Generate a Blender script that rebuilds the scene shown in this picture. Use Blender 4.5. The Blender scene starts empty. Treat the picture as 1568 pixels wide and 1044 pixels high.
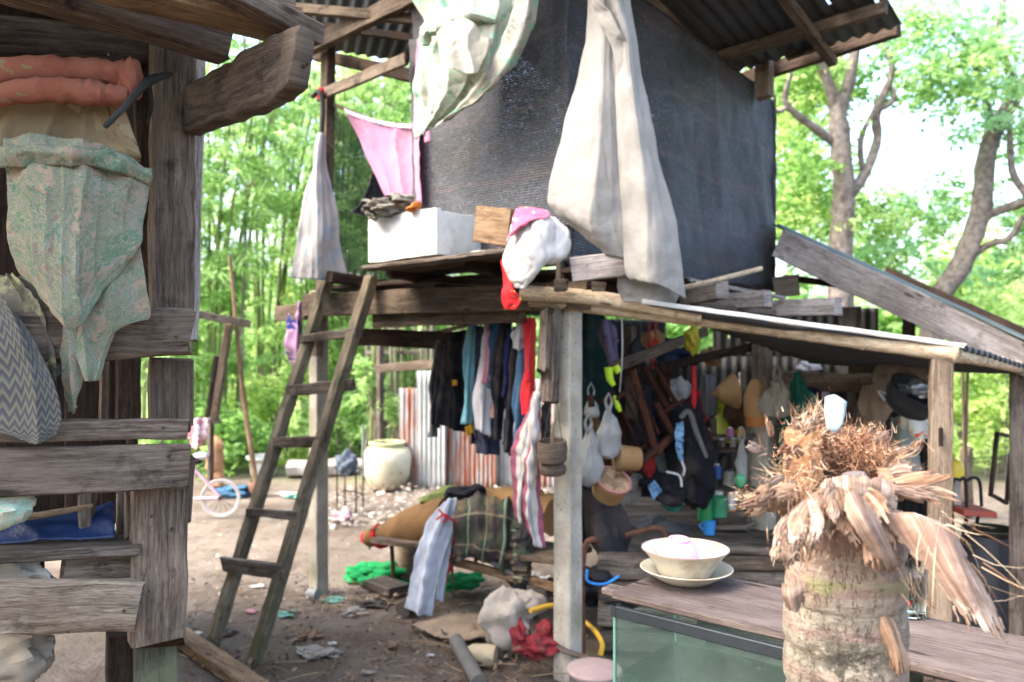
import bpy, bmesh, math, random
import numpy as np
from mathutils import Vector, Matrix, noise
R = math.radians
random.seed(7); rng = np.random.default_rng(7)
S = bpy.context.scene
COL = S.collection
# ---------------------------------------------------------------- camera, world, sun, exposure
FPX = 1265.0; EYE = 1.5
cam = bpy.data.cameras.new('camera'); co = bpy.data.objects.new('camera', cam); COL.objects.link(co)
co.location = (0, 0, EYE); co.rotation_euler = (R(90), 0, 0)
cam.sensor_width = 36; cam.lens = 36*FPX/1568; cam.clip_start = 0.05; cam.clip_end = 500
cam.dof.use_dof = True; cam.dof.focus_distance = 1.65; cam.dof.aperture_fstop = 4.0
S.camera = co
w = bpy.data.worlds.new('World'); S.world = w; w.use_nodes = True
nt = w.node_tree; bg = nt.nodes['Background']; sk = nt.nodes.new('ShaderNodeTexSky')
sk.sky_type = 'NISHITA'; sk.sun_disc = False; sk.sun_elevation = R(50); sk.sun_rotation = R(-108)
sk.air_density = 1.0; sk.dust_density = 5.0; sk.ozone_density = .6
nt.links.new(sk.outputs[0], bg.inputs[0]); bg.inputs[1].default_value = 0.15
sl = bpy.data.lights.new('sun', 'SUN'); so = bpy.data.objects.new('sun', sl); COL.objects.link(so)
sl.energy = 0.5; sl.angle = R(25); sl.color = (1, .98, .94)
az = R(-108); el = R(50)      # the sun stands to the left of the camera, high
sd = Vector((math.sin(az)*math.cos(el), math.cos(az)*math.cos(el), math.sin(el)))
so.rotation_euler = sd.to_track_quat('Z', 'Y').to_euler(); so.location = sd*50
S.view_settings.view_transform = 'Standard'; S.view_settings.look = 'None'
S.view_settings.exposure = 2.85; S.view_settings.gamma = 1; S.view_settings.use_curve_mapping = False
S.render.resolution_x = 1024; S.render.resolution_y = 682
S.cycles.max_bounces = 8; S.cycles.transparent_max_bounces = 24
# ---------------------------------------------------------------- coordinates
def W(px, py, Y): return Vector(((px-784)/FPX*Y, Y, EYE-(py-522)/FPX*Y))     # a point seen at (px, py), Y metres away
def G(px, py): return W(px, py, EYE*FPX/(py-522))                           # the ground point seen there
UA = Vector((.667, .745, 0)); VA = Vector((-.745, .667, 0)); Z = Vector((0, 0, 1))
def H(a, b, z): return Vector((.25, 3.7, z)) + UA*a + VA*b                    # axes of the stilt hut
def lin(h, k=1.0):
    v = [int(h[i:i+2], 16)/255 for i in (0, 2, 4)]
    return tuple([k*(x/12.92 if x <= .04045 else ((x+.055)/1.055)**2.4) for x in v] + [1])
def ns(p, s=1.0, o=0): return noise.noise(Vector((p[0]*s+o, p[1]*s-o, p[2]*s+.7*o)))
# ---------------------------------------------------------------- materials
class NT:
    def __init__(s, name):
        s.m = bpy.data.materials.new(name); s.m.use_nodes = True; s.t = s.m.node_tree; s.b = s.t.nodes['Principled BSDF']
        s.out = s.t.nodes['Material Output']
    def n(s, typ, ins=None, **kw):
        x = s.t.nodes.new('ShaderNode'+typ)
        for k, v in kw.items(): setattr(x, k, v)
        for k, v in (ins or {}).items(): s.set(x, k, v)
        return x
    def set(s, x, k, v):
        if isinstance(v, bpy.types.NodeSocket): s.t.links.new(v, x.inputs[k])
        else: x.inputs[k].default_value = v
    def uv(s, sx=1, sy=1, rot=0):
        c = s.n('TexCoord'); m = s.n('Mapping', {'Scale': (sx, sy, 1), 'Rotation': (0, 0, rot)}); s.set(m, 'Vector', c.outputs['UV']); return m.outputs[0]
    def obj(s, sc=1):
        c = s.n('TexCoord'); m = s.n('Mapping', {'Scale': sc if isinstance(sc, tuple) else (sc, sc, sc)}); s.set(m, 'Vector', c.outputs['Object']); return m.outputs[0]
    def noise(s, vec, scale, detail=4, rough=.55, dist=0):
        return s.n('TexNoise', {'Vector': vec, 'Scale': scale, 'Detail': detail, 'Roughness': rough, 'Distortion': dist}).outputs['Fac']
    def ramp(s, f, stops, interp='LINEAR'):
        r = s.n('ValToRGB'); r.color_ramp.interpolation = interp; e = r.color_ramp.elements
        while len(e) < len(stops): e.new(.5)
        for i, (p, c) in enumerate(stops): e[i].position = p; e[i].color = c if len(c) == 4 else (*c, 1)
        s.set(r, 'Fac', f); return r.outputs[0]
    def step(s, f, a, b): return s.n('MapRange', {'Value': f, 'From Min': a, 'From Max': b}).outputs[0]
    def mix(s, f, a, b, mode='MIX'):
        x = s.n('Mix', data_type='RGBA', blend_type=mode); s.set(x, 0, f); s.set(x, 6, a); s.set(x, 7, b); return x.outputs[2]
    def math(s, op, a, b=0.0):
        x = s.n('Math', operation=op); s.set(x, 0, a); s.set(x, 1, b); return x.outputs[0]
    def bump(s, h, d, strength=.6):
        x = s.n('Bump', {'Height': h, 'Distance': d, 'Strength': strength}); s.set(s.b, 'Normal', x.outputs[0]); return x
    def fin(s, col, rough=.85, spec=.3, metal=0):
        s.set(s.b, 'Base Color', col); s.set(s.b, 'Roughness', rough); s.set(s.b, 'Specular IOR Level', spec); s.set(s.b, 'Metallic', metal); return s.m
def wood(name, dark, mid, light, k=1.0, gy=55, bumpd=.0022, stain=None, moss=None, swap=False):
    t = NT(name); o = t.n('ObjectInfo')
    uv = t.uv(1, 1); add = t.n('VectorMath', operation='ADD'); t.set(add, 0, uv); t.set(add, 1, o.outputs['Random'])
    st = t.n('Mapping', {'Vector': add.outputs[0], 'Scale': (gy*2, 4, 1) if swap else (5, gy*2.3, 1)}).outputs[0]
    g = t.noise(st, 1.0, 8, .62, .25); g2 = t.noise(t.n('Mapping', {'Vector': add.outputs[0], 'Scale': (gy*6, 16, 1) if swap else (30, gy*7.5, 1)}).outputs[0], 1, 5, .7)
    big = t.noise(add.outputs[0], 4.5, 5, .6)
    c = t.ramp(g, [(.28, lin(dark, k)), (.5, lin(mid, k)), (.74, lin(light, k))])
    c = t.mix(t.step(g2, .56, .40), c, (.55, .52, .5, 1), 'MULTIPLY'); vk = t.n('TexVoronoi', {'Vector': t.n('Mapping', {'Vector': add.outputs[0], 'Scale': (3.5, 11, 1)}).outputs[0], 'Scale': 1}).outputs['Distance']; c = t.mix(t.math('MULTIPLY', t.step(vk, .13, .07), .8), c, lin('2b2018', k))
    blot = t.noise(t.n('Mapping', {'Vector': add.outputs[0], 'Scale': (3, 11, 1)}).outputs[0], 1, 6, .65); c = t.mix(t.math('MULTIPLY', t.step(blot, .5, .7), .6), c, lin(light, k*1.15)); c = t.mix(t.math('MULTIPLY', t.step(blot, .48, .3), .6), c, lin(dark, k)); hv_ = t.n('HueSaturation', {'Value': t.n('MapRange', {'Value': o.outputs['Random'], 'To Min': .75, 'To Max': 1.25}).outputs[0], 'Color': c}); c = hv_.outputs[0]
    c = t.mix(t.step(t.noise(add.outputs[0], 9, 6, .7), .56, .72), c, lin(dark, k*.55))
    crack = t.n('TexNoise', {'Vector': t.n('Mapping', {'Vector': add.outputs[0], 'Scale': (gy*.5, 1.6, 1) if swap else (1.7, gy*.5, 1)}).outputs[0], 'Scale': 1, 'Detail': 3, 'Roughness': .5}).outputs['Fac']
    cr = t.step(t.math('ABSOLUTE', t.math('SUBTRACT', crack, .5)), .006, 0.0); cr = t.math('MULTIPLY', cr, t.step(big, .45, .6))
    c = t.mix(t.math('MULTIPLY', cr, .6), c, lin('2a2019', k))
    if stain: c = t.mix(t.step(t.noise(add.outputs[0], 16, 6, .7), stain[1], stain[1]+.04), c, lin(stain[0], 1))
    if moss: c = t.mix(t.step(big, .5, .62), c, lin(moss, 1))
    b = t.math('ADD', t.math('ADD', g, t.math('MULTIPLY', g2, 1.1)), t.math('MULTIPLY', cr, -1.3))
    t.bump(b, bumpd, .9); return t.fin(c, .88, .2)
def cloth_m(name, base, k=1.0, var=.25, col2=None, weave=900, rough=.95, trans=0.0):
    t = NT(name); uv = t.uv()
    n1 = t.noise(uv, 7, 5, .6); c = t.mix(t.step(n1, .3, .7), lin(base, k*(1-var)), lin(base, k*(1+var*.4)))
    if col2: c = t.mix(t.step(t.noise(uv, 13, 6, .65), .52, .6), c, lin(col2, k))
    c = t.mix(t.math('MULTIPLY', t.step(t.noise(uv, 3.3, 6, .7), .5, .68), .35), c, lin('6e6252', k*.8)); c = t.mix(t.math('MULTIPLY', t.step(t.noise(uv, 21, 5, .7), .62, .7), .3), c, lin('554a3e', k*.8))
    wv = t.noise(t.uv(weave, weave*.6), 1, 2); wr = t.noise(uv, 26, 5, .6)
    t.bump(t.math('ADD', t.math('MULTIPLY', wv, .08), wr), .006, .5)
    t.fin(c, rough, .15)
    if trans: trans_mix(t, c, trans)
    return t.m
def trans_mix(t, c, f):
    tr = t.n('BsdfTranslucent'); t.set(tr, 'Color', c); mx = t.n('MixShader', {0: f}); t.set(mx, 1, t.b.outputs[0]); t.set(mx, 2, tr.outputs[0])
    t.t.links.new(mx.outputs[0], t.out.inputs[0])
def flower_m(name, base, cols, scale=14, k=1.0, line=None, trans=0):
    """printed cotton: patches of several colours with pale outlines"""
    t = NT(name); uv = t.uv(); wn = t.n('TexNoise', {'Vector': uv, 'Scale': scale*.8, 'Detail': 3}).outputs['Color']
    wv = t.n('Mix', data_type='RGBA', blend_type='LINEAR_LIGHT'); t.set(wv, 0, .12); t.set(wv, 6, uv); t.set(wv, 7, wn); wv = wv.outputs[2]
    c = lin(base, k); c = t.mix(t.step(t.noise(uv, 5, 5), .3, .7), lin(base, k*.8), lin(base, k*1.1))
    for i, (h, th, sc) in enumerate(cols):
        mp = t.n('Mapping', {'Vector': wv, 'Location': (3.1*i, 1.7*i, 0)}).outputs[0]
        c = t.mix(t.step(t.noise(mp, sc, 3, .5, 1.2), th, th+.025), c, lin(h, k))
    if line:
        v = t.n('TexVoronoi', {'Vector': wv, 'Scale': scale*2.2}, feature='DISTANCE_TO_EDGE').outputs['Distance']
        c = t.mix(t.math('MULTIPLY', t.step(v, .06, .02), .7), c, lin(line, k))
    t.bump(t.noise(uv, 22, 5, .6), .006, .5); t.fin(c, .93, .15)
    if trans: trans_mix(t, c, trans)
    return t.m
def plain(name, base, k=1.0, rough=.6, spec=.4, var=.2, sc=12, bump=.001, metal=0, dirt=None):
    t = NT(name); o = t.obj(); n1 = t.noise(o, sc, 5, .6)
    c = t.mix(t.step(n1, .3, .7), lin(base, k*(1-var)), lin(base, k*(1+var*.5)))
    if dirt: c = t.mix(t.math('MULTIPLY', t.step(t.noise(o, sc*.6, 6, .7), .5, .68), dirt[1]), c, lin(dirt[0], 1))
    t.bump(t.noise(o, sc*5, 4, .6), bump, .6); return t.fin(c, rough, spec, metal)
def wave(t, v, per, th=.5, ph=0.0, soft=.04):
    f = t.math('FRACT', t.math('ADD', t.math('DIVIDE', v, per), ph)); return t.step(f, th+soft, th-soft)
M = {}
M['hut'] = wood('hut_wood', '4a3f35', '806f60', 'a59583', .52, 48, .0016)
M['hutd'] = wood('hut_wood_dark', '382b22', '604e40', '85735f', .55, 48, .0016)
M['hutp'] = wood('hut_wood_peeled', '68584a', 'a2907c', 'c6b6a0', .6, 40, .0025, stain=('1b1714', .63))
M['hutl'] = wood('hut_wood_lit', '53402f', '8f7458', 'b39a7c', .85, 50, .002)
M['grey'] = wood('grey_board', '3a322a', '6f645a', '9b9084', .75, 55)
M['ladder'] = wood('ladder_wood', '453b2e', '7a6f5b', 'a59a82', .95, 60, .0015, moss='4a4a34')
M['mossy'] = wood('mossy_wood', '2f3226', '5c5a4c', '7c7a68', .6, 50, moss='585c48')
M['pole'] = wood('pale_wood', '66584a', '94826f', 'b5a48f', .62, 60)
M['pink'] = wood('pinkish_plank', '766c66', 'a49b94', 'c4bcb4', .85, 60, .0008)
M['beam'] = wood('beam_wood', '3f352c', '706152', '94836f', .6, 40, .0016)
M['dark'] = wood('dark_wood', '251b15', '40312a', '5c4a3c', .6, 45)
M['bam'] = wood('bamboo_cane', 'a08c72', 'c4b195', 'ddceb4', .85, 22, .0003)
M['table'] = wood('table_board', '5e504b', '85766f', '9c8e87', .6, 70, .0005)
def concrete():
    t = NT('concrete'); o = t.obj(); c = t.mix(t.step(t.noise(o, 6, 6, .65), .3, .7), lin('8d877a', .9), lin('b7b0a2', .95))
    c = t.mix(t.step(t.noise(t.obj((3, 3, 1.2)), 2.2, 5, .6), .5, .7), c, lin('8f8c70', .8)); c = t.mix(t.step(t.noise(o, 70, 3), .63, .7), c, lin('5c564c'))
    t.bump(t.noise(o, 60, 5, .7), .002, .5); return t.fin(c, .9, .2)
M['conc'] = concrete()
def net_m():
    t = NT('shade_net'); uv = t.uv(); sep = t.n('SeparateXYZ', {0: uv}); u, v = sep.outputs[0], sep.outputs[1]
    big = t.noise(uv, 3, 4, .6); fine = t.noise(t.uv(90, 45), 1, 5, .8); sp = t.noise(t.uv(26, 120), 1, 4, .75)
    c = t.mix(t.step(fine, .40, .72), lin('1c1e22'), lin('62656e', .8)); c = t.mix(t.step(big, .42, .7), c, lin('232628'))
    c = t.mix(t.math('MULTIPLY', t.step(t.noise(t.uv(2.0, 9), 1, 4), .5, .7), .5), c, lin('4a3c3a'))
    band = wave(t, t.math('ADD', v, t.math('MULTIPLY', t.noise(t.uv(2.2, 1), 1, 3), .16)), .31, .07, 0, .045)
    c = t.mix(t.math('MULTIPLY', t.math('MULTIPLY', band, t.step(t.noise(uv, 5, 3), .3, .6)), .4), c, lin('5f4a4a')); c = t.mix(t.step(t.noise(t.uv(150, 150), 1, 2), .68, .74), c, lin('b5b8c0'))  # the pale specks put the net's sparkle into its colour
    wv = t.math('SINE', t.math('MULTIPLY', v, 520)); t.bump(t.math('ADD', t.math('ADD', t.math('MULTIPLY', wv, .3), sp), t.math('MULTIPLY', t.noise(uv, 9, 4), 5)), .004, .9)
    t.fin(c, .6, .45)
    hole = t.math('MULTIPLY', t.step(t.noise(t.uv(170, 240), 1, 3, .7), .57, .62), .9)
    tr = t.n('BsdfTransparent'); mx = t.n('MixShader', {0: hole}); t.set(mx, 1, t.b.outputs[0]); t.set(mx, 2, tr.outputs[0]); t.t.links.new(mx.outputs[0], t.out.inputs[0])
    return t.m
M['net'] = net_m()
def screen_m():
    t = NT('net_screen'); sep = t.n('SeparateXYZ', {0: t.uv()}); u, v = sep.outputs[0], sep.outputs[1]
    g = t.math('MAXIMUM', wave(t, u, .012, .45, 0, .08), wave(t, v, .012, .45, 0, .08)); g = t.math('MAXIMUM', g, t.step(t.noise(t.uv(), 5, 3), .5, .75))
    t.fin(lin('25332d'), .8); tr = t.n('BsdfTransparent'); mx = t.n('MixShader'); t.set(mx, 0, g); t.set(mx, 1, tr.outputs[0]); t.set(mx, 2, t.b.outputs[0]); t.t.links.new(mx.outputs[0], t.out.inputs[0])
    return t.m
M['screen'] = screen_m()
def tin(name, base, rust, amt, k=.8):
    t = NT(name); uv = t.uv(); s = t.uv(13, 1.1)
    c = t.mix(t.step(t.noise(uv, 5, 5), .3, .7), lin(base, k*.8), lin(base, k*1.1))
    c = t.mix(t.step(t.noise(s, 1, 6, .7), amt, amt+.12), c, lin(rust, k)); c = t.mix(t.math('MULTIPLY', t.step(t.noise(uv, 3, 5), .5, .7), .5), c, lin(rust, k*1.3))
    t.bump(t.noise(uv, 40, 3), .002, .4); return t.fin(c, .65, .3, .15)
M['tin'] = tin('rusty_tin', 'a9a9a8', '96573a', .44, .85)
M['roof'] = tin('roof_tin', '55595d', '55402f', .57, .6)
M['soot_and_shade'] = tin('shade_toned_tin', '45474a', '4a3628', .57, .1)  # near-black: the kitchen's deep shade put into the wall tin's colour
M['tinlight'] = tin('pale_tin', 'b4b8b6', '8f8478', .62, .85)
M['tingreen'] = tin('green_tin', '5a6b66', '66705c', .6, .7)
def leaf_m(name, a, b, k=1.0, tr=.55):
    t = NT(name); g = t.n('NewGeometry'); c = t.ramp(g.outputs['Random Per Island'], [(0, lin(a, k)), (1, lin(b, k))])
    t.fin(c, .55, .35); trans_mix(t, c, tr); return t.m
M['lf_dark'] = leaf_m('leaf_dark', '5f8a48', '9cc46c', 1.0, .68)
M['lf_mid'] = leaf_m('leaf_mid', '4d7a2e', 'c4de9a', 1.2, .7)
M['lf_yel'] = leaf_m('leaf_yellow_green', '759a35', 'e2eeac', 1.2, .72)
M['lf_cool'] = leaf_m('leaf_cool_green', '7faa7c', 'bcdcae', 1.15, .7)  # all these leaf tones are paled, standing in for haze
M['bark'] = plain('tree_bark', '8a8179', .72, .9, .15, .6, 16, .02, dirt=('4a4038', .6))
M['culm'] = plain('bamboo_culm', '66783f', .9, .6, .3, .4, 5, .001)
M['culmg'] = plain('grey_bamboo', '7d7a64', .8, .7, .3, .4, 5, .001)
M['white'] = cloth_m('off_white_cloth', 'b0ada6', .62, .2)
M['foam'] = plain('polystyrene', 'e6e4dc', .92, .8, .2, .08, 22, .006, dirt=('8d8672', .3))
M['bagw'] = cloth_m('white_plastic_bag', 'b5b7b4', .8, .2, weave=40, rough=.35, trans=.35)
M['black'] = plain('black_stuff', '17171b', 1, .7, .3, .3, 20)
M['rope'] = plain('dark_rope', '23241f', 1, .8); M['metal'] = plain('dark_metal', '423f3c', .8, .4, .5, .3, 15, .0005, .6)
M['pipe'] = plain('grey_pipe', '8c8f8b', .8, .5); M['rust'] = plain('rusty_pipe', '6b4a3a', .8, .8, .2, .5, 30)
# ---------------------------------------------------------------- mesh builder
class MB:
    def __init__(s): s.v = []; s.f = []; s.u = []
    def add(s, vs, fs, us):
        o = len(s.v); s.v += [tuple(x) for x in vs]
        for f, u in zip(fs, us): s.f.append([i+o for i in f]); s.u.append(u)
        return s
    def beam(s, p0, p1, w, h, up=Z, seg=None, jit=.004, bev=.0035, end=.006, taper=1.0, bow=0.0):
        """a sawn timber: rings of eight points, wobbling a little, uv in metres along the grain"""
        p0 = Vector(p0); p1 = Vector(p1); d = (p1-p0); L = d.length; d.normalize()
        if abs(d.dot(up)) > .97: up = VA if abs(d.z) > .9 else Z
        sd = d.cross(up).normalized(); n = sd.cross(d).normalized(); seg = seg or max(2, int(L/.05)); o = random.uniform(0, 90)
        bev = min(bev, w*.3, h*.3); prof = []
        for sx, sy in ((1, 1), (-1, 1), (-1, -1), (1, -1)):
            a = (sx*(w/2-bev), sy*h/2); b = (sx*w/2, sy*(h/2-bev)); prof += [b, a] if (sx*sy > 0) else [a, b]
        per = [0]
        for i in range(8):
            q = prof[(i+1) % 8]; per.append(per[-1]+math.hypot(q[0]-prof[i][0], q[1]-prof[i][1]))
        vs = []; fs = []; us = []
        for k in range(seg+1):
            t = k/seg; sc = 1+(taper-1)*t; c = p0+d*(L*t)+n*(bow*4*t*(1-t))
            for i, (x, y) in enumerate(prof):
                e = 0
                if k in (0, seg): e = random.uniform(-end, end)
                q = c+sd*x*sc+n*y*sc+d*e; q += Vector((ns(q, 9, o), ns(q, 9, o+5), ns(q, 9, o+9)))*jit*.65; q += Vector((ns(q, 46, o), ns(q, 46, o+5), ns(q, 46, o+9)))*jit*.55; vs.append(q)
        for k in range(seg):
            for i in range(8):
                j = (i+1) % 8; fs.append([k*8+i, k*8+j, (k+1)*8+j, (k+1)*8+i]); a, b = L*k/seg+o, L*(k+1)/seg+o
                us.append([(a, per[i]+o), (a, per[i+1]+o), (b, per[i+1]+o), (b, per[i]+o)])
        for k, rv in ((0, 1), (seg, 0)):
            r = [k*8+i for i in range(8)]; uu = [(prof[i][0]*.5+o, prof[i][1]+o) for i in range(8)]
            if rv: r = r[::-1]; uu = uu[::-1]
            fs.append(r); us.append(uu)
        return s.add(vs, fs, us)
    def tube(s, pts, rad, n=8, sub=4, cap=True, jit=0, uv0=0):
        P = smooth([Vector(p) for p in pts], sub) if sub > 1 and len(pts) > 2 else [Vector(p) for p in pts]
        m = len(P); rr = [rad]*len(pts) if not hasattr(rad, '__len__') else list(rad); rs = []
        for i in range(m):
            t = i/(m-1)*(len(rr)-1); a = int(min(t, len(rr)-2)) if len(rr) > 1 else 0; f = t-a; rs.append(rr[a]*(1-f)+rr[min(a+1, len(rr)-1)]*f)
        vs = []; fs = []; us = []; pn = None; L = uv0; ls = []
        for i in range(m):
            d = (P[min(i+1, m-1)]-P[max(i-1, 0)]).normalized()
            if pn is None: pn = d.orthogonal().normalized()
            pn = (pn-d*pn.dot(d)).normalized(); b = d.cross(pn)
            if i: L += (P[i]-P[i-1]).length
            ls.append(L)
            for j in range(n):
                a = 2*math.pi*j/n; r = rs[i]
                q = P[i]+(pn*math.cos(a)+b*math.sin(a))*r
                if jit: q += (q-P[i])*jit*ns(q, 1.2/max(r, .01))*2
                vs.append(q)
        for i in range(m-1):
            for j in range(n):
                k = (j+1) % n; c0, c1 = j/n*6.28*rs[i], (j+1)/n*6.28*rs[i]
                fs.append([i*n+j, i*n+k, (i+1)*n+k, (i+1)*n+j]); us.append([(ls[i], c0), (ls[i], c1), (ls[i+1], c1), (ls[i+1], c0)])
        if cap:
            fs.append(list(range(n))[::-1]); us.append([(0, 0)]*n); fs.append([(m-1)*n+j for j in range(n)]); us.append([(0, 0)]*n)
        return s.add(vs, fs, us)
    def lathe(s, prof, c, ax=Z, n=28, lump=0, sq=1.0):
        ax = Vector(ax).normalized(); e1 = (Vector((1, 0, 0)) if abs(ax.x) < .8 else Z); e1 = (e1-ax*e1.dot(ax)).normalized(); e2 = ax.cross(e1); c = Vector(c)
        vs = []; fs = []; us = []
        for i, (r, z) in enumerate(prof):
            for j in range(n):
                a = 2*math.pi*j/n; q = c+ax*z+(e1*math.cos(a)+e2*math.sin(a)*sq)*max(r, .0003)
                if lump: q += (q-c-ax*z).normalized()*lump*ns(q, 9)
                vs.append(q)
        for i in range(len(prof)-1):
            for j in range(n):
                k = (j+1) % n; fs.append([i*n+j, i*n+k, (i+1)*n+k, (i+1)*n+j])
                z0, z1 = prof[i][1], prof[i+1][1]; a0, a1 = j/n*2*math.pi*prof[i][0], (j+1)/n*2*math.pi*prof[i][0]
                us.append([(a0, z0), (a1, z0), (a1, z1), (a0, z1)])
        return s.add(vs, fs, us)
    def blob(s, c, r, n=18, m=12, lump=.25, fs_=6.0, rot=0, seed=0, fold=0):
        n = int(n*1.7) if lump > .2 else n; m = int(m*1.7) if lump > .2 else m; c = Vector(c); vs = []; fs = []; us = []; cr, sr = math.cos(rot), math.sin(rot)
        for i in range(m+1):
            th = math.pi*i/m
            for j in range(n):
                ph = 2*math.pi*j/n; d = Vector((math.sin(th)*math.cos(ph), math.sin(th)*math.sin(ph), math.cos(th)))
                k = 1+lump*noise.noise(d*1.6+Vector((seed, 0, seed)))*1.6+fold*math.sin(ph*fs_+3*noise.noise(d*2+Vector((seed, 1, 1))))*math.sin(th)
                cn = abs(noise.noise(d*3.1+Vector((seed+9, 2, seed)))); k += (.16*lump/.4)*max(0, 1-cn*3.2)**2-.10*lump*max(0, 1-abs(noise.noise(d*5.5+Vector((3, seed, 7))))*3.5); q = Vector((d.x*r[0], d.y*r[1], d.z*r[2]))*k; vs.append(c+Vector((q.x*cr-q.z*sr, q.y, q.x*sr+q.z*cr)))
        for i in range(m):
            for j in range(n):
                k = (j+1) % n; fs.append([i*n+j, (i+1)*n+j, (i+1)*n+k, i*n+k]); R_ = max(r)
                us.append([(j/n*R_*4, i/m*R_*3), (j/n*R_*4, (i+1)/m*R_*3), ((j+1)/n*R_*4, (i+1)/m*R_*3), ((j+1)/n*R_*4, i/m*R_*3)])
        return s.add(vs, fs, us)
    def patch(s, rows, nu=24, nv=30, fine=1.35, folds=(), wr=.004, wf=18, ramp=None, seed=0, keep=None, ragged=0):
        """cloth or sheet: a smooth surface through a grid of points (rows run downwards), with folds; uv in metres"""
        nu, nv = int(nu*fine), int(nv*fine)
        G_ = [[Vector(p) if isinstance(p, Vector) else W(*p) for p in r] for r in rows]
        A = [smooth(r, None, nu) for r in G_]; B = [smooth([A[i][j] for i in range(len(A))], None, nv) for j in range(nu+1)]
        wid = max((A[i][-1]-A[i][0]).length for i in range(len(A))); hgt = (B[nu//2][-1]-B[nu//2][0]).length; vs = []; fs = []; us = []
        for i in range(nv+1):
            for j in range(nu+1):
                p = B[j][i]; a = B[min(j+1, nu)][i]-B[max(j-1, 0)][i]; b = B[j][min(i+1, nv)]-B[j][max(i-1, 0)]; n = a.cross(b)
                n = n.normalized() if n.length > 1e-9 else Vector((0, -1, 0)); u, v = j/nu, i/nv; dsp = 0
                rm = ramp(v) if ramp else 1
                for am, fr, ph in folds: dsp += am*rm*(2.1*abs(math.sin(math.pi*(fr*u+ph+.3*noise.noise(Vector((u*2, v*1.6, seed+fr))))))**.62-1.25)
                dsp += wr*noise.noise(Vector((p.x*wf+seed, p.y*wf, p.z*wf)))*.8
                q3 = Vector((p.x*wf*1.7+seed, p.y*wf*1.7, p.z*wf*.75+p.x*wf*.6)); dsp += wr*.22*((1-abs(noise.noise(q3))*2.2)**3 if abs(noise.noise(q3)) < .45 else 0)
                q3 = Vector((p.x*wf*2.9-seed, p.y*wf*2, p.z*wf*2.4-p.x*wf)); dsp += wr*.10*((1-abs(noise.noise(q3))*2.2)**2 if abs(noise.noise(q3)) < .45 else 0)
                q = p+n*dsp
                if ragged and i == nv: q += (B[j][nv]-B[j][nv-1])*random.uniform(-1, 1)*ragged
                vs.append(q)
        for i in range(nv):
            for j in range(nu):
                if keep and not keep(j/nu, i/nv): continue
                fs.append([i*(nu+1)+j, (i+1)*(nu+1)+j, (i+1)*(nu+1)+j+1, i*(nu+1)+j+1]); x0, x1, y0, y1 = j/nu*wid, (j+1)/nu*wid, -i/nv*hgt, -(i+1)/nv*hgt
                us.append([(x0, y0), (x0, y1), (x1, y1), (x1, y0)])
        return s.add(vs, fs, us)
    def corr(s, c00, c10, c01, c11, waves, amp=.009, nv=10, holes=(), sag=0.0, jig=0):
        """corrugated sheet: waves run along c00->c01"""
        c00, c10, c01, c11 = map(Vector, (c00, c10, c01, c11)); nu = waves*6; n = (c10-c00).cross(c01-c00).normalized(); vs = []; fs = []; us = []
        w_ = (c10-c00).length; l_ = (c01-c00).length
        for i in range(nv+1):
            for j in range(nu+1):
                u, v = j/nu, i/nv; p = (c00*(1-u)+c10*u)*(1-v)+(c01*(1-u)+c11*u)*v
                vs.append(p+n*(amp*math.sin(2*math.pi*waves*u)+.006*ns(p, 3))-Z*sag*4*v*(1-v))
        for i in range(nv):
            for j in range(nu):
                if (j, i) in holes: continue
                fs.append([i*(nu+1)+j, (i+1)*(nu+1)+j, (i+1)*(nu+1)+j+1, i*(nu+1)+j+1])
                us.append([(j/nu*w_, i/nv*l_), (j/nu*w_, (i+1)/nv*l_), ((j+1)/nu*w_, (i+1)/nv*l_), ((j+1)/nu*w_, i/nv*l_)])
        return s.add(vs, fs, us)
def smooth(P, sub=None, n=None):
    P = [Vector(p) for p in P]; m = len(P)-1; n = n or m*sub; out = []
    if m == 1: return [P[0].lerp(P[1], i/n) for i in range(n+1)]
    for i in range(n+1):
        t = i/n*m; k = min(int(t), m-1); f = t-k; a = P[k-1] if k else P[0]*2-P[1]; b, c = P[k], P[k+1]; d = P[k+2] if k+2 <= m else P[m]*2-P[m-1]
        out.append(.5*((2*b)+(c-a)*f+(2*a-5*b+4*c-d)*f*f+(3*b-a-3*c+d)*f**3))
    return out
def mesh_obj(name, mb, mat, flat=False, solid=0):
    me = bpy.data.meshes.new(name); me.from_pydata(mb.v, [], mb.f); uv = me.uv_layers.new(name='UVMap')
    uv.data.foreach_set('uv', [c for f in mb.u for q in f for c in q]); me.materials.append(M[mat] if isinstance(mat, str) else mat)
    me.polygons.foreach_set('use_smooth', [not flat]*len(me.polygons)); me.update(); me.set_sharp_from_angle(angle=R(179 if solid > .0025 else 40)); o = bpy.data.objects.new(name, me); COL.objects.link(o)
    if solid:
        md = o.modifiers.new('thickness', 'SOLIDIFY'); md.thickness = solid; md.offset = 0
    return o
def tag(o, label=None, cat=None, group=None, kind=None):
    for k, v in (('label', label), ('category', cat), ('group', group), ('kind', kind)):
        if v: o[k] = v
    return o
def single(name, mb, mat, label, cat, group=None, kind=None, flat=False, solid=0):
    """a thing made of one mesh; its origin goes to the middle of its base"""
    a = np.array(mb.v); c = Vector(((a[:, 0].min()+a[:, 0].max())/2, (a[:, 1].min()+a[:, 1].max())/2, a[:, 2].min()))
    mb.v = [tuple(x) for x in (a-np.array(c))]; o = mesh_obj(name, mb, mat, flat, solid); o.location = c
    return tag(o, label, cat, group, kind)
def thing(name, label, cat, loc, group=None):
    o = bpy.data.objects.new(name, None); COL.objects.link(o); o.location = loc; o.empty_display_size = .1; return tag(o, label, cat, group)
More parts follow.
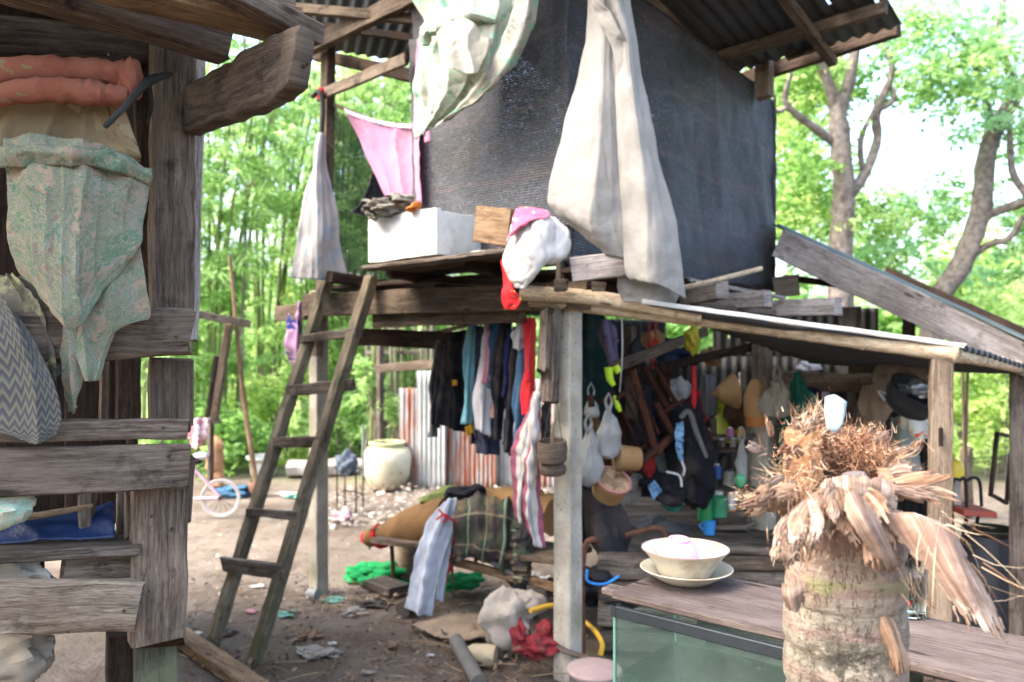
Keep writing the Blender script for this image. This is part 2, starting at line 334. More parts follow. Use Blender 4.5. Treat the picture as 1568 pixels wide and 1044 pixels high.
def part(root, name, mb, mat, label=None, flat=False, solid=0, kind=None):
    o = mesh_obj(name, mb, mat, flat, solid); o.parent = root
    o.matrix_parent_inverse = Matrix() if root.parent else Matrix.Translation(-root.location)
    return tag(o, label, None, None, kind)
def copy_tree(o, parent=None):
    c = o.copy(); COL.objects.link(c)
    if parent: c.parent = parent
    for ch in [x for x in COL.objects if x.parent == o]: copy_tree(ch, c)
    return c
# ---------------------------------------------------------------- ground
def ground_m():
    t = NT('dirt'); o = t.obj(); sep = t.n('SeparateXYZ', {0: o}); n1 = t.noise(o, 1.1, 6, .6); n2 = t.noise(o, 9, 7, .7); n3 = t.noise(o, 60, 4, .7)
    c = t.ramp(n1, [(.3, lin('7f7367', .58)), (.55, lin('9d9184', .62)), (.75, lin('b5a695', .64))])
    near = t.step(t.math('ADD', sep.outputs[1], t.math('MULTIPLY', n1, 3.0)), 7.0, 5.6)   # darker brown earth in front, by the hut
    brown_near = t.math('MULTIPLY', near, t.step(t.math('ADD', sep.outputs[0], t.math('MULTIPLY', n2, .8)), -1.4, -.5))
    c = t.mix(t.math('MULTIPLY', brown_near, .35), c, lin('6d5d50', .62))
    c = t.mix(t.math('MULTIPLY', t.step(n2, .5, .68), .45), c, lin('5f4836', .8)); c = t.mix(t.math('MULTIPLY', t.step(n3, .6, .72), .5), c, lin('cdc2b4', .55))
    g = t.step(t.math('ADD', sep.outputs[1], t.math('MULTIPLY', n1, 3)), 10.2, 12.2)
    gr = t.ramp(n2, [(.3, lin('3f5a22')), (.7, lin('7d9a3c'))]); c = t.mix(g, c, gr)
    n4 = t.noise(o, 3.5, 3, .5); c = t.mix(t.math('MULTIPLY', t.step(t.noise(o, 2.3, 7, .75), .52, .6), .35), c, lin('5d4a3a', .7)); t.bump(t.math('ADD', t.math('ADD', n2, t.math('MULTIPLY', n4, 1.2)), t.math('MULTIPLY', n3, .45)), .05, .9); return t.fin(c, .95, .1)
gm = MB(); NX, NY = 150, 150
xs = [-60+120*i/40 for i in range(14)] + [-18+36*i/110 for i in range(1, 110)] + [60-120*(13-i)/40 for i in range(14)]
ys = [-6+24*i/110 for i in range(110)] + [18+4.5*i for i in range(1, 24)]
def gz(x, y):
    z = .035*noise.noise(Vector((x*.9, y*.9, 0)))+.018*noise.noise(Vector((x*3.3, y*3.3, 4)))
    return z*min(1, max(.4, (abs(y-4)+.3)/3))-.01
vs = [(x, y, gz(x, y)) for y in ys for x in xs]; nx = len(xs)
gm.add(vs, [[j*nx+i, j*nx+i+1, (j+1)*nx+i+1, (j+1)*nx+i] for j in range(len(ys)-1) for i in range(nx-1)], [[(0, 0)]*4]*((len(ys)-1)*(nx-1)))
g = mesh_obj('ground', gm, ground_m()); g['kind'] = 'structure'
# ---------------------------------------------------------------- near-left timber hut
hut = thing('timber_hut', 'near weathered timber hut frame at the left edge with fabrics hung over its rails', 'hut', W(120, 522, 2.0)-Z*1.5)
HD = Vector((.85, .52, 0)).normalized()     # the way its front runs
def YB(px): return 1.8+px/285*.2
def B(px0, py0, px1, py1, hpx, th=.035, dy=0, mat='hut', name='plank', y0=None, y1=None, **k):
    y0 = y0 or YB(px0)+dy; y1 = y1 or YB(px1)+dy; a = W(px0, py0, y0); b = W(px1, py1, y1); ym = (y0+y1)/2
    return part(hut, name, MB().beam(a, b, th, hpx/FPX*ym, **k), mat)
def Pst(px, py0, py1, wpx, th, Y, mat='hut', name='post', px1=None, **k):
    a = W(px, py0, Y); b = W(px1 or px, py1, Y); return part(hut, name, MB().beam(a, b, wpx/FPX*Y, th, up=Vector((-HD.y, HD.x, 0)), **k), mat)
Pst(264, 60, 500, 60, .07, 2.14, px1=262, jit=.008, mat='hut')
Pst(222, 60, 500, 30, .05, 2.17, mat='hutd', jit=.006)
Pst(306, 60, 520, 17, .02, 2.32, mat='pink', px1=294, name='board')
Pst(262, 550, 650, 62, .05, 2.07, mat='hut', name='board'); Pst(278, 565, 660, 26, .03, 2.1, name='board')
Pst(196, 545, 660, 34, .05, 2.12, mat='hutd', name='board'); Pst(160, 500, 660, 14, .02, 2.1, mat='hut', name='board')
Pst(246, 752, 985, 78, .055, 2.02, px1=240, jit=.007, end=.012); Pst(277, 745, 925, 20, .04, 2.06, name='board', px1=272, jit=.006, end=.02)
Pst(291, 700, 800, 14, .03, 2.1, name='board', mat='hutd', px1=284)
Pst(236, 975, 1480, 62, .07, 2.06, mat='mossy', name='stump_post'); Pst(186, 968, 1500, 42, .06, 2.04, mat='dark', name='stump_post')
B(-150, 525, 289, 507, 80, .07, .0, jit=.012, name='rail', bev=.012, end=.015)
B(-300, 664, 286, 656, 34, .03, -.01); B(-300, 735, 286, 712, 74, .03, -.006)
B(-300, 935, 207, 925, 82, .05, .0, mat='hutp', jit=.009, end=.02, name='rail', bev=.006)
sh_a, sh_b = W(-300, 868, 1.72), W(216, 838, 1.985)
part(hut, 'shelf', MB().beam(sh_a+Vector((-.03, .06, 0)), sh_b+Vector((-.03, .06, 0)), .19, .026, jit=.003), 'grey')
B(96, 868, 204, 864, 38, .03, .06, mat='hut'); Pst(192, 845, 885, 20, .03, 2.05, name='board', mat='grey')
Pst(130, 755, 826, 18, .02, 1.98, name='board', mat='grey'); Pst(206, 755, 822, 28, .03, 2.03, name='board'); Pst(186, 755, 815, 14, .03, 2.07, name='board', mat='grey')
Pst(147, 755, 790, 8, .02, 2.0, name='board', mat='grey', px1=140)
Pst(22, 850, 915, 30, .03, 1.98, name='board', mat='dark'); Pst(60, 850, 915, 14, .02, 2.0, name='board', mat='hut')
# dark boarding and cross beams inside
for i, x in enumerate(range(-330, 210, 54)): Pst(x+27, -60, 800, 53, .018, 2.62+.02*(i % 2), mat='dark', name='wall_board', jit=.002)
B(-300, 30, 232, 76, 60, .05, .2, mat='hutd', name='beam'); B(-200, 120, 215, 125, 22, .04, .16, mat='hutd', name='beam')
Pst(80, 40, 100, 24, .03, 2.05, mat='hutd', name='board')
# roof timbers over it
part(hut, 'beam', MB().beam(W(-260, -110, 1.55), W(345, 72, 2.08), .07, .075, jit=.006), 'hut')
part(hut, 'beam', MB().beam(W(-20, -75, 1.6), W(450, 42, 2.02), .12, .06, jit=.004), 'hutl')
part(hut, 'beam', MB().beam(W(300, -40, 1.75), W(485, 57, 2.0), .05, .05, jit=.004), 'hut')
part(hut, 'beam', MB().beam(W(120, -60, 1.9), W(440, 12, 2.3), .08, .07, jit=.006), 'hut')
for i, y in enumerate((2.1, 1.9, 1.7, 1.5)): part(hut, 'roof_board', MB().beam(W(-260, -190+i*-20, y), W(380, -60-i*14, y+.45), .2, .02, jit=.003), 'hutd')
shade_roof = [Vector(q) for q in ((-5, .9, 2.8), (-1.0, .9, 2.78), (-5, 2.6, 2.75), (-1.0, 2.6, 2.75), (-5, 4.3, 2.72), (-3.0, 4.2, 2.72))]  # unseen roof corners, added and shaped to shade the ground by the hut
part(hut, 'roof_sheet', MB().corr(shade_roof[0], shade_roof[1], shade_roof[2], shade_roof[3], 30, .01, 4), 'roof', solid=.002); part(hut, 'roof_sheet', MB().corr(shade_roof[2]-Z*.02, shade_roof[3]-Z*.02, shade_roof[4], shade_roof[5], 30, .01, 4), 'roof', solid=.002)
for k_ in range(5): part(hut, 'wall_board', MB().beam(Vector((-1.25-.2*k_, 2.7+.42*k_, 0)), Vector((-1.25-.2*k_, 2.7+.42*k_, 2.7)), .02, .4, up=Vector((-.43, .9, 0))), 'dark')  # side boards added out of sight, also there for shade
bk = part(hut, 'bracket', MB().patch([[(294, 136, 2.13), (345, 108, 2.05), (400, 72, 1.95), (470, 42, 1.86)], [(294, 170, 2.13), (350, 150, 2.05), (410, 118, 1.95), (463, 92, 1.87)], [(293, 206, 2.13), (352, 184, 2.05), (415, 163, 1.95), (456, 132, 1.88)]], 26, 8, wr=.008, wf=30), 'hut', solid=.05)
sp_ = part(hut, 'splinter', MB().beam(W(440, 108, 1.93), W(471, 99, 1.86), .02, .02, taper=.3), 'hutd')
part(hut, 'bolt', MB().lathe([(0, 0), (.006, 0), (.006, .006), (0, .008)], W(170, 84, 1.98), (0, -1, 0), 10), 'metal')
part(hut, 'bolt', MB().lathe([(0, 0), (.005, 0), (.005, .005), (0, .007)], W(258, 697, 1.96), (0, -1, 0), 10), 'metal')
for x_, y_, Y_ in ((30, 655, 1.79), (250, 655, 1.93), (20, 722, 1.78), (262, 738, 1.94), (232, 500, 1.93), (270, 515, 1.95), (232, 790, 1.985), (262, 812, 1.985), (228, 905, 1.985), (120, 905, 1.855), (190, 935, 1.905)):
    part(hut, 'nail', MB().lathe([(0, -.03), (.0022, -.03), (.0022, 0), (.0042, 0), (.0038, .002), (0, .003)], W(x_, y_, Y_), (.3, -.95, 0), 8), 'metal')
# ---------------------------------------------------------------- the stilt hut: a is away to the right, b away to the left
st = thing('stilt_hut', 'raised wooden hut on concrete posts walled in black shade netting under a tin roof', 'hut', H(0, 0, 0))
def sp(name, mb, mat, label=None, **k): return part(st, name, mb, mat, label, **k)
def post(root, p, ztop, wd, mat='conc', label=None): return part(root, 'post', MB().beam(p-Z*.1, Vector((p.x, p.y, ztop)), wd, wd, up=UA, jit=.003, bev=.006), mat, label)
post(st, H(0, 0, 0), 1.64, .095)
post(st, G(488, 905), 1.80, .085)
post(st, Vector((1.423, 4.7, 0)), 1.13, .12)
p2 = Vector((1.43, 4.72, 0)); sp('post', MB().beam(p2+Z*1.13, p2+Z*1.75, .085, .1, up=UA), 'beam', 'brown timber upper length of the concrete post')
# the split plank strapped to the front post
sp('splice_board', MB().beam(W(845, 475, 3.62), W(842, 612, 3.62), .07, .05, up=UA, jit=.008, end=.03), 'grey'); sp('splice_board', MB().beam(W(838, 480, 3.6), W(834, 570, 3.6), .05, .05, up=UA, jit=.008, end=.03), 'grey')
# upper left post behind the towel
sp('post', MB().beam(W(503, 60, 4.78), W(497, 430, 4.78), .07, .06, up=UA, jit=.006), 'hutd', 'dark round-edged timber post rising to the roof')
sp('post', MB().beam(W(493, 420, 4.7), W(486, 545, 4.7), .04, .05, up=UA, jit=.006), 'hut')
# floor frame
e0 = W(495, 452, 4.66); e1 = W(905, 458, 3.52)
sp('floor_beam', MB().beam(W(470, 467, 4.75), W(905, 452, 3.56), .06, .125, jit=.005), 'beam')
sp('floor_beam', MB().beam(W(575, 492, 4.45), W(800, 482, 3.86), .05, .07, jit=.005), 'beam')
sp('floor_beam', MB().beam(W(540, 515, 4.9), W(700, 522, 4.6), .06, .1, jit=.005), 'dark')
for k, b in enumerate((.2, .75, 1.3, 1.8)): sp('joist', MB().beam(H(-.1, b, 1.74), H(2.1, b, 1.74), .06, .09, jit=.005), 'dark')
for k in range(9): sp('floor_board', MB().beam(H(.0+k*.235, -.15, 1.805+.004*(k % 3)), H(.0+k*.235, 1.78, 1.805+.004*(k % 2)), .22, .022, jit=.004, end=.02), 'dark')
# the ledge the foam box stands on
for k in range(4):
    a0 = W(566, 411, 4.04)+UA*(.11*k)-Z*.0; a1 = W(792, 384, 3.46)+UA*(.11*k)
    sp('ledge_board', MB().beam(a0, a1, .106, .02, jit=.005, end=.03), 'hutd' if k else 'grey')
sp('ledge_board', MB().beam(W(640, 410, 4.1), W(748, 397, 3.9), .05, .03, jit=.005), 'hut')
for b in (.35, .9, 1.4): sp('joist', MB().beam(H(-.28, b, 1.845), H(.3, b, 1.80), .05, .06, jit=.005), 'dark')
sp('edge_block', MB().beam(W(876, 414, 3.42), W(966, 402, 3.4), .05, .1, jit=.004), 'pink')
sp('edge_block', MB().beam(W(850, 437, 3.5), W(868, 437, 3.5), .05, .05), 'hut'); sp('edge_block', MB().beam(W(905, 440, 3.55), W(925, 442, 3.55), .05, .05), 'grey')
sp('edge_block', MB().beam(W(858, 390, 3.6), W(858, 440, 3.6), .03, .03), 'grey')
sp('joist_end', MB().beam(W(1050, 455, 4.3), W(1106, 443, 3.95), .07, .085, jit=.003), 'pink'); sp('joist_end', MB().beam(W(1098, 462, 4.5), W(1176, 457, 4.25), .06, .085), 'pink')
sp('joist_end', MB().beam(W(1188, 472, 4.6), W(1284, 469, 4.3), .07, .09), 'pink', 'reddish plank with nail holes sticking out right of the netting')
sp('joist_end', MB().beam(W(1186, 440, 4.85), W(1223, 436, 4.8), .06, .12), 'hut')
sp('edge_strip', MB().beam(W(1050, 428, 4.2), W(1200, 456, 4.75), .03, .02), 'pink'); sp('edge_strip', MB().beam(W(1060, 465, 4.2), W(1195, 480, 4.6), .03, .03), 'hut')
sp('bamboo_stick', MB().tube([W(980, 454, 3.75), W(1060, 438, 3.8), W(1120, 423, 3.85), W(1166, 411, 3.9)], [.014, .014, .013, .012], 10), 'bam')
# netting walls
C3 = Vector((.245, 3.6, 0)); L3 = Vector((-.51, 4.25, 0)); R3 = Vector((1.593, 5.0, 0)); zb, zt = 1.815, 2.99
def wallrows(a, b, za, zc, top2=None, n=5, sway=.01):
    rows = []
    for z in [za+(zc-za)*i/n for i in range(n+1)]: rows.append([a.lerp(b, t)+Z*z for t in (0, .25, .5, .75, 1)])
    return rows
sp('net_wall', MB().patch(wallrows(L3, C3, 3.25, 1.83), 40, 40, folds=((.006, 3.2, 0),), wr=.03, wf=3.5), 'net', solid=.003)
# the right wall's top edge falls away along the eave
rw = [[C3.lerp(R3, t)+Z*((3.25*(1-t)+2.965*t)*(1-i/5)+zb*(i/5)) for t in (0, .25, .5, .75, 1)] for i in range(6)]
sp('net_wall', MB().patch(rw, 60, 40, folds=((.008, 4.3, .2),), wr=.035, wf=2.8), 'net', solid=.003)
hem = MB().patch([[R3+Z*2.99+UA*.0, R3+Z*2.99+UA*.04+VA*.03], [R3+Z*2.5, R3+Z*2.5+UA*.045+VA*.04], [R3+Z*1.80, R3+Z*1.80+UA*.02+VA*.04]], 6, 20, folds=((.008, 1.3, 0),), wr=.01); sp('net_hem', hem, 'net', solid=.004)
sp('net_wall', MB().patch(wallrows(R3, R3+VA*1.0, 2.9, 1.82), 12, 20, wr=.03, wf=3), 'net', solid=.003)
sp('net_wall', MB().patch(wallrows(L3+UA*1.8, R3+VA*1.0, 3.0, 1.82), 12, 20, wr=.03, wf=3), 'net', solid=.003)
sp('corner_post', MB().beam(C3+UA*.06+VA*.05+Z*1.8, C3+UA*.06+VA*.05+Z*3.3, .05, .05, up=UA), 'hut')
sp('corner_post', MB().beam(L3+UA*.03-VA*.03+Z*1.83, L3+UA*.03-VA*.03+Z*2.98, .045, .045, up=UA), 'hut')
sp('net_hem', MB().patch([[W(626, 60, 4.3), W(640, 60, 4.2)], [W(630, 180, 4.3), W(640, 180, 4.2)], [W(632, 308, 4.3), W(640, 308, 4.2)]], 4, 20, wr=.01), 'net', solid=.004)
sp('corner_post', MB().beam(W(1170, 62, 4.78), W(1170, 150, 4.78), .09, .07, up=UA, jit=.006), 'pole', 'pale timber post carrying the roof above the netting')
sp('corner_post', MB().beam(R3-UA*.06+VA*.05+Z*1.8, R3-UA*.06+VA*.05+Z*3.05, .05, .05, up=UA), 'hut')
# tie board from the left post to the netting
sp('tie_board', MB().beam(W(487, 147, 4.7), W(622, 90, 4.2), .025, .062, jit=.003), 'pole')
sp('tie_board', MB().beam(W(512, 160, 4.76), W(628, 208, 4.5), .02, .02), 'hutd')
# roof
sp('eave_beam', MB().beam(W(1120, 128, 5.05), W(1376, 42, 4.28), .05, .085, jit=.006), 'hutd'); sp('eave_beam', MB().beam(W(1205, 82, 4.62), W(1275, 58, 4.45), .04, .075, jit=.006), 'hut')
def onroof(px, py, z0=3.09):     # the right roof plane: level along VA, rising towards us
    d = W(px, py, 1)-Vector((0, 0, EYE)); o = Vector((0, 0, EYE)); e = Vector((1.5, 4.75, z0)); nrm = VA.cross((-UA*math.cos(R(14))+Z*math.sin(R(14)))).normalized()
    return o+d*((e-o).dot(nrm)/d.dot(nrm))
E0, E1 = onroof(1160, 112), onroof(1382, 38); up_ = (-UA*math.cos(R(14))+Z*math.sin(R(14)))
E0 = E0+VA*1.2
sp('roof_sheet', MB().corr(E0, E1, E0+up_*2.6, E1+up_*2.6, 26, .011, 16, holes=[(139, 3), (140, 3), (146, 3), (136, 2), (152, 1), (127, 3)]), 'roof', solid=.002)
for k in (.25, .95, 1.6): sp('purlin', MB().beam(E0+up_*k-Z*.045, E1+up_*k-Z*.045, .05, .06, jit=.004), 'beam')
for s_ in (.36, .95, 1.5): sp('rafter', MB().beam(E1+VA*s_-Z*.1-up_*.02, E1+VA*s_+up_*2.4-Z*.1, .05, .05, jit=.004), 'pole' if s_ > .9 else 'beam')
# left slope
TL = [W(430, 40, 5.2), W(640, 150, 4.9), W(400, -170, 4.4), W(800, -160, 3.7)]
sp('roof_sheet', MB().corr(W(418, 62, 5.3), W(650, 100, 4.7), W(380, -240, 4.2), W(820, -260, 3.5), 14, .01, 8), 'roof', solid=.002)
sp('rafter', MB().beam(W(432, 92, 4.9), W(650, -14, 4.15), .05, .09, jit=.005), 'beam'); sp('purlin', MB().beam(W(440, 74, 5.1), W(640, 118, 4.6), .06, .07, jit=.01), 'hutd')
sp('purlin', MB().beam(W(500, 40, 4.9), W(660, 62, 4.45), .04, .04), 'dark'); sp('purlin', MB().beam(W(420, 10, 4.6), W(640, 30, 4.3), .05, .05), 'beam')
# the far net screen on the left side
sc = MB().patch([[W(512, 168, 5.0), W(560, 190, 5.1), W(635, 215, 5.3)], [W(510, 300, 5.0), W(565, 300, 5.1), W(650, 300, 5.3)], [W(505, 420, 5.0), W(565, 430, 5.1), W(650, 430, 5.3)]], 16, 16, wr=.03, wf=3)
sp('net_screen', sc, 'screen'); sc2 = MB().patch([[W(578, 245, 4.95), W(590, 235, 5.0), W(632, 240, 5.1)], [W(555, 305, 4.95), W(580, 310, 5.0), W(632, 310, 5.1)], [W(535, 325, 4.95), W(570, 330, 5.0), W(632, 325, 5.1)]], 10, 10, wr=.02); sp('net_patch', sc2, 'net', solid=.003)
# ---------------------------------------------------------------- lean-to kitchen under the bamboo pole
kt = thing('lean_to_kitchen', 'open lean-to kitchen with a bamboo eave pole and corrugated tin roof right of the hut', 'shed', H(.6, -.7, 0))
def kp(name, mb, mat, label=None, **k): return part(kt, name, mb, mat, label, **k)
FLx = W(728, 460, 3.66)
def bamboo(pts, r0, r1, n=14, node=.32):
    mb = MB(); P = smooth([Vector(p) for p in pts], None, 60); L = sum((P[i+1]-P[i]).length for i in range(60)); rr = []; l = .11
    pp = [P[0]]; ra = [r0]; acc = 0
    for i in range(60):
        acc += (P[i+1]-P[i]).length; t = acc/L; r = r0+(r1-r0)*t
        if acc >= l:
            q = P[i+1]; d = (P[i+1]-P[i]).normalized(); pp += [q-d*.008, q, q+d*.008]; ra += [r, r*1.1, r]; l += node
        else: pp.append(P[i+1]); ra.append(r)
    return mb.tube(pp, ra, n, sub=1, jit=.02)
kp('bamboo_pole', bamboo([W(798, 448, 3.62), W(900, 455, 3.55), W(1000, 470, 3.48), W(1075, 484, 3.42)], .034, .030), 'bam', 'pole end with a knotty grey tip')
kp('bamboo_pole', bamboo([W(812, 461, 3.7), W(900, 470, 3.6), W(1120, 495, 3.45), W(1300, 519, 3.3), W(1462, 541, 3.17)], .026, .036), 'bam')
kp('bamboo_pole', bamboo([W(1460, 543, 3.19), W(1500, 549, 3.5), W(1560, 562, 4.05)], .030, .028), 'bam')
FR = W(1478, 533, 3.16); FL = W(985, 466, 3.42); RR = W(1600, 570, 4.35); RL = FL+UA*1.75-Z*.27
kp('roof_sheet', MB().corr(FR, RR, FL, RL, 17, .012, 10, sag=.01), 'roof', solid=.002)
kp('edge_strip', MB().beam(W(985, 464, 3.42)+Z*.006, W(1477, 531, 3.15)+Z*.004, .03, .02, jit=.003, bev=.003), 'tinlight', 'added pale strip, its colour standing for light on the tin edge')  # added strip, pale to stand in for light on the outer corrugation
kp('post', MB().beam(W(1441, 548, 3.2), W(1436, 548, 3.2)*1-Z*(W(1436, 548, 3.2).z+.1), .078, .07, up=Vector((.3, .95, 0)), jit=.004), 'pole', 'pale timber post with a cut mortise')
kp('post', MB().beam(W(1566, 560, 4.1), Vector((W(1566, 560, 4.1).x, 4.1, -.1)), .1, .1, up=UA, jit=.006), 'grey', 'rough post at the right end')
kp('post', MB().beam(W(1302, 470, 4.9), Vector((W(1302, 470, 4.9).x, 4.9, -.1)), .1, .09, up=UA, jit=.004), 'grey')
kp('mortise', MB().beam(W(1441, 655, 3.155), W(1441, 683, 3.155), .014, .012, up=Vector((.3, .95, 0))), 'dark')
kp('crossbeam', MB().beam(W(1200, 582, 4.95), W(1345, 588, 4.7), .05, .11, jit=.005), 'beam'); kp('crossbeam', MB().beam(W(1300, 566, 4.6), W(1440, 560, 4.4), .05, .05), 'hut')
kp('rafter', MB().beam(W(945, 560, 4.0), W(1080, 508, 4.6), .035, .05), 'beam'); kp('rafter', MB().beam(W(1020, 560, 4.9), W(1190, 522, 4.8), .05, .05), 'dark')
kp('rafter', MB().beam(W(965, 500, 4.4), W(967, 640, 4.4), .05, .05), 'hut')
# back walls of dark tin
def wall(px0, Y0, px1, Y1, z0, z1, waves, mat='soot_and_shade', holes=()):
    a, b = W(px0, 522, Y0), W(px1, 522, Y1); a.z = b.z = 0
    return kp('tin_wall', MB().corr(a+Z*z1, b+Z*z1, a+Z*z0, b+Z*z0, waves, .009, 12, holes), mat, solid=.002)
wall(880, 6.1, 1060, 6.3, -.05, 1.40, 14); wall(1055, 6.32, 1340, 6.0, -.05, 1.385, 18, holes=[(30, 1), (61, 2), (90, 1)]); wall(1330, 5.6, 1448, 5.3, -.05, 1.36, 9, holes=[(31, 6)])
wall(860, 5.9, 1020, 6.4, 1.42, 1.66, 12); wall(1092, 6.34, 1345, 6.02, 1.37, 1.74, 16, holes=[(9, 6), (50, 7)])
# gable behind: barge board and tin slope
g0, g1 = W(1192, 372, 4.85), W(1600, 562, 3.98)
kp('barge_board', MB().beam(g0, g1, .035, .165, jit=.005, end=.01), 'pink')
ga, gb = W(1183, 341, 4.9), W(1625, 545, 3.9)
kp('roof_sheet', MB().corr(ga, ga+UA*2.4-Z*.21, gb, gb+UA*2.4-Z*.21, 22, .013, 12), 'tingreen', solid=.002)
kp('rafter', MB().beam(g0+UA*.9-Z*.05, g1+UA*.9-Z*.05, .05, .08), 'dark'); kp('rafter', MB().beam(g0+UA*1.9-Z*.05, g1+UA*1.9-Z*.05, .05, .08), 'dark')
kp('crossbeam', MB().beam(W(1200, 425, 5.2), W(1320, 440, 5.2), .04, .04), 'dark'); kp('post', MB().beam(W(1392, 480, 5.4), W(1392, 560, 5.4), .08, .06), 'dark')
# raised plank floor
fl = thing('plank_floor', 'low raised floor of rough grey planks inside the dark kitchen', 'floor', W(1050, 800, 4.9)-Z*.0)
fo = Vector((.62, 4.35, .42))
for k in range(9): part(fl, 'plank', MB().beam(fo+Vector((-.05+.02*(k % 3), k*.155, .004*(k % 2))), fo+Vector((1.15+.03*(k % 2), k*.155-.1, .004*(k % 3))), .15, .025, jit=.004, end=.02), 'grey')
for k, (z, y) in enumerate(((.36, 4.33), (.27, 4.36), (.15, 4.34))): part(fl, 'edge_plank', MB().beam(Vector((.6, y, z)), Vector((1.55, y-.1, z)), .04, .075, jit=.006, end=.02), 'grey' if k else 'hut')
for x in (.66, 1.1, 1.5): part(fl, 'floor_leg', MB().beam(Vector((x, 4.45, -.02)), Vector((x, 4.45, .4)), .07, .07), 'hut')
# ---------------------------------------------------------------- ladder
ld = thing('ladder', 'rough wooden ladder with five nailed rungs leaning on the hut ledge', 'ladder', (G(325, 985)+G(388, 1015))/2)
lf, rf = G(325, 988), G(388, 1018); lt, rt = W(511, 398, 4.6), W(569, 424, 4.32)
part(ld, 'rail', MB().beam(lf, lt, .055, .06, up=VA, jit=.006), 'ladder'); part(ld, 'rail', MB().beam(rf, rt, .055, .06, up=VA, jit=.006), 'ladder')
for i, ((x0, y0), (x1, y1), h) in enumerate([((343, 863), (434, 876), .07), ((380, 783), (456, 790), .04), ((420, 677), (496, 677), .055), ((441, 598), (543, 589), .058), ((462, 519), (548, 509), .045)]):
    tl = lambda py, a, b, pa, pb: a.y+(b.y-a.y)*(pa-py)/(pa-pb)
    q0 = W(x0, y0, tl(y0, lf, lt, 985, 398)-.035); q1 = W(x1, y1, tl(y1, rf, rt, 1015, 424)-.035)
    part(ld, 'rung', MB().beam(q0, q1, .03, h, jit=.006, end=.01), 'grey' if i != 2 else 'hut')
# ---------------------------------------------------------------- corrugated fence, brush wall and jar far behind
fc = thing('tin_fence', 'rusty corrugated tin fence with an orange top rail behind the hanging clothes', 'fence', W(700, 750, 8.45))
def fw(px0, px1, top, Y, mat, nw, y1=None):
    a, b = W(px0, 522, Y), W(px1, 522, y1 or Y-.05); t = W(px0, top, Y).z; a.z = b.z = 0
    part(fc, 'tin_sheet', MB().corr(a+Z*t, b+Z*t, a-Z*.03, b-Z*.03, nw, .011, 10), mat, solid=.002)
fw(611, 642, 594, 8.5, 'tin', 4); fw(638, 682, 568, 8.44, 'tinlight', 6); fw(676, 726, 572, 8.5, 'tin', 7); fw(720, 760, 570, 8.42, 'tin', 6); fw(754, 800, 575, 8.5, 'tinlight', 6); fw(795, 850, 580, 8.46, 'tin', 7)
part(fc, 'top_rail', MB().beam(W(574, 565, 8.35), W(700, 554, 8.2), .03, .085), 'pole', 'orange-brown plank along the top')
part(fc, 'rail_post', MB().beam(W(582, 530, 8.6), W(582, 745, 8.6), .06, .06), 'grey')
bw = thing('stick_screen', 'screen of upright grey bamboo sticks standing behind the tin fence', 'screen', W(640, 750, 9.0))
for i in range(46):
    x = 566+i*5.6+random.uniform(-2, 2); Y = 9.0+random.uniform(-.15, .15); a = W(x, 522, Y); a.z = 0; h = W(x, 515-random.uniform(0, 25), Y).z
    part(bw, 'stick', MB().tube([a, a+Vector((random.uniform(-.08, .08), 0, h))], random.uniform(.012, .028), 7, sub=1), 'culmg' if i % 3 else 'culm')
part(bw, 'rail', MB().beam(W(560, 540, 8.95), W(820, 536, 8.9), .03, .04), 'grey')
jp = [(0, 0), (.13, 0), (.18, .02), (.232, .15), (.245, .27), (.238, .36), (.205, .415), (.17, .43), (.165, .445), (.185, .455), (.187, .475), (.17, .48), (.155, .47), (.155, .4), (.2, .3)]
def jar_m():
    t = NT('glazed_jar'); o = t.obj(); c = t.mix(t.step(t.noise(o, 5, 5, .6), .35, .65), lin('c9c6b2', .85), lin('b5b196', .8)); z = t.n('SeparateXYZ', {0: o}).outputs[2]
    c = t.mix(t.step(t.math('ADD', z, t.math('MULTIPLY', t.noise(o, 8, 3), .2)), .46, .52), c, lin('b9bb8f', .8)); c = t.mix(t.step(t.math('ADD', z, t.math('MULTIPLY', t.noise(o, 12, 4), .15)), .22, .08), c, lin('9a8468', .7))
    c = t.mix(t.step(t.noise(o, 11, 5, .7), .6, .68), c, lin('8d7d5c', .8)); t.bump(t.noise(o, 30, 4), .003, .4); return t.fin(c, .45, .4)
single('water_jar', MB().lathe([(r, z) for r, z in jp], G(593, 748), Z, 36, .006), jar_m(), 'large cream glazed water jar with a rolled rim beside the tin fence', 'jar')
# ---------------------------------------------------------------- vegetation
def leaves(cl, per, size, asp=.34, droop=.3, thin=1.0, seed=0):
    """leaf blades spread through clumps: cl = [(centre, (rx, ry, rz))]; returns vertex and face arrays"""
    r = np.random.default_rng(seed); P = []
    for c, rad in cl:
        n = int(per*(rad[0]*rad[2]*rad[1])**(1/3)*2.2); d = r.normal(size=(n, 3)); d /= np.linalg.norm(d, axis=1)[:, None]
        k = r.uniform(.15, 1, n)**.55; sub = r.normal(size=(max(3, n//22), 3)); sub /= np.linalg.norm(sub, axis=1)[:, None]; sub *= r.uniform(.3, 1, len(sub))[:, None]
        q = sub[r.integers(0, len(sub), n)]+d*k[:, None]*.27
        P.append(np.array(c)+q*np.array(rad))
    P = np.concatenate(P); n = len(P)
    a = r.uniform(0, 2*np.pi, n); el_ = r.normal(-droop, .45, n); D = np.stack([np.cos(a)*np.cos(el_), np.sin(a)*np.cos(el_), np.sin(el_)], 1)
    s = np.cross(D, r.normal(size=(n, 3))); s /= np.linalg.norm(s, axis=1)[:, None]; L = (size*r.uniform(.6, 1.3, n))[:, None]; wd = L*asp/2
    N = np.cross(D, s)
    V = np.stack([P, P+D*L*.45+s*wd-N*wd*.3, P+D*L, P+D*L*.45-s*wd-N*wd*.3], 1).reshape(-1, 3)
    return V
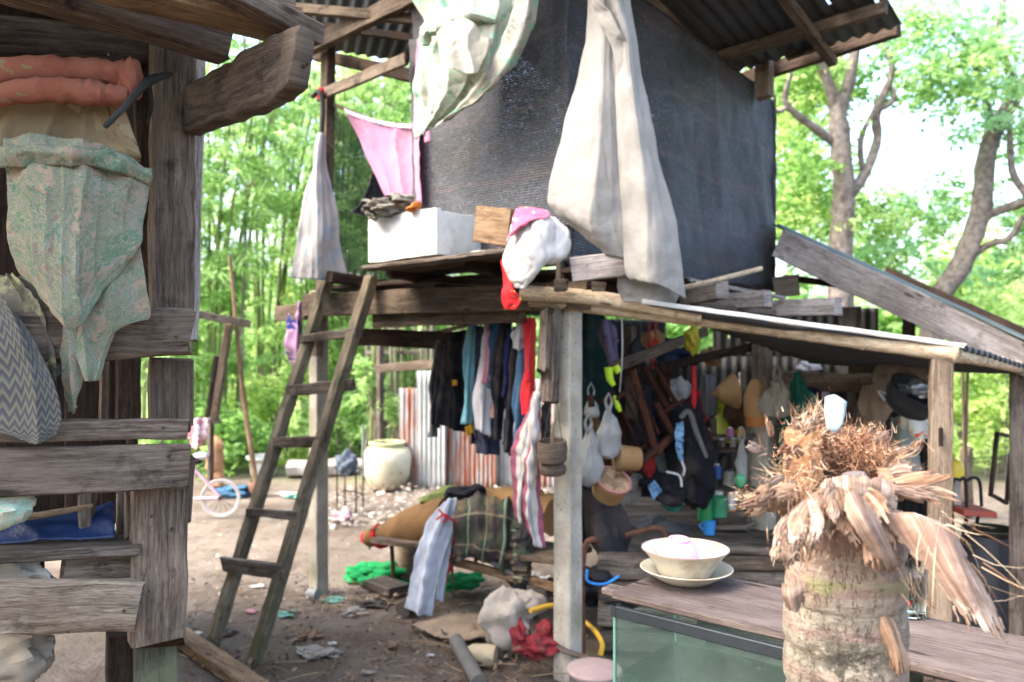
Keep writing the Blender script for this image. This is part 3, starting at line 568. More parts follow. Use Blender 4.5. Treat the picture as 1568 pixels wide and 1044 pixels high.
def leaf_mesh(name, V):
    n = len(V)//4; me = bpy.data.meshes.new(name); me.vertices.add(n*4); me.vertices.foreach_set('co', V.astype(np.float32).ravel())
    me.loops.add(n*6); me.polygons.add(n*2); b = np.arange(n)*4
    me.loops.foreach_set('vertex_index', np.stack([b, b+1, b+2, b, b+2, b+3], 1).astype(np.int32).ravel())
    me.polygons.foreach_set('loop_start', (np.arange(n*2)*3).astype(np.int32)); me.update(calc_edges=True); return me
def leaf_part(root, name, V, mat):
    me = leaf_mesh(name, V); me.materials.append(M[mat]); o = bpy.data.objects.new(name, me); COL.objects.link(o); o.parent = root
    if root: o.matrix_parent_inverse = Matrix.Translation(-root.location)
    return o
# bamboo clumps: three moulds, each copied
def bamboo_mould(seed, ncul, h, lean, mats, per, low=.5):
    r = random.Random(seed); t = thing('bamboo_clump', None, None, (0, 0, 0)); cl = []
    for i in range(ncul):
        a = r.uniform(0, 6.28); d = r.uniform(.05, .5); b = Vector((math.cos(a)*d, math.sin(a)*d, -.1)); o = Vector((math.cos(a)*lean*r.uniform(.2, 1), math.sin(a)*lean*r.uniform(.2, 1), 0))
        hh = h*r.uniform(.7, 1.05); pts = [b, b+o*.12+Z*hh*.35, b+o*.42+Z*hh*.68, b+o*.95+Z*hh*.93]
        part(t, 'culm', MB().tube(pts, [.025, .024, .019, .008], 7, 5), 'culm' if i % 4 else 'culmg')
        P = smooth(pts, None, 14)
        for k in range(3, 15):
            if P[k].z < low or r.random() < .22: continue
            q = P[k]+Vector((r.uniform(-.5, .5), r.uniform(-.5, .5), r.uniform(-.2, .2))); cl.append((q, (r.uniform(.25, .5), r.uniform(.25, .5), r.uniform(.15, .34))))
    V = leaves(cl, per, .15, .16, .55, seed=seed); n = len(V)//8*4
    leaf_part(t, 'foliage', V[:n], mats[0]); leaf_part(t, 'foliage', V[n:], mats[1]); return t
mA = bamboo_mould(1, 11, 7.5, 2.2, ('lf_mid', 'lf_yel'), 120); mB = bamboo_mould(2, 14, 6.5, 1.6, ('lf_dark', 'lf_mid'), 190, .3); mC = bamboo_mould(3, 9, 8.5, 3.0, ('lf_yel', 'lf_mid'), 95, 1.2)
used = set(); BG = 'bamboo clumps of the grove behind the yard'
def put_b(mould, px, Y, rz, sc, label):
    o = mould if mould.name not in used else copy_tree(mould)
    used.add(mould.name); p = W(px, 522, Y); o.location = (p.x, p.y, 0); o.rotation_euler.z = rz; o.scale = (sc, sc, sc); tag(o, label, 'bamboo', BG)
    for ch in [x for x in COL.objects if x.parent == o]: ch.matrix_parent_inverse = Matrix()
put_b(mB, 318, 10.5, 0, 1.0, 'dark dense bamboo clump just right of the timber hut post')
put_b(mA, 400, 12.5, 1.1, 1.0, 'bright bamboo clump seen behind the leaning pole of the yard frame')
put_b(mC, 300, 15.0, 2.1, 1.0, 'tall airy bamboo clump arching above the dark clump beside the timber hut')
put_b(mB, 520, 12.0, 2.6, .95, 'dark bamboo clump seen through and behind the ladder')
put_b(mA, 470, 17.0, .4, 1.2, 'pale bamboo clump farthest back behind the hanging grey towel')
put_b(mC, 585, 14.5, 3.6, 1.0, 'yellow-green bamboo clump behind the pink cloth')
put_b(mB, 640, 11.0, 4.4, .8, 'low dark bamboo clump behind the stick screen and the net screen')
put_b(mA, 190, 13.0, 5.0, 1.0, 'bamboo clump mostly hidden behind the timber hut wall')
put_b(mA, 760, 13.5, 2.9, .9, 'bamboo clump behind the tin fence and hanging clothes')
put_b(mB, 960, 14.0, 1.9, .8, 'bamboo clump behind the back wall of the lean-to kitchen')
# low dark thicket
def bush(label, px, Y, r, z, mat, per=600, size=.1, group=None, seed=3, asp=.4, name='shrub', nst=6):
    p = W(px, 522, Y); t = thing(name, label, 'shrub', (p.x, p.y, 0), group); q = random.Random(seed)
    for i in range(nst):
        e = Vector((p.x+q.uniform(-r, r)*.7, p.y+q.uniform(-r, r)*.5, z+q.uniform(.0, r*.8))); b = Vector((p.x+q.uniform(-.2, .2), p.y+q.uniform(-.2, .2), -.05)); part(t, 'stem', MB().tube([b, b.lerp(e, .5)+Vector((q.uniform(-.1, .1), 0, .1)), e], [.018, .012, .005], 6, 3), 'bark')
    cl = [((p.x+q.uniform(-r, r)*.8, p.y+q.uniform(-r, r)*.6, max(.15, z+q.uniform(-r, r)*.8)), (r*.5, r*.5, r*.4)) for i in range(10)]
    leaf_part(t, 'foliage', leaves(cl, per, size, asp, .2, seed=seed), mat); return t
bush('feathery green bamboo shoot leaning over the stick screen beside the cream jar', 585, 8.9, .38, .95, 'lf_mid', 700, .09, seed=11, asp=.2)
bush('dark green shrub at the foot of the bamboo behind the bicycle', 330, 9.6, .7, .5, 'lf_dark', 600, .1, 'shrubs at the foot of the bamboo', 12)
bush('bright green shrub low between the pole frame and the ladder', 430, 11.5, .8, .6, 'lf_yel', 500, .1, 'shrubs at the foot of the bamboo', 13)
bush('dull green shrub low behind the upper half of the ladder', 530, 10.6, .6, .6, 'lf_mid', 500, .1, 'shrubs at the foot of the bamboo', 14)
# broadleaf trees on the right
def limb(root, pts, rad, name='branch'): return part(root, name, MB().tube([W(*p) for p in pts], rad, 12, 5, jit=.16), 'bark')
def tree(label, base, trunk, rad, limbs, clumps, mats, per, size, seed, asp=.5):
    t = thing('broadleaf_tree', label, 'tree', (W(*base).x, base[2], 0), 'broadleaf trees right of the roofs')
    b = W(*base); part(t, 'trunk', MB().tube([Vector((b.x, b.y, -.1))]+[W(*p) for p in trunk], rad, 16, 6, jit=.14), 'bark')
    for p, r in limbs: limb(t, p, r)
    h = len(mats)
    for i, m in enumerate(mats): leaf_part(t, 'foliage', leaves([(W(*c), (c2*1.3, c2*1.4, c2*1.05)) for j, (c, c2) in enumerate(clumps) if j % h == i or j % 3 == 0], per/1.9, size, asp, .25, seed=seed+i), m)
    return t
tree('forked tree with a thick mottled trunk rising behind the tin gable', (1285, 700, 8.6), [(1288, 385, 8.6), (1292, 300, 8.6), (1286, 215, 8.6), (1281, 150, 8.6)], [.13, .125, .11, .10, .085],
     [([(1283, 170, 8.6), (1262, 110, 8.5), (1238, 60, 8.4), (1220, -30, 8.3)], [.07, .05, .04, .02]), ([(1288, 165, 8.6), (1303, 110, 8.6), (1310, 40, 8.6), (1300, -60, 8.4)], [.07, .055, .05, .03]),
      ([(1280, 222, 8.6), (1250, 198, 8.5), (1216, 172, 8.4), (1202, 150, 8.35), (1212, 110, 8.3)], [.04, .045, .035, .03, .02]), ([(1204, 165, 8.38), (1190, 170, 8.3), (1170, 150, 8.3)], [.025, .02, .012]),
      ([(1300, 300, 8.6), (1328, 260, 8.7), (1343, 215, 8.8), (1342, 170, 8.8), (1366, 110, 8.8), (1350, 50, 8.8)], [.06, .05, .045, .045, .035, .02]), ([(1343, 170, 8.8), (1368, 152, 8.8), (1362, 125, 8.8)], [.03, .03, .02]), ([(1322, 270, 8.7), (1318, 215, 8.7), (1340, 165, 8.7)], [.03, .03, .02])],
     [((1215, 120, 9), .5), ((1230, 200, 9.2), .5), ((1215, 280, 9.0), .55), ((1240, 330, 9.2), .5), ((1200, 230, 9.5), .4), ((1330, 120, 9.3), .35), ((1250, 120, 9.5), .4), ((1340, 330, 9.6), .35), ((1230, 60, 9), .5), ((1180, 320, 10), .5), ((1300, 60, 9.6), .4), ((1225, 250, 8.4), .3)],
     ('lf_mid', 'lf_yel', 'lf_dark'), 640, .09, 21)
tree('leaning tree at the right edge with a crooked trunk and drooping leafy boughs', (1405, 800, 9.4), [(1432, 480, 9.4), (1470, 410, 9.4), (1500, 330, 9.4), (1512, 230, 9.4), (1540, 170, 9.4), (1580, 110, 9.4)], [.13, .12, .12, .11, .10, .085, .07],
     [([(1500, 335, 9.4), (1530, 322, 9.3), (1560, 312, 9.2), (1600, 300, 9.0)], [.06, .05, .05, .04]), ([(1490, 390, 9.4), (1520, 372, 9.3), (1545, 365, 9.2), (1568, 330, 9.1)], [.04, .04, .035, .03]), ([(1545, 180, 9.3), (1550, 260, 9.2), (1575, 300, 9.1)], [.03, .035, .05]),
      ([(1520, 200, 9.4), (1500, 120, 9.2), (1470, 60, 9), (1400, 10, 9)], [.05, .04, .03, .015]), ([(1560, 140, 9.2), (1530, 60, 9), (1540, -20, 9)], [.05, .04, .03])],
     [((1440, 60, 8.6), .55), ((1520, 40, 8.4), .6), ((1480, 110, 8.6), .5), ((1430, 130, 9), .4), ((1540, 110, 8.8), .5), ((1510, 170, 9.2), .4), ((1560, 210, 9.5), .35), ((1400, 40, 8.8), .4), ((1460, 300, 10), .4), ((1410, 330, 10), .35), ((1550, 400, 9.8), .35), ((1500, 420, 10), .3), ((1350, 395, 9.6), .3), ((1400, 400, 9.8), .3), ((1350, 340, 9.6), .25), ((1570, 330, 9.9), .3)],
     ('lf_mid', 'lf_cool'), 760, .088, 31)
tree('slim young tree far behind, left of the roof edge gap', (1130, 700, 12), [(1140, 300, 12), (1150, 0, 12)], [.1, .08, .05], [([(1142, 250, 12), (1210, 100, 12), (1230, 0, 12)], [.05, .04, .02])],
     [((1200, 150, 12), .8), ((1230, 260, 12), .9), ((1190, 330, 12), .8), ((1280, 350, 12.5), .8), ((1100, 100, 12), .9), ((1180, 20, 12), .8), ((1050, 300, 12), .9)], ('lf_yel', 'lf_mid'), 480, .15, 41)
tree('sunlit tree behind the pale tie board and pink cloth', (600, 700, 12.5), [(590, 300, 12.5), (600, 60, 12.5)], [.12, .1, .05], [([(592, 300, 12.5), (560, 150, 12.5), (530, 60, 12.5)], [.05, .04, .02]), ([(595, 220, 12.5), (640, 140, 12.5), (690, 100, 12.5)], [.05, .04, .02])],
     [((560, 120, 12.5), .6), ((600, 160, 12.3), .7), ((620, 110, 12.6), .6), ((540, 200, 12.5), .4), ((680, 140, 12.5), .7), ((740, 60, 12.5), .7), ((560, 300, 12.9), .7), ((600, 380, 12.9), .7)], ('lf_yel', 'lf_mid'), 300, .13, 51)
# meadow growth seen through the right opening, and the far wood
bush('bright green bush in the sunny meadow beyond the mirror frame', 1535, 9.0, .7, .9, 'lf_yel', 500, .1, 'meadow bushes', 61, .4)
bush('pale green bush left of the meadow opening behind the tall post', 1475, 10.5, .8, 1.1, 'lf_mid', 450, .1, 'meadow bushes', 62, .4)
bush('large leafy bush out in the meadow behind the tall thin canes', 1510, 13.0, 1.5, 1.6, 'lf_yel', 350, .13, 'meadow bushes', 63, .4)
bush('meadow bush at the right border of the photo', 1620, 10.0, 1.1, 1.2, 'lf_yel', 400, .11, 'meadow bushes', 64, .4)
q = random.Random(5); cl = []
for i in range(110):
    a = R(-52+104*i/109+q.uniform(-1, 1)); d = q.uniform(24, 34); zz = q.choice([.8, 1.2, 1.8, 2.4]); cl.append(((math.sin(a)*d, math.cos(a)*d, zz+q.uniform(-.5, .5)), (q.uniform(1, 1.8), 1.2, q.uniform(1, 1.5))))
V = leaves(cl, 210, .42, .5, .2, seed=77); o = leaf_part(None, 'far_wood', V, 'lf_mid'); tag(o, 'far wood, its haze put into pale leaf colour, closing off the meadow and the bamboo grove', 'woodland', None, 'stuff')
# grass
r = np.random.default_rng(9); n = 26000; X = r.uniform(-14, 22, n); Yg = r.uniform(9.8, 22, n); kk = (Yg+np.sin(X)*.4 > 10.4); X, Yg = X[kk], Yg[kk]; n = len(X)
b = np.stack([X, Yg, np.zeros(n)-.02], 1); hgt = r.uniform(.1, .34, n); a = r.uniform(0, 6.28, n); dx = np.stack([np.cos(a), np.sin(a), 0*a], 1)*.012; tip = b+np.stack([r.normal(0, .06, n), r.normal(0, .06, n), hgt], 1)
V = np.stack([b-dx, b+dx, (b+dx*.5+tip)/2+dx*.3, tip], 1).reshape(-1, 3); o = leaf_part(None, 'meadow_grass', V, 'lf_yel'); tag(o, 'bright sunlit grass of the meadow beyond the yard', 'grass', None, 'stuff')

# ---------------------------------------------------------------- fabrics near-left
M['orange'] = flower_m('orange_quilt', 'b0705a', [('9c8f68', .67, 16), ('a3624e', .6, 9)], 12, .5)
M['curt'] = flower_m('beige_floral', '9c8a6c', [('7d5448', .68, 9), ('ab9c7c', .6, 7), ('6a7a60', .7, 12)], 12, .65)
M['florg'] = flower_m('green_peach_floral', '7f8470', [('9c8a78', .56, 8), ('858a7c', .57, 16), ('647c66', .56, 12), ('8a7066', .64, 14)], 22, .68, line='a5a083')
M['mint'] = flower_m('mint_floral', 'bdbba8', [('7fb598', .565, 24), ('a6c4ae', .56, 12), ('858c88', .68, 20)], 20, .8)
def zig_m():
    t = NT('zigzag_print'); sep = t.n('SeparateXYZ', {0: t.uv()}); u, v = sep.outputs[0], sep.outputs[1]
    tri = t.math('ABSOLUTE', t.math('SUBTRACT', t.math('FRACT', t.math('DIVIDE', u, .026)), .5)); q = t.math('ADD', v, t.math('MULTIPLY', tri, .036))
    c = t.mix(wave(t, q, .021, .42, 0, .12), lin('5c5c60', .55), lin('7d7c6a', .55)); c = t.mix(wave(t, q, .021, .14, .3, .06), c, lin('45454c', .8)); t.bump(t.noise(t.uv(), 24, 4), .005, .5); return t.fin(c, .93, .15)
M['zig'] = zig_m(); M['zigd'] = cloth_m('dark_patterned', '5a564c', 1.1, .4, '8a8562')
def plaid_m():
    t = NT('plaid_cloth'); sep = t.n('SeparateXYZ', {0: t.uv()}); u, v = sep.outputs[0], sep.outputs[1]
    c = lin('3a3c36'); c = t.mix(t.math('MULTIPLY', wave(t, u, .12, .4), .5), c, lin('4c3a44')); c = t.mix(t.math('MULTIPLY', wave(t, v, .12, .4), .5), c, lin('31402f'))
    c = t.mix(t.math('MULTIPLY', wave(t, u, .12, .06, .3), .75), c, lin('8c9a86')); c = t.mix(t.math('MULTIPLY', wave(t, v, .12, .05, .2), .75), c, lin('8f8468'))
    c = t.mix(t.math('MULTIPLY', t.step(t.noise(t.uv(), 6, 4), .52, .66), .6), c, lin('7d6a50')); t.bump(t.noise(t.uv(), 18, 4), .01, .6); return t.fin(c, .95, .1)
M['plaid'] = plaid_m()
rampd = lambda v: .35+.65*v
blk = MB().tube([W(-260, 112, 1.75), W(-60, 116, 1.8), W(60, 108, 1.84), W(150, 111, 1.88), W(202, 118, 1.9)], [.034, .033, .031, .030, .033], 16, 8, jit=.12)
blk.tube([W(-260, 146, 1.76), W(-60, 150, 1.79), W(60, 138, 1.82), W(140, 142, 1.85), (W(196, 148, 1.875))], [.022, .024, .026, .030, .022], 14, 8, jit=.14)
blk.blob(W(202, 122, 1.885), (.026, .03, .046), 16, 12, .2)
single('folded_quilt', blk, 'orange', 'rolled orange floral quilt laid along the top rail of the timber hut', 'quilt')
single('curtain', MB().patch([[(-260, 140, 1.80), (-60, 138, 1.82), (60, 138, 1.84), (130, 142, 1.87), (190, 165, 1.9)], [(-260, 190, 1.82), (-60, 190, 1.84), (50, 190, 1.87), (130, 190, 1.9), (212, 232, 1.93)], [(-260, 250, 1.84), (-60, 250, 1.86), (50, 255, 1.9), (130, 250, 1.92), (215, 250, 1.96)]], 60, 20, folds=((.007, 5.2, .1),), wr=.012, wf=16),
       'curt', 'beige curtain with brown flowers just below the orange quilt', 'curtain', solid=.003)
fl1 = [[(2, 210, 1.80), (60, 204, 1.79), (110, 210, 1.80), (170, 225, 1.85), (229, 262, 1.9)], [(6, 260, 1.79), (60, 262, 1.76), (115, 262, 1.77), (170, 265, 1.83), (230, 290, 1.9)],
       [(10, 330, 1.79), (60, 335, 1.75), (110, 345, 1.76), (165, 335, 1.81), (222, 340, 1.88)], [(16, 385, 1.79), (60, 420, 1.75), (108, 455, 1.75), (160, 410, 1.81), (216, 375, 1.86)], [(30, 420, 1.80), (70, 465, 1.76), (112, 505, 1.76), (165, 440, 1.82), (200, 395, 1.87)]]
fc1 = thing('floral_cloth', 'green and peach floral cloth draped in swags to a point from the near hut rail', 'cloth', W(120, 580, 1.8))
part(fc1, 'upper_swag', MB().patch(fl1, 60, 56, folds=((.005, 3.1, .3), (.002, 7.3, 0)), wr=.014, wf=12), 'florg', solid=.0015)
part(fc1, 'lower_tail', MB().patch([[(88, 430, 1.82), (150, 410, 1.84), (214, 372, 1.88)], [(100, 480, 1.81), (155, 455, 1.82), (224, 440, 1.88)], [(108, 520, 1.80), (155, 500, 1.82), (229, 489, 1.88)], [(120, 555, 1.8), (148, 545, 1.82), (182, 508, 1.86)], [(130, 584, 1.8), (140, 584, 1.81), (152, 582, 1.82)]], 40, 40, folds=((.005, 2.1, .6),), wr=.012, wf=12), 'florg', solid=.0015)
single('floral_cloth', MB().patch([[(92, 480, 1.83), (105, 490, 1.8), (128, 500, 1.8)], [(96, 540, 1.83), (108, 545, 1.8), (130, 560, 1.81)], [(100, 590, 1.83), (112, 620, 1.81), (124, 600, 1.82)], [(106, 630, 1.83), (110, 634, 1.82), (116, 625, 1.82)]], 14, 30, folds=((.006, 1.6, 0),), wr=.008), 'florg', 'narrow pale tail of printed cloth hanging between the zigzag sheet and the floral point', 'cloth', solid=.002)
rol = MB().patch([[(-50, 225, 1.76), (40, 222, 1.75), (110, 226, 1.76), (175, 232, 1.82), (229, 262, 1.9)], [(-50, 236, 1.755), (40, 234, 1.74), (110, 236, 1.755), (175, 242, 1.815), (231, 268, 1.89)], [(-50, 258, 1.77), (40, 258, 1.76), (110, 254, 1.77), (175, 262, 1.82), (230, 284, 1.9)]], 40, 8, folds=((.005, 4, 0),), wr=.014, wf=22)
single('floral_cloth', rol, 'florg', 'bunched upper roll of floral cloth tied across the near hut', 'cloth', solid=.002)
single('patterned_cloth', MB().patch([[(-40, 425, 1.84), (0, 420, 1.82), (18, 418, 1.82), (34, 425, 1.84)], [(-40, 480, 1.84), (20, 470, 1.80), (50, 460, 1.8), (70, 470, 1.83)], [(-20, 560, 1.84), (40, 545, 1.82), (72, 540, 1.8), (98, 520, 1.84)], [(20, 600, 1.84), (60, 590, 1.82), (82, 585, 1.81), (96, 570, 1.84)]], 40, 30, folds=((.008, 4.2, 0),), wr=.01), 'zigd', 'dark grey patterned cloth gathered above the zigzag sheet', 'cloth', solid=.002)
single('zigzag_cloth', MB().patch([[(-90, 450, 1.77), (-20, 452, 1.76), (0, 455, 1.76), (14, 462, 1.77)], [(-90, 530, 1.76), (-10, 520, 1.74), (30, 510, 1.74), (52, 520, 1.76)], [(-90, 600, 1.76), (0, 590, 1.74), (50, 585, 1.74), (84, 590, 1.76)], [(-90, 640, 1.76), (0, 655, 1.74), (50, 655, 1.74), (94, 640, 1.76)], [(-90, 640, 1.76), (0, 662, 1.74), (50, 680, 1.74), (86, 668, 1.76)]], 40, 40, folds=((.006, 2.2, .4),), wr=.006), 'zig', 'grey cloth with a pale zigzag print hanging at the left edge', 'cloth', solid=.002)
single('tie_strap', MB().tube([W(160, 194, 1.80), W(185, 170, 1.82), W(215, 135, 1.86), W(238, 120, 1.95), W(262, 113, 2.05)], [.006, .007, .009, .011, .006], 8, jit=.2).tube([W(228, 130, 1.93), W(232, 160, 1.96), W(226, 190, 2.0)], [.007, .005, .004], 6, jit=.2), 'rope', 'dark green strap tying the quilt to the hut post', 'strap')
single('floral_bundle', MB().blob(W(-10, 780, 1.82), (.10, .06, .042), 24, 14, .2, rot=.1, fold=.02), 'mint', 'pale floral bundle poking out below the wide hut plank', 'bundle')
M['blue'] = plain('blue_plastic', '1c3d74', .4, .45, .4, .25, 8, .004); single('blue_sheet', MB().patch([[(-160, 795, 1.95), (0, 790, 1.98), (90, 780, 2.0), (176, 768, 2.05)], [(-160, 815, 1.9), (0, 808, 1.93), (90, 800, 1.96), (176, 796, 2.0)], [(-160, 838, 1.86), (0, 830, 1.9), (90, 825, 1.93), (176, 822, 1.97)]], 30, 10, folds=((.006, 2, 0),), wr=.008, wf=14), 'blue', 'crumpled blue plastic sheet on the grey shelf', 'sheet', solid=.002)
single('stick', MB().tube([W(40, 792, 1.94), W(90, 784, 1.95), W(142, 774, 1.97)], [.009, .008, .005], 8), 'pole', 'short yellowish stick lying over the blue plastic sheet', 'stick')
single('plastic_bag', MB().patch([[(-60, 850, 1.95), (30, 850, 1.93), (60, 860, 1.93)], [(-60, 880, 1.95), (40, 875, 1.9), (90, 886, 1.92)], [(-60, 900, 1.95), (40, 896, 1.92), (108, 900, 1.94)]], 20, 12, folds=((.008, 2.3, 0),), wr=.02, wf=20), 'bagw', 'crumpled clear plastic bag behind the peeled rail', 'bag', solid=.001)
single('cloth_bag', MB().blob(W(28, 1008, 1.9), (.09, .06, .055), 22, 14, .25, rot=.3, fold=.05, fs_=5), cloth_m('grey_bag', '8d8578', .8, .3), 'grey cloth bag sagging below the peeled rail at the left edge', 'bag')
# ---------------------------------------------------------------- cloths on and around the stilt hut
single('grey_towel', MB().patch([[(487, 205, 4.5), (492, 203, 4.48), (498, 206, 4.5)], [(478, 255, 4.5), (488, 250, 4.44), (502, 260, 4.5)], [(462, 330, 4.5), (488, 325, 4.42), (520, 330, 4.5)], [(452, 390, 4.5), (485, 390, 4.4), (522, 372, 4.5)], [(444, 425, 4.5), (482, 428, 4.42), (534, 432, 4.5)]], 34, 40, folds=((.013, 1.7, .1), (.005, 5, 0)), ramp=rampd, wr=.02, wf=7),
       cloth_m('grey_towel_cloth', 'a3a09d', .9, .2, '8a98a0'), 'long grey towel tied by its top to the dark post above the ladder', 'towel', solid=.004)
single('cord', MB().tube([W(478, 148, 4.55), W(488, 140, 4.5), W(494, 160, 4.5), W(492, 206, 4.5)], .014, 7).tube([W(512, 155, 4.6), W(520, 200, 4.6), W(512, 225, 4.6), W(500, 215, 4.6)], .004, 5), 'rope', 'dark knotted cord hanging from the end of the tie board above the grey towel', 'cord')
single('red_rag', MB().blob(W(491, 143, 4.62), (.025, .02, .03), 10, 8, .3), cloth_m('red_cloth', 'c02a35', .8), 'small red rag wrapped on the end of the pale tie board', 'rag')
pk = cloth_m('pink_cloth', 'e3a9c4', .95, .08, trans=.45)
pt = thing('pink_cloth', 'sheer pink cloth strung as a triangle beside the netting wall', 'cloth', W(580, 300, 4.5))
part(pt, 'sheet', MB().patch([[(528, 172, 4.65), (560, 182, 4.6), (600, 192, 4.5), (636, 194, 4.4)], [(545, 205, 4.65), (570, 215, 4.58), (605, 220, 4.5), (636, 225, 4.4)], [(566, 255, 4.6), (585, 260, 4.54), (608, 262, 4.48), (636, 262, 4.4)], [(588, 300, 4.56), (600, 304, 4.5), (615, 308, 4.46), (636, 308, 4.4)]], 40, 30, folds=((.012, 2.4, .2),), wr=.01, wf=6), pk, solid=.002)
part(pt, 'hem', MB().patch([[(527, 165, 4.65), (560, 178, 4.59), (600, 188, 4.49), (636, 190, 4.39)], [(529, 173, 4.65), (560, 184, 4.59), (600, 194, 4.49), (636, 197, 4.39)]], 30, 3), flower_m('hem_print', 'e8d5da', [('4aa3c9', .6, 18), ('e07ab0', .58, 12)], 14, .9), 'flowery blue and white edging', solid=.003)
single('pink_strip', MB().patch([[(638, 60, 4.12), (646, 60, 4.1)], [(634, 150, 4.2), (642, 150, 4.15)], [(634, 230, 4.2), (641, 230, 4.15)], [(638, 312, 4.2), (645, 312, 4.15)]], 4, 24, wr=.01), pk, 'narrow strip of pink cloth down the left edge of the netting wall', 'cloth', solid=.002)
# mint floral cloth thrown over the top of the netting
mc = thing('mint_floral_cloth', 'big cream cloth with mint flowers thrown over the top left of the netting', 'cloth', W(720, 100, 3.7))
part(mc, 'main_fall', MB().patch([[(600, -60, 3.78), (640, -70, 3.7), (700, -80, 3.6), (770, -80, 3.55), (835, -80, 3.5)], [(628, 5, 3.78), (660, -5, 3.66), (710, -10, 3.55), (770, -10, 3.52), (826, -5, 3.5)], [(643, 42, 3.76), (672, 50, 3.66), (715, 60, 3.52), (760, 50, 3.52), (816, 40, 3.52)],
     [(634, 62, 3.8), (665, 85, 3.7), (710, 105, 3.58), (750, 95, 3.54), (796, 85, 3.56)], [(634, 110, 3.86), (660, 125, 3.76), (700, 140, 3.66), (735, 130, 3.62), (770, 122, 3.62)], [(634, 160, 3.9), (655, 165, 3.82), (680, 168, 3.76), (705, 165, 3.72), (728, 158, 3.7)], [(636, 214, 3.92), (642, 208, 3.88), (652, 200, 3.86), (664, 195, 3.84), (676, 190, 3.82)]], 70, 80, folds=((.016, 2.3, .2), (.006, 5.1, .3)), wr=.045, wf=6.5), 'mint', solid=.004)
part(mc, 'edge_fold', MB().patch([[(795, -80, 3.46), (815, -80, 3.44), (835, -80, 3.46)], [(790, 0, 3.46), (808, 0, 3.42), (826, 0, 3.46)], [(768, 60, 3.5), (792, 60, 3.44), (818, 38, 3.48)], [(738, 115, 3.56), (765, 115, 3.5), (790, 98, 3.54)], [(700, 165, 3.7), (728, 155, 3.62), (755, 130, 3.6)], [(665, 196, 3.8), (680, 185, 3.78), (700, 170, 3.76)]], 20, 60, folds=((.006, 1.5, 0),), wr=.012), flower_m('grey_mint_floral', 'a7a093', [('6ba78a', .58, 20), ('7a7a76', .6, 10)], 18, .85), 'greyer inside of the cloth turned outwards', solid=.003)
part(mc, 'inner_swag', MB().patch([[(668, 48, 3.50), (684, 36, 3.50), (712, 28, 3.49), (742, 52, 3.49), (757, 60, 3.5)], [(670, 82, 3.50), (688, 80, 3.46), (702, 70, 3.46), (730, 62, 3.47), (756, 64, 3.49)], [(678, 100, 3.49), (696, 106, 3.45), (715, 112, 3.44), (732, 110, 3.45), (746, 78, 3.49)]], 40, 26, folds=((.007, 2.6, .4),), wr=.02, wf=9), cloth_m('cream_lining', 'b9b4a2', .8, .2), 'plain cream lining showing in the fold', solid=.004)
part(mc, 'roll', MB().tube([W(650, 70, 3.7), W(655, 45, 3.66), W(680, 40, 3.6), W(720, 22, 3.52), W(760, 30, 3.5)], [.02, .03, .035, .03, .015], 12, 6, jit=.3), 'mint')
# white curtain over the corner
wc = thing('white_curtain', 'long dirty off-white curtain draped over the corner of the netting hut', 'curtain', W(930, 440, 3.4))
part(wc, 'left_fall', MB().patch([[(896, -90, 3.42), (915, -90, 3.36), (940, -90, 3.34)], [(898, 40, 3.44), (918, 40, 3.36), (940, 40, 3.34)], [(880, 130, 3.45), (910, 130, 3.35), (944, 130, 3.34)], [(858, 215, 3.46), (905, 215, 3.33), (948, 215, 3.34)], [(841, 290, 3.47), (900, 295, 3.33), (952, 295, 3.34)], [(846, 322, 3.47), (905, 345, 3.34), (955, 350, 3.34)], [(905, 375, 3.44), (930, 390, 3.38), (962, 398, 3.36)]], 44, 60, folds=((.008, 1.1, .3), (.002, 4.7, .1)), ramp=lambda v: .4+.6*v, wr=.014, wf=8), 'white', solid=.006)
part(wc, 'right_fall', MB().patch([[(915, -90, 3.3), (940, -90, 3.26), (962, -90, 3.3)], [(925, 0, 3.3), (945, 0, 3.25), (966, 0, 3.3)], [(938, 60, 3.32), (958, 60, 3.26), (976, 60, 3.31)], [(942, 150, 3.32), (968, 150, 3.26), (992, 150, 3.31)], [(946, 250, 3.33), (985, 250, 3.27), (1013, 250, 3.32)], [(952, 340, 3.34), (1000, 340, 3.28), (1036, 340, 3.34)], [(958, 420, 3.35), (1005, 420, 3.29), (1046, 405, 3.36)], [(978, 432, 3.36), (1010, 436, 3.3), (1051, 458, 3.4)]], 44, 70, folds=((.005, .9, .6), (.0015, 4, .3)), wr=.014, wf=8), 'white', solid=.006)
part(wc, 'under_layer', MB().patch([[(950, 400, 3.44), (1000, 405, 3.42), (1040, 410, 3.46)], [(945, 440, 3.44), (1000, 445, 3.42), (1042, 440, 3.46)], [(955, 462, 3.44), (1000, 464, 3.42), (1036, 465, 3.46)]], 20, 12, folds=((.008, 1.5, 0),), wr=.02), 'white', solid=.004)
part(wc, 'top_twist', MB().patch([[(898, -60, 3.3), (910, -60, 3.27)], [(906, 0, 3.3), (920, 0, 3.25)], [(912, 20, 3.3), (936, 20, 3.24)], [(925, 50, 3.29), (950, 45, 3.24)], [(938, 75, 3.3), (960, 70, 3.26)], [(945, 120, 3.31), (958, 120, 3.29)]], 10, 40, wr=.012), 'white', solid=.004)
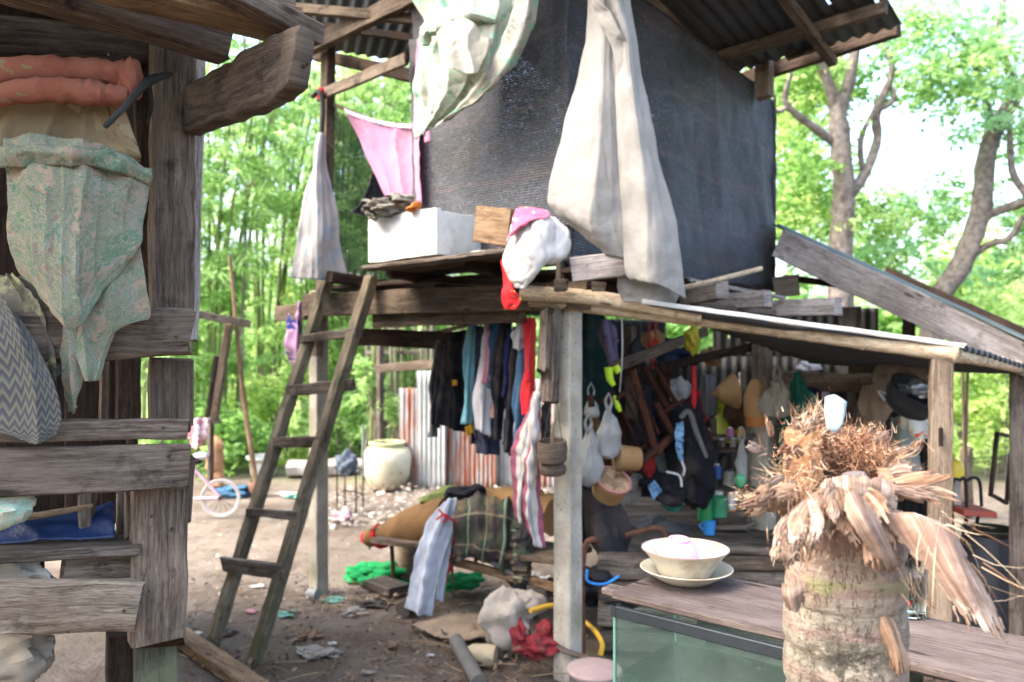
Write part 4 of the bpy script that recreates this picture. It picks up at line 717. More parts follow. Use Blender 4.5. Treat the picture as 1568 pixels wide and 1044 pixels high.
# foam box, rags on it, wood block
def hexa(mb, c, o): return mb
fb = MB()
def rbox(mb, p, eu, ev, ez, n=7, wob=.005):
    """a lumpy box from a corner and three edges"""
    for (o, a, b, fl) in ((p, eu, ev, 1), (p+ez, eu, ev, 0), (p, eu, ez, 0), (p+ev, eu, ez, 1), (p, ev, ez, 1), (p+eu, ev, ez, 0)):
        vs = []; fs = []; us = []; c = p+(eu+ev+ez)/2
        for i in range(n+1):
            for j in range(n+1):
                q = o+a*(i/n)+b*(j/n); d = (q-c); q = q-d*.012*sum(1 for k in (i, j) if k in (0, n)); q += Vector((ns(q, 12), ns(q, 12, 3), ns(q, 12, 6)))*wob; vs.append(q)
        for i in range(n):
            for j in range(n):
                r_ = [i*(n+1)+j, (i+1)*(n+1)+j, (i+1)*(n+1)+j+1, i*(n+1)+j+1]; r_ = r_[::-1] if fl else r_; fs.append(r_); us.append([((k//(n+1))/n*a.length, (k % (n+1))/n*b.length) for k in r_])
        mb.add(vs, fs, us)
    return mb
c0 = W(668, 389, 3.74); fbx = thing('foam_box', 'white polystyrene box tipped open on the ledge above the ladder', 'box', c0)
hu, hv = UA*.38, VA*.49; up = Z*.215+VA*.0
part(fbx, 'side', rbox(MB(), c0+hv*-.0, hv-Z*.0+Z*-.01, UA*.035, up, 12), 'foam'); part(fbx, 'side', rbox(MB(), c0, UA*.47+Z*.004, VA*.035, up-Z*.015, 14), 'foam')
part(fbx, 'side', rbox(MB(), c0+hv-VA*.035-Z*.01, UA*.38, VA*.035, up, 8), 'foam'); part(fbx, 'side', rbox(MB(), c0+UA*.435, hv, UA*.035, up-Z*.02, 8), 'foam'); part(fbx, 'bottom', rbox(MB(), c0+UA*.01+VA*.01, UA*.37, VA*.46, Z*.03, 6), 'foam')
single('foam_offcut', rbox(MB(), W(742, 396, 3.66), UA*.1+Z*.005, VA*.08, Z*.04, 6), 'foam', 'thin white foam slab between the foam box and the red bag', 'foam slab')
single('dirty_rag', MB().blob(W(590, 318, 3.95), (.095, .06, .035), 26, 16, .5, rot=-.12, fold=.1, seed=3).blob(W(610, 305, 3.95), (.05, .05, .026), 20, 12, .5, seed=5).blob(W(570, 332, 3.95), (.035, .04, .012), 14, 8, .4, rot=-.6), cloth_m('dirty_rag_cloth', '87847a', .8, .35, '6f5c48'), 'dirty grey rag heaped on the back corner of the foam box', 'rag')
single('orange_rag', MB().blob(W(636, 316, 3.83), (.035, .03, .014), 16, 10, .5, rot=.5, fold=.15), cloth_m('orange_rag_cloth', 'cf7c3f', .8), 'small orange rag on the rim of the foam box', 'rag')
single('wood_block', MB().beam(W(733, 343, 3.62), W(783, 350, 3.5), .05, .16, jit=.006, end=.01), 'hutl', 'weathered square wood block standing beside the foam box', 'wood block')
rb = thing('hanging_sack', 'white cloth sack with pink printed flap hanging off the ledge corner', 'sack', W(820, 440, 3.4))
part(rb, 'body', MB().patch([[(790, 330, 3.42), (815, 322, 3.38), (840, 318, 3.36), (855, 330, 3.4)], [(778, 365, 3.42), (805, 350, 3.35), (840, 345, 3.33), (870, 355, 3.4)], [(771, 395, 3.42), (800, 392, 3.33), (840, 390, 3.32), (871, 380, 3.4)], [(778, 425, 3.42), (800, 422, 3.35), (830, 415, 3.34), (856, 402, 3.4)], [(786, 442, 3.42), (795, 441, 3.38), (806, 441, 3.37), (820, 432, 3.4)]], 30, 34, folds=((.006, 1.3, .2),), wr=.045, wf=9), cloth_m('white_sack', 'cfcdc8', .85, .06), solid=.003)
part(rb, 'flap', MB().patch([[(790, 320, 3.4), (805, 317, 3.37), (830, 319, 3.36)], [(783, 340, 3.39), (800, 336, 3.34), (842, 328, 3.33)], [(776, 365, 3.39), (788, 352, 3.34), (812, 338, 3.32)], [(773, 372, 3.4), (778, 366, 3.37), (786, 358, 3.36)]], 20, 20, wr=.015), flower_m('pink_print', 'c2607a', [('8fd07a', .66, 16), ('5a8fd0', .68, 17), ('f0e6e2', .64, 13)], 14, .9), 'pink printed flap folded over the top', solid=.004)
part(rb, 'red_edge', MB().patch([[(769, 398, 3.46), (776, 396, 3.43)], [(770, 440, 3.44), (784, 436, 3.41)], [(768, 462, 3.44), (797, 458, 3.40)], [(772, 474, 3.44), (790, 474, 3.41)]], 8, 20, wr=.02), flower_m('red_print', 'c02c30', [('c9c060', .64, 16)], 14, .85), 'red printed hem hanging below', solid=.006)
single('pink_tag', MB().patch([[(650, 200, 3.86), (658, 200, 3.84)], [(650, 218, 3.86), (659, 217, 3.84)]], 2, 4), pk, 'tiny pink tag below the point of the mint floral cloth', 'tag', solid=.002)
single('purple_cloth', MB().patch([[(448, 470, 4.85), (458, 462, 4.8), (468, 468, 4.85)], [(438, 500, 4.85), (455, 500, 4.78), (466, 500, 4.85)], [(436, 530, 4.85), (452, 540, 4.78), (464, 545, 4.85)], [(452, 560, 4.85), (456, 566, 4.8), (462, 572, 4.85)]], 16, 20, folds=((.015, 1.6, 0),), wr=.015), flower_m('purple_print', 'b58fb0', [('3f4a8f', .55, 8), ('d8c0cf', .58, 11)], 10, .85), 'purple and white checked cloth hanging left of the ladder top', 'cloth', solid=.003)
single('cross_stub', MB().beam(W(424, 480, 4.9), W(470, 478, 4.8), .04, .09), 'pole', 'short pale board end sticking out left of the ladder top', 'board')
# ---------------------------------------------------------------- washing on hangers under the hut
rod0, rod1 = W(655, 512, 4.75), W(845, 468, 3.85)
single('clothes_rod', MB().tube([rod0, rod1], .012, 8, sub=1), 'pole', 'thin rod carrying the washing under the hut floor', 'rod')
CG = 'clothes on hangers under the hut'
def garment(label, rows, mat, name='shirt', extra=(), folds=((.02, 2.2, .1), (.006, 5, .3)), wr=.03, nu=22, nv=34, hook=True):
    t = thing(name, label, 'clothing', W(rows[-1][0][0], rows[-1][0][1], rows[0][0][2]), CG)
    part(t, 'body', MB().patch(rows, nu, nv, folds=folds, wr=wr, wf=6), mat, solid=.012)
    for nm, rw_, m_, lb in extra: part(t, nm, MB().patch(rw_, 10, 18, folds=((.008, 1.3, 0),), wr=.02, wf=7), m_, lb, solid=.01)
    if hook:
        x = (rows[0][0][0]+rows[0][-1][0])/2; y = rows[0][0][1]; Y = rows[0][0][2]; part(t, 'hanger', MB().tube([W(x, y+4, Y), W(x, y-8, Y), W(x+4, y-13, Y), W(x+7, y-9, Y)], .003, 6), 'metal')
    return t
def r3(xs, y, Y, d=-.04): n = len(xs); return [(x, (y[i] if hasattr(y, '__len__') else y), Y+(d if 0 < i < n-1 else 0)) for i, x in enumerate(xs)]
cm = lambda n, h, k=.9, v=.2, **q: cloth_m(n, h, k, v, **q)
M['blk'] = cm('black_cloth', '1b1c22', 1.0, .3); M['nav'] = cm('navy_cloth', '22304a', .9); M['aqua'] = cm('aqua_cloth', '7fb7c2', .85); M['whiteshirt'] = cm('white_shirt', 'c4c2c4', .9, .1); M['denim'] = cm('blue_denim', '4a708f', .8); M['red'] = cm('red_shirt_cloth', 'd5303a', .85); M['gry'] = cm('grey_shirt', '6f7072', .7); M['dk'] = cm('charcoal_cloth', '2b2a30', .9)
garment('long grey sleeve hanging leftmost in the row of washing', [r3((668, 674, 682), 520, 4.66), r3((662, 668, 676), 570, 4.66), r3((656, 663, 672), 640, 4.66), r3((653, 662, 671), 669, 4.66)], 'gry', 'grey_shirt')
garment('black jacket with yellow trim seen broadside, second from the left', [[(672, 528, 4.6), (690, 512, 4.55), (705, 505, 4.5), (722, 508, 4.45)], [(664, 570, 4.6), (690, 560, 4.5), (705, 560, 4.5), (722, 560, 4.45)], [(662, 610, 4.6), (690, 615, 4.52), (708, 620, 4.5), (724, 620, 4.45)], [(664, 648, 4.6), (688, 656, 4.54), (706, 662, 4.5), (724, 668, 4.45)]], 'blk', 'black_jacket',
        [('sleeve', [[(675, 530, 4.5), (684, 526, 4.48)], [(666, 590, 4.5), (680, 590, 4.47)], [(660, 650, 4.5), (672, 656, 4.48)]], 'blk', None), ('cuff', [[(712, 654, 4.42), (724, 648, 4.4)], [(714, 668, 4.42), (725, 662, 4.4)]], cm('yellow_trim', 'c9a030', .8), 'yellow striped cuff'), ('badge', [[(693, 582, 4.44), (699, 582, 4.43)], [(693, 590, 4.44), (699, 590, 4.43)]], cm('yellow_badge', 'c98f28', .8), 'small orange badge')], nu=34)
garment('black shirt tucked behind the aqua shirt', [r3((722, 736, 748), 505, 4.5), r3((722, 736, 748), 600, 4.5), r3((716, 730, 745), 680, 4.5)], 'blk', 'black_shirt')
garment('aqua shirt hanging third from the left', [r3((718, 725, 731), 498, 4.38), r3((713, 721, 728), 540, 4.38), r3((708, 716, 726), 600, 4.38), r3((704, 714, 725), 649, 4.38)], 'aqua', 'aqua_shirt')
garment('dark navy shirt between the aqua and the white shirts', [r3((730, 737, 744), 500, 4.34), r3((728, 735, 742), 570, 4.34), r3((722, 731, 740), 640, 4.34)], 'nav', 'navy_shirt')
garment('off-white shirt with a pink sleeve edge in the middle of the washing', [r3((743, 748, 754), 496, 4.22), r3((734, 741, 749), 560, 4.22, -.05), r3((724, 740, 755), (610, 612, 615), 4.22, -.06), r3((723, 738, 754), (658, 662, 670), 4.22, -.05)], 'whiteshirt', 'white_shirt', [('sleeve', [[(746, 505, 4.16), (750, 505, 4.16)], [(742, 560, 4.15), (748, 560, 4.15)], [(738, 586, 4.15), (746, 587, 4.15)]], cm('pink_sleeve', 'd897a4', .85), 'pink sleeve edge')])
garment('teal blue shirt behind the pink sleeve edge', [r3((750, 757, 764), 494, 4.2), r3((748, 755, 762), 550, 4.2), r3((744, 752, 760), (592, 594, 596), 4.2)], cm('teal_blue', '33607f', .8), 'blue_shirt')
garment('jeans folded low behind the white and black shirts', [r3((728, 745, 766), 640, 4.3), r3((728, 745, 766), 670, 4.3), r3((728, 745, 766), (694, 695, 697), 4.3)], 'nav', 'jeans', hook=False)
garment('tall black shirt right of the white shirt', [r3((762, 772, 784), 492, 4.1), r3((756, 768, 782), 560, 4.1, -.06), r3((752, 763, 775), 620, 4.1, -.06), r3((750, 761, 770), (668, 674, 672), 4.1)], 'blk', 'black_shirt')
garment('dark blue patterned shirt in front of the charcoal trousers', [r3((778, 783, 788), 505, 4.06), r3((772, 778, 785), 560, 4.06), r3((764, 772, 780), (605, 608, 612), 4.06)], flower_m('navy_print', '252a4a', [('6a78a0', .66, 30)], 20, .9), 'patterned_shirt')
garment('charcoal trousers hanging to a point beside the denim pair', [r3((784, 792, 800), 500, 4.04), r3((776, 786, 797), 580, 4.04, -.05), r3((770, 780, 790), 640, 4.04, -.05), r3((766, 776, 784), (680, 690, 699), 4.04)], 'dk', 'charcoal_trousers')
garment('blue denim trousers hanging between charcoal and red clothes', [r3((794, 800, 807), 530, 3.98), r3((788, 797, 805), 600, 3.98, -.05), r3((784, 793, 803), 660, 3.98, -.05), r3((780, 787, 794), (700, 704, 708), 3.98)], 'denim', 'denim_trousers')
garment('white collar of a shirt near the front post', [[(792, 495, 3.94), (800, 490, 3.92), (806, 488, 3.94)], [(781, 517, 3.94), (795, 520, 3.9), (804, 515, 3.94)], [(792, 534, 3.94), (795, 536, 3.92), (798, 534, 3.94)]], 'whiteshirt', 'white_shirt')
garment('bright red shirt hanging against the front concrete post', [r3((804, 811, 819), 486, 3.9), r3((805, 811, 818), 560, 3.9), r3((804, 809, 815), 600, 3.9), r3((806, 808, 812), (634, 636, 632), 3.9)], 'red', 'red_shirt')
def stripe_m():
    t = NT('pink_white_panels'); sep = t.n('SeparateXYZ', {0: t.uv()}); u = sep.outputs[0]; f = t.math('ADD', u, t.math('MULTIPLY', t.noise(t.uv(2, 3), 1, 2), .02))
    c = t.mix(wave(t, f, .11, .45, .2, .02), lin('bdb8ae', .75), lin('96566a', .7)); c = t.mix(wave(t, f, .11, .12, .6, .02), c, lin('8b8a90', .8)); t.bump(t.noise(t.uv(), 16, 4), .01, .6); return t.fin(c, .95, .1)
M['stripe'] = stripe_m()
ss = thing('tracksuit_top', 'pink, grey and white panelled sports top hanging by the front post', 'clothing', W(812, 840, 3.75))
part(ss, 'left_side', MB().patch([[(818, 600, 3.7), (823, 598, 3.66), (828, 602, 3.7)], [(806, 630, 3.72), (816, 630, 3.66), (828, 640, 3.7)], [(790, 670, 3.74), (806, 680, 3.66), (818, 690, 3.7)], [(783, 700, 3.74), (800, 710, 3.68), (812, 720, 3.7)], [(787, 760, 3.74), (795, 760, 3.68), (806, 760, 3.7)], [(789, 792, 3.74), (796, 800, 3.7), (803, 805, 3.7)]], 20, 40, folds=((.008, 1.2, .2),), wr=.02), 'stripe', solid=.008)
part(ss, 'right_side', MB().patch([[(820, 605, 3.66), (826, 604, 3.64), (829, 612, 3.66)], [(808, 680, 3.66), (818, 680, 3.62), (826, 690, 3.66)], [(802, 730, 3.66), (814, 740, 3.62), (828, 745, 3.66)], [(800, 780, 3.66), (814, 790, 3.63), (832, 790, 3.66)], [(812, 826, 3.66), (824, 838, 3.64), (836, 838, 3.66)]], 20, 40, folds=((.008, 1.2, .5),), wr=.02), 'stripe', solid=.008)
single('charcoal_sleeve', MB().patch([[(800, 745, 3.86), (812, 745, 3.82)], [(798, 790, 3.86), (812, 790, 3.82)], [(798, 828, 3.86), (808, 826, 3.82)]], 8, 16, wr=.02), 'dk', 'charcoal sleeve hanging low behind the panelled sports top', 'clothing', solid=.01)
mo = thing('wooden_mortar', 'small wooden mortar pot hanging on the left face of the front post', 'mortar', W(847, 727, 3.56)); ax = Vector((-.05, -.12, 1)).normalized()
part(mo, 'bowl', MB().lathe([(0, 0), (.052, 0), (.058, .012), (.056, .03), (.047, .045), (.062, .06), (.066, .11), (.062, .145), (.055, .145), (.05, .07), (0, .06)], W(847, 725, 3.56), ax, 28, .002), 'hut', 'two-tiered carved wood bowl')
part(mo, 'handle', MB().tube([W(846, 680, 3.56), W(846, 655, 3.57), W(850, 640, 3.6)], [.007, .006, .003], 8), 'pole'); part(mo, 'hanging_cord', MB().tube([W(832, 680, 3.56), W(848, 605, 3.6), W(862, 680, 3.56)], .002, 5), 'rope')
single('green_string', MB().blob(W(838, 650, 3.7), (.02, .02, .1), 10, 14, .7), 'rope', 'tangle of dark string and dry stalks behind the wooden mortar', 'string')
# ---------------------------------------------------------------- ground things under the washing
M['mat'] = cloth_m('reed_mat', '9c7850', .85, .2, weave=260)
M['mat2'] = cloth_m('reed_mat_weave', '8d6c48', .7, .25, weave=200)
be = thing('low_bench', 'low rickety bench frame buried under clothes and a rolled mat', 'bench', G(700, 880)); 
part(be, 'seat', MB().beam(W(600, 820, 5.0), W(880, 850, 4.2), .34, .03, jit=.006), 'hut'); part(be, 'leg', MB().tube([W(599, 815, 5.02), G(603, 897)], .013, 8, sub=1), 'rust'); part(be, 'leg', MB().tube([W(691, 850, 4.7), G(694, 914)], .009, 8, sub=1), 'pole'); part(be, 'leg', MB().tube([W(728, 840, 4.9), G(729, 882)], .012, 8, sub=1), 'rust'); part(be, 'leg', MB().beam(G(860, 925)+Z*.0, G(860, 925)+Z*.3, .05, .05), 'hut')
part(be, 'rail', MB().beam(W(690, 858, 4.55), W(860, 902, 4.1), .03, .045), 'hutl')
rm = thing('rolled_mat', 'rolled brown reed mat with red bound edges lying over the bench end', 'mat', W(640, 830, 5.0)); a, b = W(580, 822, 5.05), W(672, 790, 4.72)
part(rm, 'roll', MB().tube([W(566, 824, 5.1), W(600, 815, 4.98), W(635, 805, 4.86), W(690, 800, 4.72)], [.055, .075, .115, .15], 24, 8, jit=.06), 'mat2'); part(rm, 'binding', MB().tube([W(580, 822, 5.03), W(585, 820, 5.015)], [.073, .076], 20, sub=1), 'red', 'red cloth binding'); part(rm, 'end_cap', MB().tube([W(557, 823, 5.12), W(566, 823, 5.1)], [.035, .05], 14, sub=1), 'red'); part(rm, 'tag', MB().beam(W(568, 812, 5.0), W(584, 809, 4.98), .03, .025), 'hutl')
single('green_blanket', MB().blob(W(688, 763, 4.85), (.15, .1, .045), 24, 14, .45, rot=.12, fold=.1, seed=8), cm('olive_blanket', '7c8a4f', .8, .3), 'olive green blanket heaped on top of the rolled mat', 'blanket')
single('black_cloth', MB().blob(W(718, 757, 4.7), (.11, .09, .05), 20, 12, .4, seed=9), 'blk', 'black cloth heaped behind the plaid jacket', 'clothing')
single('brown_mat', MB().tube([W(745, 762, 4.75), W(800, 770, 4.5), W(850, 790, 4.3)], [.06, .09, .10], 18, 6, jit=.15), 'mat', 'brown bundle lying behind the plaid jacket by the front post', 'bundle')
wt = thing('white_trousers', 'long pale blue-white trousers hanging off the bench to the ground', 'clothing', G(665, 940)); wm = cm('pale_trousers', 'b9c0cb', .95, .08)
part(wt, 'leg', MB().patch([[(680, 768, 4.5), (690, 764, 4.48), (700, 762, 4.5)], [(656, 805, 4.48), (675, 805, 4.4), (692, 808, 4.46)], [(640, 850, 4.46), (660, 850, 4.38), (680, 852, 4.42)], [(628, 900, 4.46), (648, 905, 4.38), (668, 905, 4.42)], [(618, 930, 4.46), (640, 940, 4.4), (662, 944, 4.42)]], 26, 40, folds=((.014, 1.8, .1),), wr=.012), wm, solid=.014)
part(wt, 'leg', MB().patch([[(688, 775, 4.5), (698, 772, 4.5)], [(684, 820, 4.48), (692, 815, 4.5)], [(676, 870, 4.48), (684, 870, 4.5)], [(668, 918, 4.48), (678, 922, 4.5)]], 10, 30, folds=((.01, 1, .1),), wr=.01), wm, solid=.014)
part(wt, 'bow', MB().tube([W(668, 796, 4.36), W(680, 788, 4.36), W(695, 798, 4.38)], .006, 6).tube([W(672, 780, 4.36), W(682, 792, 4.35), W(678, 800, 4.36)], .006, 6), 'red', 'thin pink-red drawstring tied in a bow')
single('red_cloth', MB().patch([[(686, 822, 4.52), (696, 818, 4.54)], [(680, 850, 4.52), (694, 848, 4.54)], [(677, 880, 4.52), (685, 886, 4.54)], [(677, 896, 4.52), (682, 896, 4.54)]], 8, 20, folds=((.008, 1.2, 0),), wr=.02), 'red', 'bright red cloth hanging beside the white trousers', 'clothing', solid=.01)
pj = thing('plaid_jacket', 'dark plaid jacket draped over the bench, sleeve hanging down', 'clothing', W(750, 870, 4.35))
part(pj, 'body', MB().patch([[(698, 760, 4.7), (730, 755, 4.68), (770, 758, 4.6), (805, 770, 4.5)], [(696, 780, 4.42), (730, 772, 4.32), (765, 776, 4.3), (797, 785, 4.3)], [(694, 820, 4.42), (728, 820, 4.3), (765, 825, 4.26), (796, 830, 4.28)], [(695, 850, 4.42), (725, 850, 4.34), (760, 862, 4.3), (790, 866, 4.28)], [(698, 852, 4.44), (730, 856, 4.4), (765, 872, 4.32), (788, 882, 4.3)]], 40, 40, folds=((.012, 2.4, .1), (.006, 5, .2)), wr=.03, wf=8), 'plaid', solid=.014)
part(pj, 'sleeve', MB().tube([W(798, 785, 4.3), W(798, 830, 4.27), W(800, 870, 4.24), W(797, 895, 4.22)], [.05, .055, .05, .035], 16, 8, jit=.25), 'plaid'); part(pj, 'cuff', MB().tube([W(797, 893, 4.22), W(797, 910, 4.22)], [.032, .03], 14, sub=1), 'dk', 'ribbed dark cuff')
part(pj, 'lining_edge', MB().tube([W(700, 858, 4.42), W(720, 850, 4.4), W(750, 860, 4.33), W(785, 880, 4.28)], .012, 8), 'gry')
gn = cm('green_net', '1d9050', .8, .35, weave=300)
single('green_net', MB().blob(W(562, 880, 5.25), (.13, .13, .06), 30, 16, .35, rot=-.1, fold=.08, seed=2).blob(W(592, 872, 5.25), (.15, .1, .045), 26, 14, .3, fold=.08, seed=4).blob(W(606, 896, 5.15), (.10, .09, .035), 20, 12, .3, fold=.1, seed=6), gn, 'heap of bright green netting on the dirt under the rolled mat', 'net')
single('green_net', MB().blob(W(700, 892, 4.9), (.12, .1, .04), 24, 14, .4, fold=.1, seed=12).blob(W(728, 885, 5.0), (.05, .05, .03), 14, 8, .4, seed=1), gn, 'smaller dark green netting heap behind the bench legs', 'net')
single('log', MB().lathe([(0, 0), (.075, 0), (.07, .08), (.072, .2), (.062, .23), (0, .23)], G(622, 882), Z, 22, .02), 'pole', 'upright pale tree stump supporting the bench', 'stump')
single('log', MB().tube([G(616, 945)+Z*.04, G(640, 928)+Z*.04], [.042, .045], 16, sub=1, jit=.1), 'grey', 'short log end lying at the hem of the white trousers', 'log')
single('plank', MB().beam(G(572, 898)+Z*.03, G(612, 912)+Z*.03, .16, .05, jit=.005), 'grey', 'short grey plank under the thin bench leg', 'plank')
single('plank', MB().beam(G(245, 960)+Z*.03, G(420, 1085)+Z*.03, .1, .05, jit=.005), 'hutl', 'long pinkish plank lying on the dirt by the ladder foot', 'plank')
single('cardboard', MB().patch([[G(632, 968)+Z*.03, G(690, 952)+Z*.045, G(742, 950)+Z*.03], [G(665, 980)+Z*.03, G(700, 972)+Z*.05, G(745, 968)+Z*.03], [G(705, 992)+Z*.03, G(725, 990)+Z*.035, G(748, 986)+Z*.03]], 20, 12, wr=.02, wf=9), plain('cardboard_mat', 'a08b74', .8, .9, .2, .35, 9, .004), 'flat dirty cardboard sheet on the dirt near the white sack', 'cardboard', solid=.006)
single('white_sack', MB().blob(W(776, 950, 3.95), (.115, .09, .145), 28, 18, .3, rot=-.15, fold=.04, seed=21).blob(W(805, 925, 4.0), (.08, .07, .06), 20, 12, .3, seed=22), cloth_m('dirty_sack', 'b3a99c', .8, .3), 'dirty white plastic sack slumped beside the front post', 'sack')
rn = MB().blob(W(822, 990, 3.7), (.08, .07, .045), 30, 18, .45, fold=.05, fs_=9, seed=31).blob(W(795, 975, 3.7), (.035, .04, .055), 18, 10, .5, seed=32).blob(W(835, 975, 3.75), (.04, .05, .05), 18, 10, .5, seed=33)
single('red_net_bag', rn, cloth_m('red_net_cloth', '8f343a', .7, .4, '7a5648'), 'crumpled red net bag of rubbish at the foot of the front post', 'bag')
single('tin_can', MB().lathe([(0, 0), (.035, 0), (.035, .1), (.03, .1), (.03, .01)], G(812, 1002)+Z*.09, (1, .1, -.05), 18), 'hutl', 'dull brown can lying inside the red net bag', 'can')
single('broken_bottle', MB().lathe([(0, 0), (.045, .01), (.05, .05), (.048, .12), (.03, .15), (.012, .165), (.012, .18)], G(762, 1020)+Z*.04, (-1, .25, .05), 20, .012), plain('beige_plastic', 'b8a888', .8, .5, .3, .2, 12), 'crushed beige plastic bottle lying near the grey pipe', 'bottle')
single('pipe', MB().tube([G(698, 1003)+Z*.07, G(733, 1055)+Z*.03], [.034, .034], 18, sub=1), plain('dusty_pipe', '77736b', .6, .7), 'grey plastic pipe length lying at the bottom of the photo', 'pipe')
single('pipe', MB().tube([G(472, 918)+Z*.035, G(486, 920)+Z*.035], [.03, .035], 14, sub=1), 'pipe', 'short dark pipe piece at the base of the left concrete post', 'pipe')
single('yellow_hose', MB().tube([W(812, 935, 3.9), W(850, 927, 4.0), W(885, 945, 4.0), W(910, 965, 3.9), W(922, 985, 3.8), W(920, 1000, 3.7)], .012, 10), plain('yellow_plastic', 'd9ab3a', .85, .5), 'yellow tube bending behind the front post', 'tube')
single('stick', MB().tube([G(770, 940)+Z*.22, G(800, 960)+Z*.16, W(850, 985, 3.7), W(905, 1010, 3.6)], .013, 8), 'grey', 'thin grey stick leaning over the white sack', 'stick')
kt2 = thing('tin_pot', 'grey metal pot with a pinkish flat lid at the foot of the front post', 'pot', G(910, 1085)); pc = G(910, 1085)
part(kt2, 'body', MB().lathe([(0, 0), (.09, 0), (.1, .02), (.102, .14), (.106, .145), (.1, .15), (.09, .15), (.09, .03)], pc, Z, 30), plain('aluminium', '9a9a98', .8, .4, .5, .2, 9, .001, .5)); part(kt2, 'lid', MB().lathe([(.112, .15), (.114, .16), (.108, .168), (.07, .176), (0, .18)], pc, Z, 30), plain('dusty_lid', 'a8928c', .8, .6, .3, .25, 9))
# leftover scraps: single bits one can count, and the fine litter
mats = [plain('scrap_white', 'cfccc6', .9), plain('scrap_brown', '6e4f3a', .9), plain('scrap_grey', '8b857d', .9), plain('scrap_teal', '5f9f8c', .8), plain('scrap_pink', 'c98a9a', .8), plain('scrap_dark', '2d2926', .9)]
def scrap(px, py, r, m, label, name='scrap', flat=.3, seed=0, g='rubbish scraps on the dirt'):
    single(name, MB().blob(G(px, py)+Z*r*flat*.25, (r*.8, r*.6, r*flat*.45), 22, 10, .9, seed=seed, fold=.18, fs_=5), m, label, 'scrap', g)
for i, d in enumerate([(300, 972, .035, 0, 'white paper scrap left of the ladder foot'), (284, 968, .03, 0, 'white scrap right beside the mossy hut stump'), (345, 968, .05, 5, 'dark leaf scrap between the ladder feet'), (385, 936, .03, 4, 'pink wrapper left of the ladder right rail'), (437, 940, .05, 3, 'flat teal plastic scrap right of the ladder'),
     (509, 918, .05, 3, 'pale teal net scrap right of the left concrete post'), (575, 925, .09, 5, 'black plastic strip below the green netting'), (540, 938, .07, 2, 'grey strip of sheet below the black strip'), (508, 985, .02, 0, 'small bluish-white scrap in the middle of the bare dirt'), (492, 1000, .09, 2, 'crumpled grey paper in the lower middle of the dirt'), (470, 975, .07, 1, 'brown dead leaf right of the ladder foot'),
     (600, 990, .03, 1, 'brown stone near the cardboard'), (560, 1030, .03, 2, 'grey-white scrap near the bottom of the photo'), (660, 1003, .018, 0, 'tiny white bit below the cardboard'), (530, 800, .02, 2, 'scrap of tile beyond the left post'), (395, 898, .035, 0, 'cream lid lying between the ladder rails'), (450, 760, .09, 3, 'cyan plastic sheet scrap behind the ladder'), (436, 756, .07, 0, 'white plastic scrap behind the ladder beside the cyan one'), (820, 880, .05, 2, 'crumpled grey paper below the plaid sleeve'), (838, 885, .04, 0, 'pale wrapper behind the front post base')]): scrap(*d[:3], mats[d[3]], d[4], seed=i)
def litter(name, n, reg, size, mat, label, up=.02):
    r = np.random.default_rng(len(name)); P = np.array([list(G(*(r.uniform(reg[0], reg[1]), r.uniform(reg[2], reg[3])))) for _ in range(n)]); P[:, 2] = r.uniform(0, up, n)+.02
    a = r.uniform(0, 6.28, n); tl = r.normal(0, .35, n); L = (size*r.uniform(.3, 1.3, n))[:, None]; D = np.stack([np.cos(a), np.sin(a), tl], 1)*L; s = np.stack([-np.sin(a), np.cos(a), r.normal(0, .3, n)], 1)*L*r.uniform(.1, .5, n)[:, None]
    V = np.stack([P, P+D*.5+s, P+D, P+D*.5-s], 1).reshape(-1, 3); o = leaf_mesh(name, V); o.materials.append(mat); ob = bpy.data.objects.new(name, o); COL.objects.link(ob); tag(ob, label, 'litter', None, 'stuff'); return ob
def lm(n, cs):
    t = NT(n); g = t.n('NewGeometry'); return t.fin(t.ramp(g.outputs['Random Per Island'], [(i/(len(cs)-1), lin(c, .9)) for i, c in enumerate(cs)]), .9, .15)
litter('leaf_litter', 2200, (280, 900, 890, 1200), .028, lm('litter_brown', ['2d2018', '4a382c', '66523f', '8a7662']), 'dry leaf and twig litter strewn over the dark dirt in front of the hut')
litter('rubble_litter', 1600, (480, 900, 752, 812), .05, lm('litter_pale', ['7d6e5e', '9c9082', 'c0b8ac', '7f8a86']), 'pale rubbish and broken tile strewn before the cream water jar', .05)
litter('yard_litter', 350, (285, 620, 790, 930), .025, lm('litter_tan', ['6e5844', 'a3937e', 'c4baa8', '6f8a4a']), 'sparse pale bits scattered over the sandy yard')
# ---------------------------------------------------------------- yard things behind the ladder
bi = thing('bicycle', 'small pale pink bicycle half hidden behind the timber hut', 'bicycle', G(338, 792)); wy = 7.0
def ring(mb, c, r, rt, ax, n=30):
    ax = ax.normalized(); e1 = Z; e2 = ax.cross(e1).normalized(); return mb.tube([c+(e1*math.cos(2*math.pi*i/n)+e2*math.sin(2*math.pi*i/n))*r for i in range(n+1)], rt, 7, sub=1, cap=False)
bax = Vector((.1, -1, .05)); wcn = Vector((W(338, 764, wy).x, wy, .17))
for cx in (wcn, wcn-Vector((.62, .1, 0))):
    wh = part(bi, 'wheel', ring(MB(), cx, .138, .005, bax), 'whiteshirt'); 
    part(wh, 'tyre', ring(MB(), cx, .155, .011, bax), plain('dusty_tyre', 'c2bab2', .9)); hub = MB().tube([cx+bax.normalized()*.03, cx-bax.normalized()*.03], .018, 10, sub=1)
    for k in range(14):
        a = k*.4488; hub.tube([cx, cx+(Z*math.cos(a)+bax.cross(Z).normalized()*math.sin(a))*.13], .0024, 4, sub=1)
    part(wh, 'spokes', hub, 'metal')
pf = plain('pink_paint', 'd9b8c0', .9, .35, .5); bb = wcn-Vector((.24, .04, -.0)); sd_ = wcn-Vector((.2, .03, -.3)); hd = wcn-Vector((.52, .08, -.33))
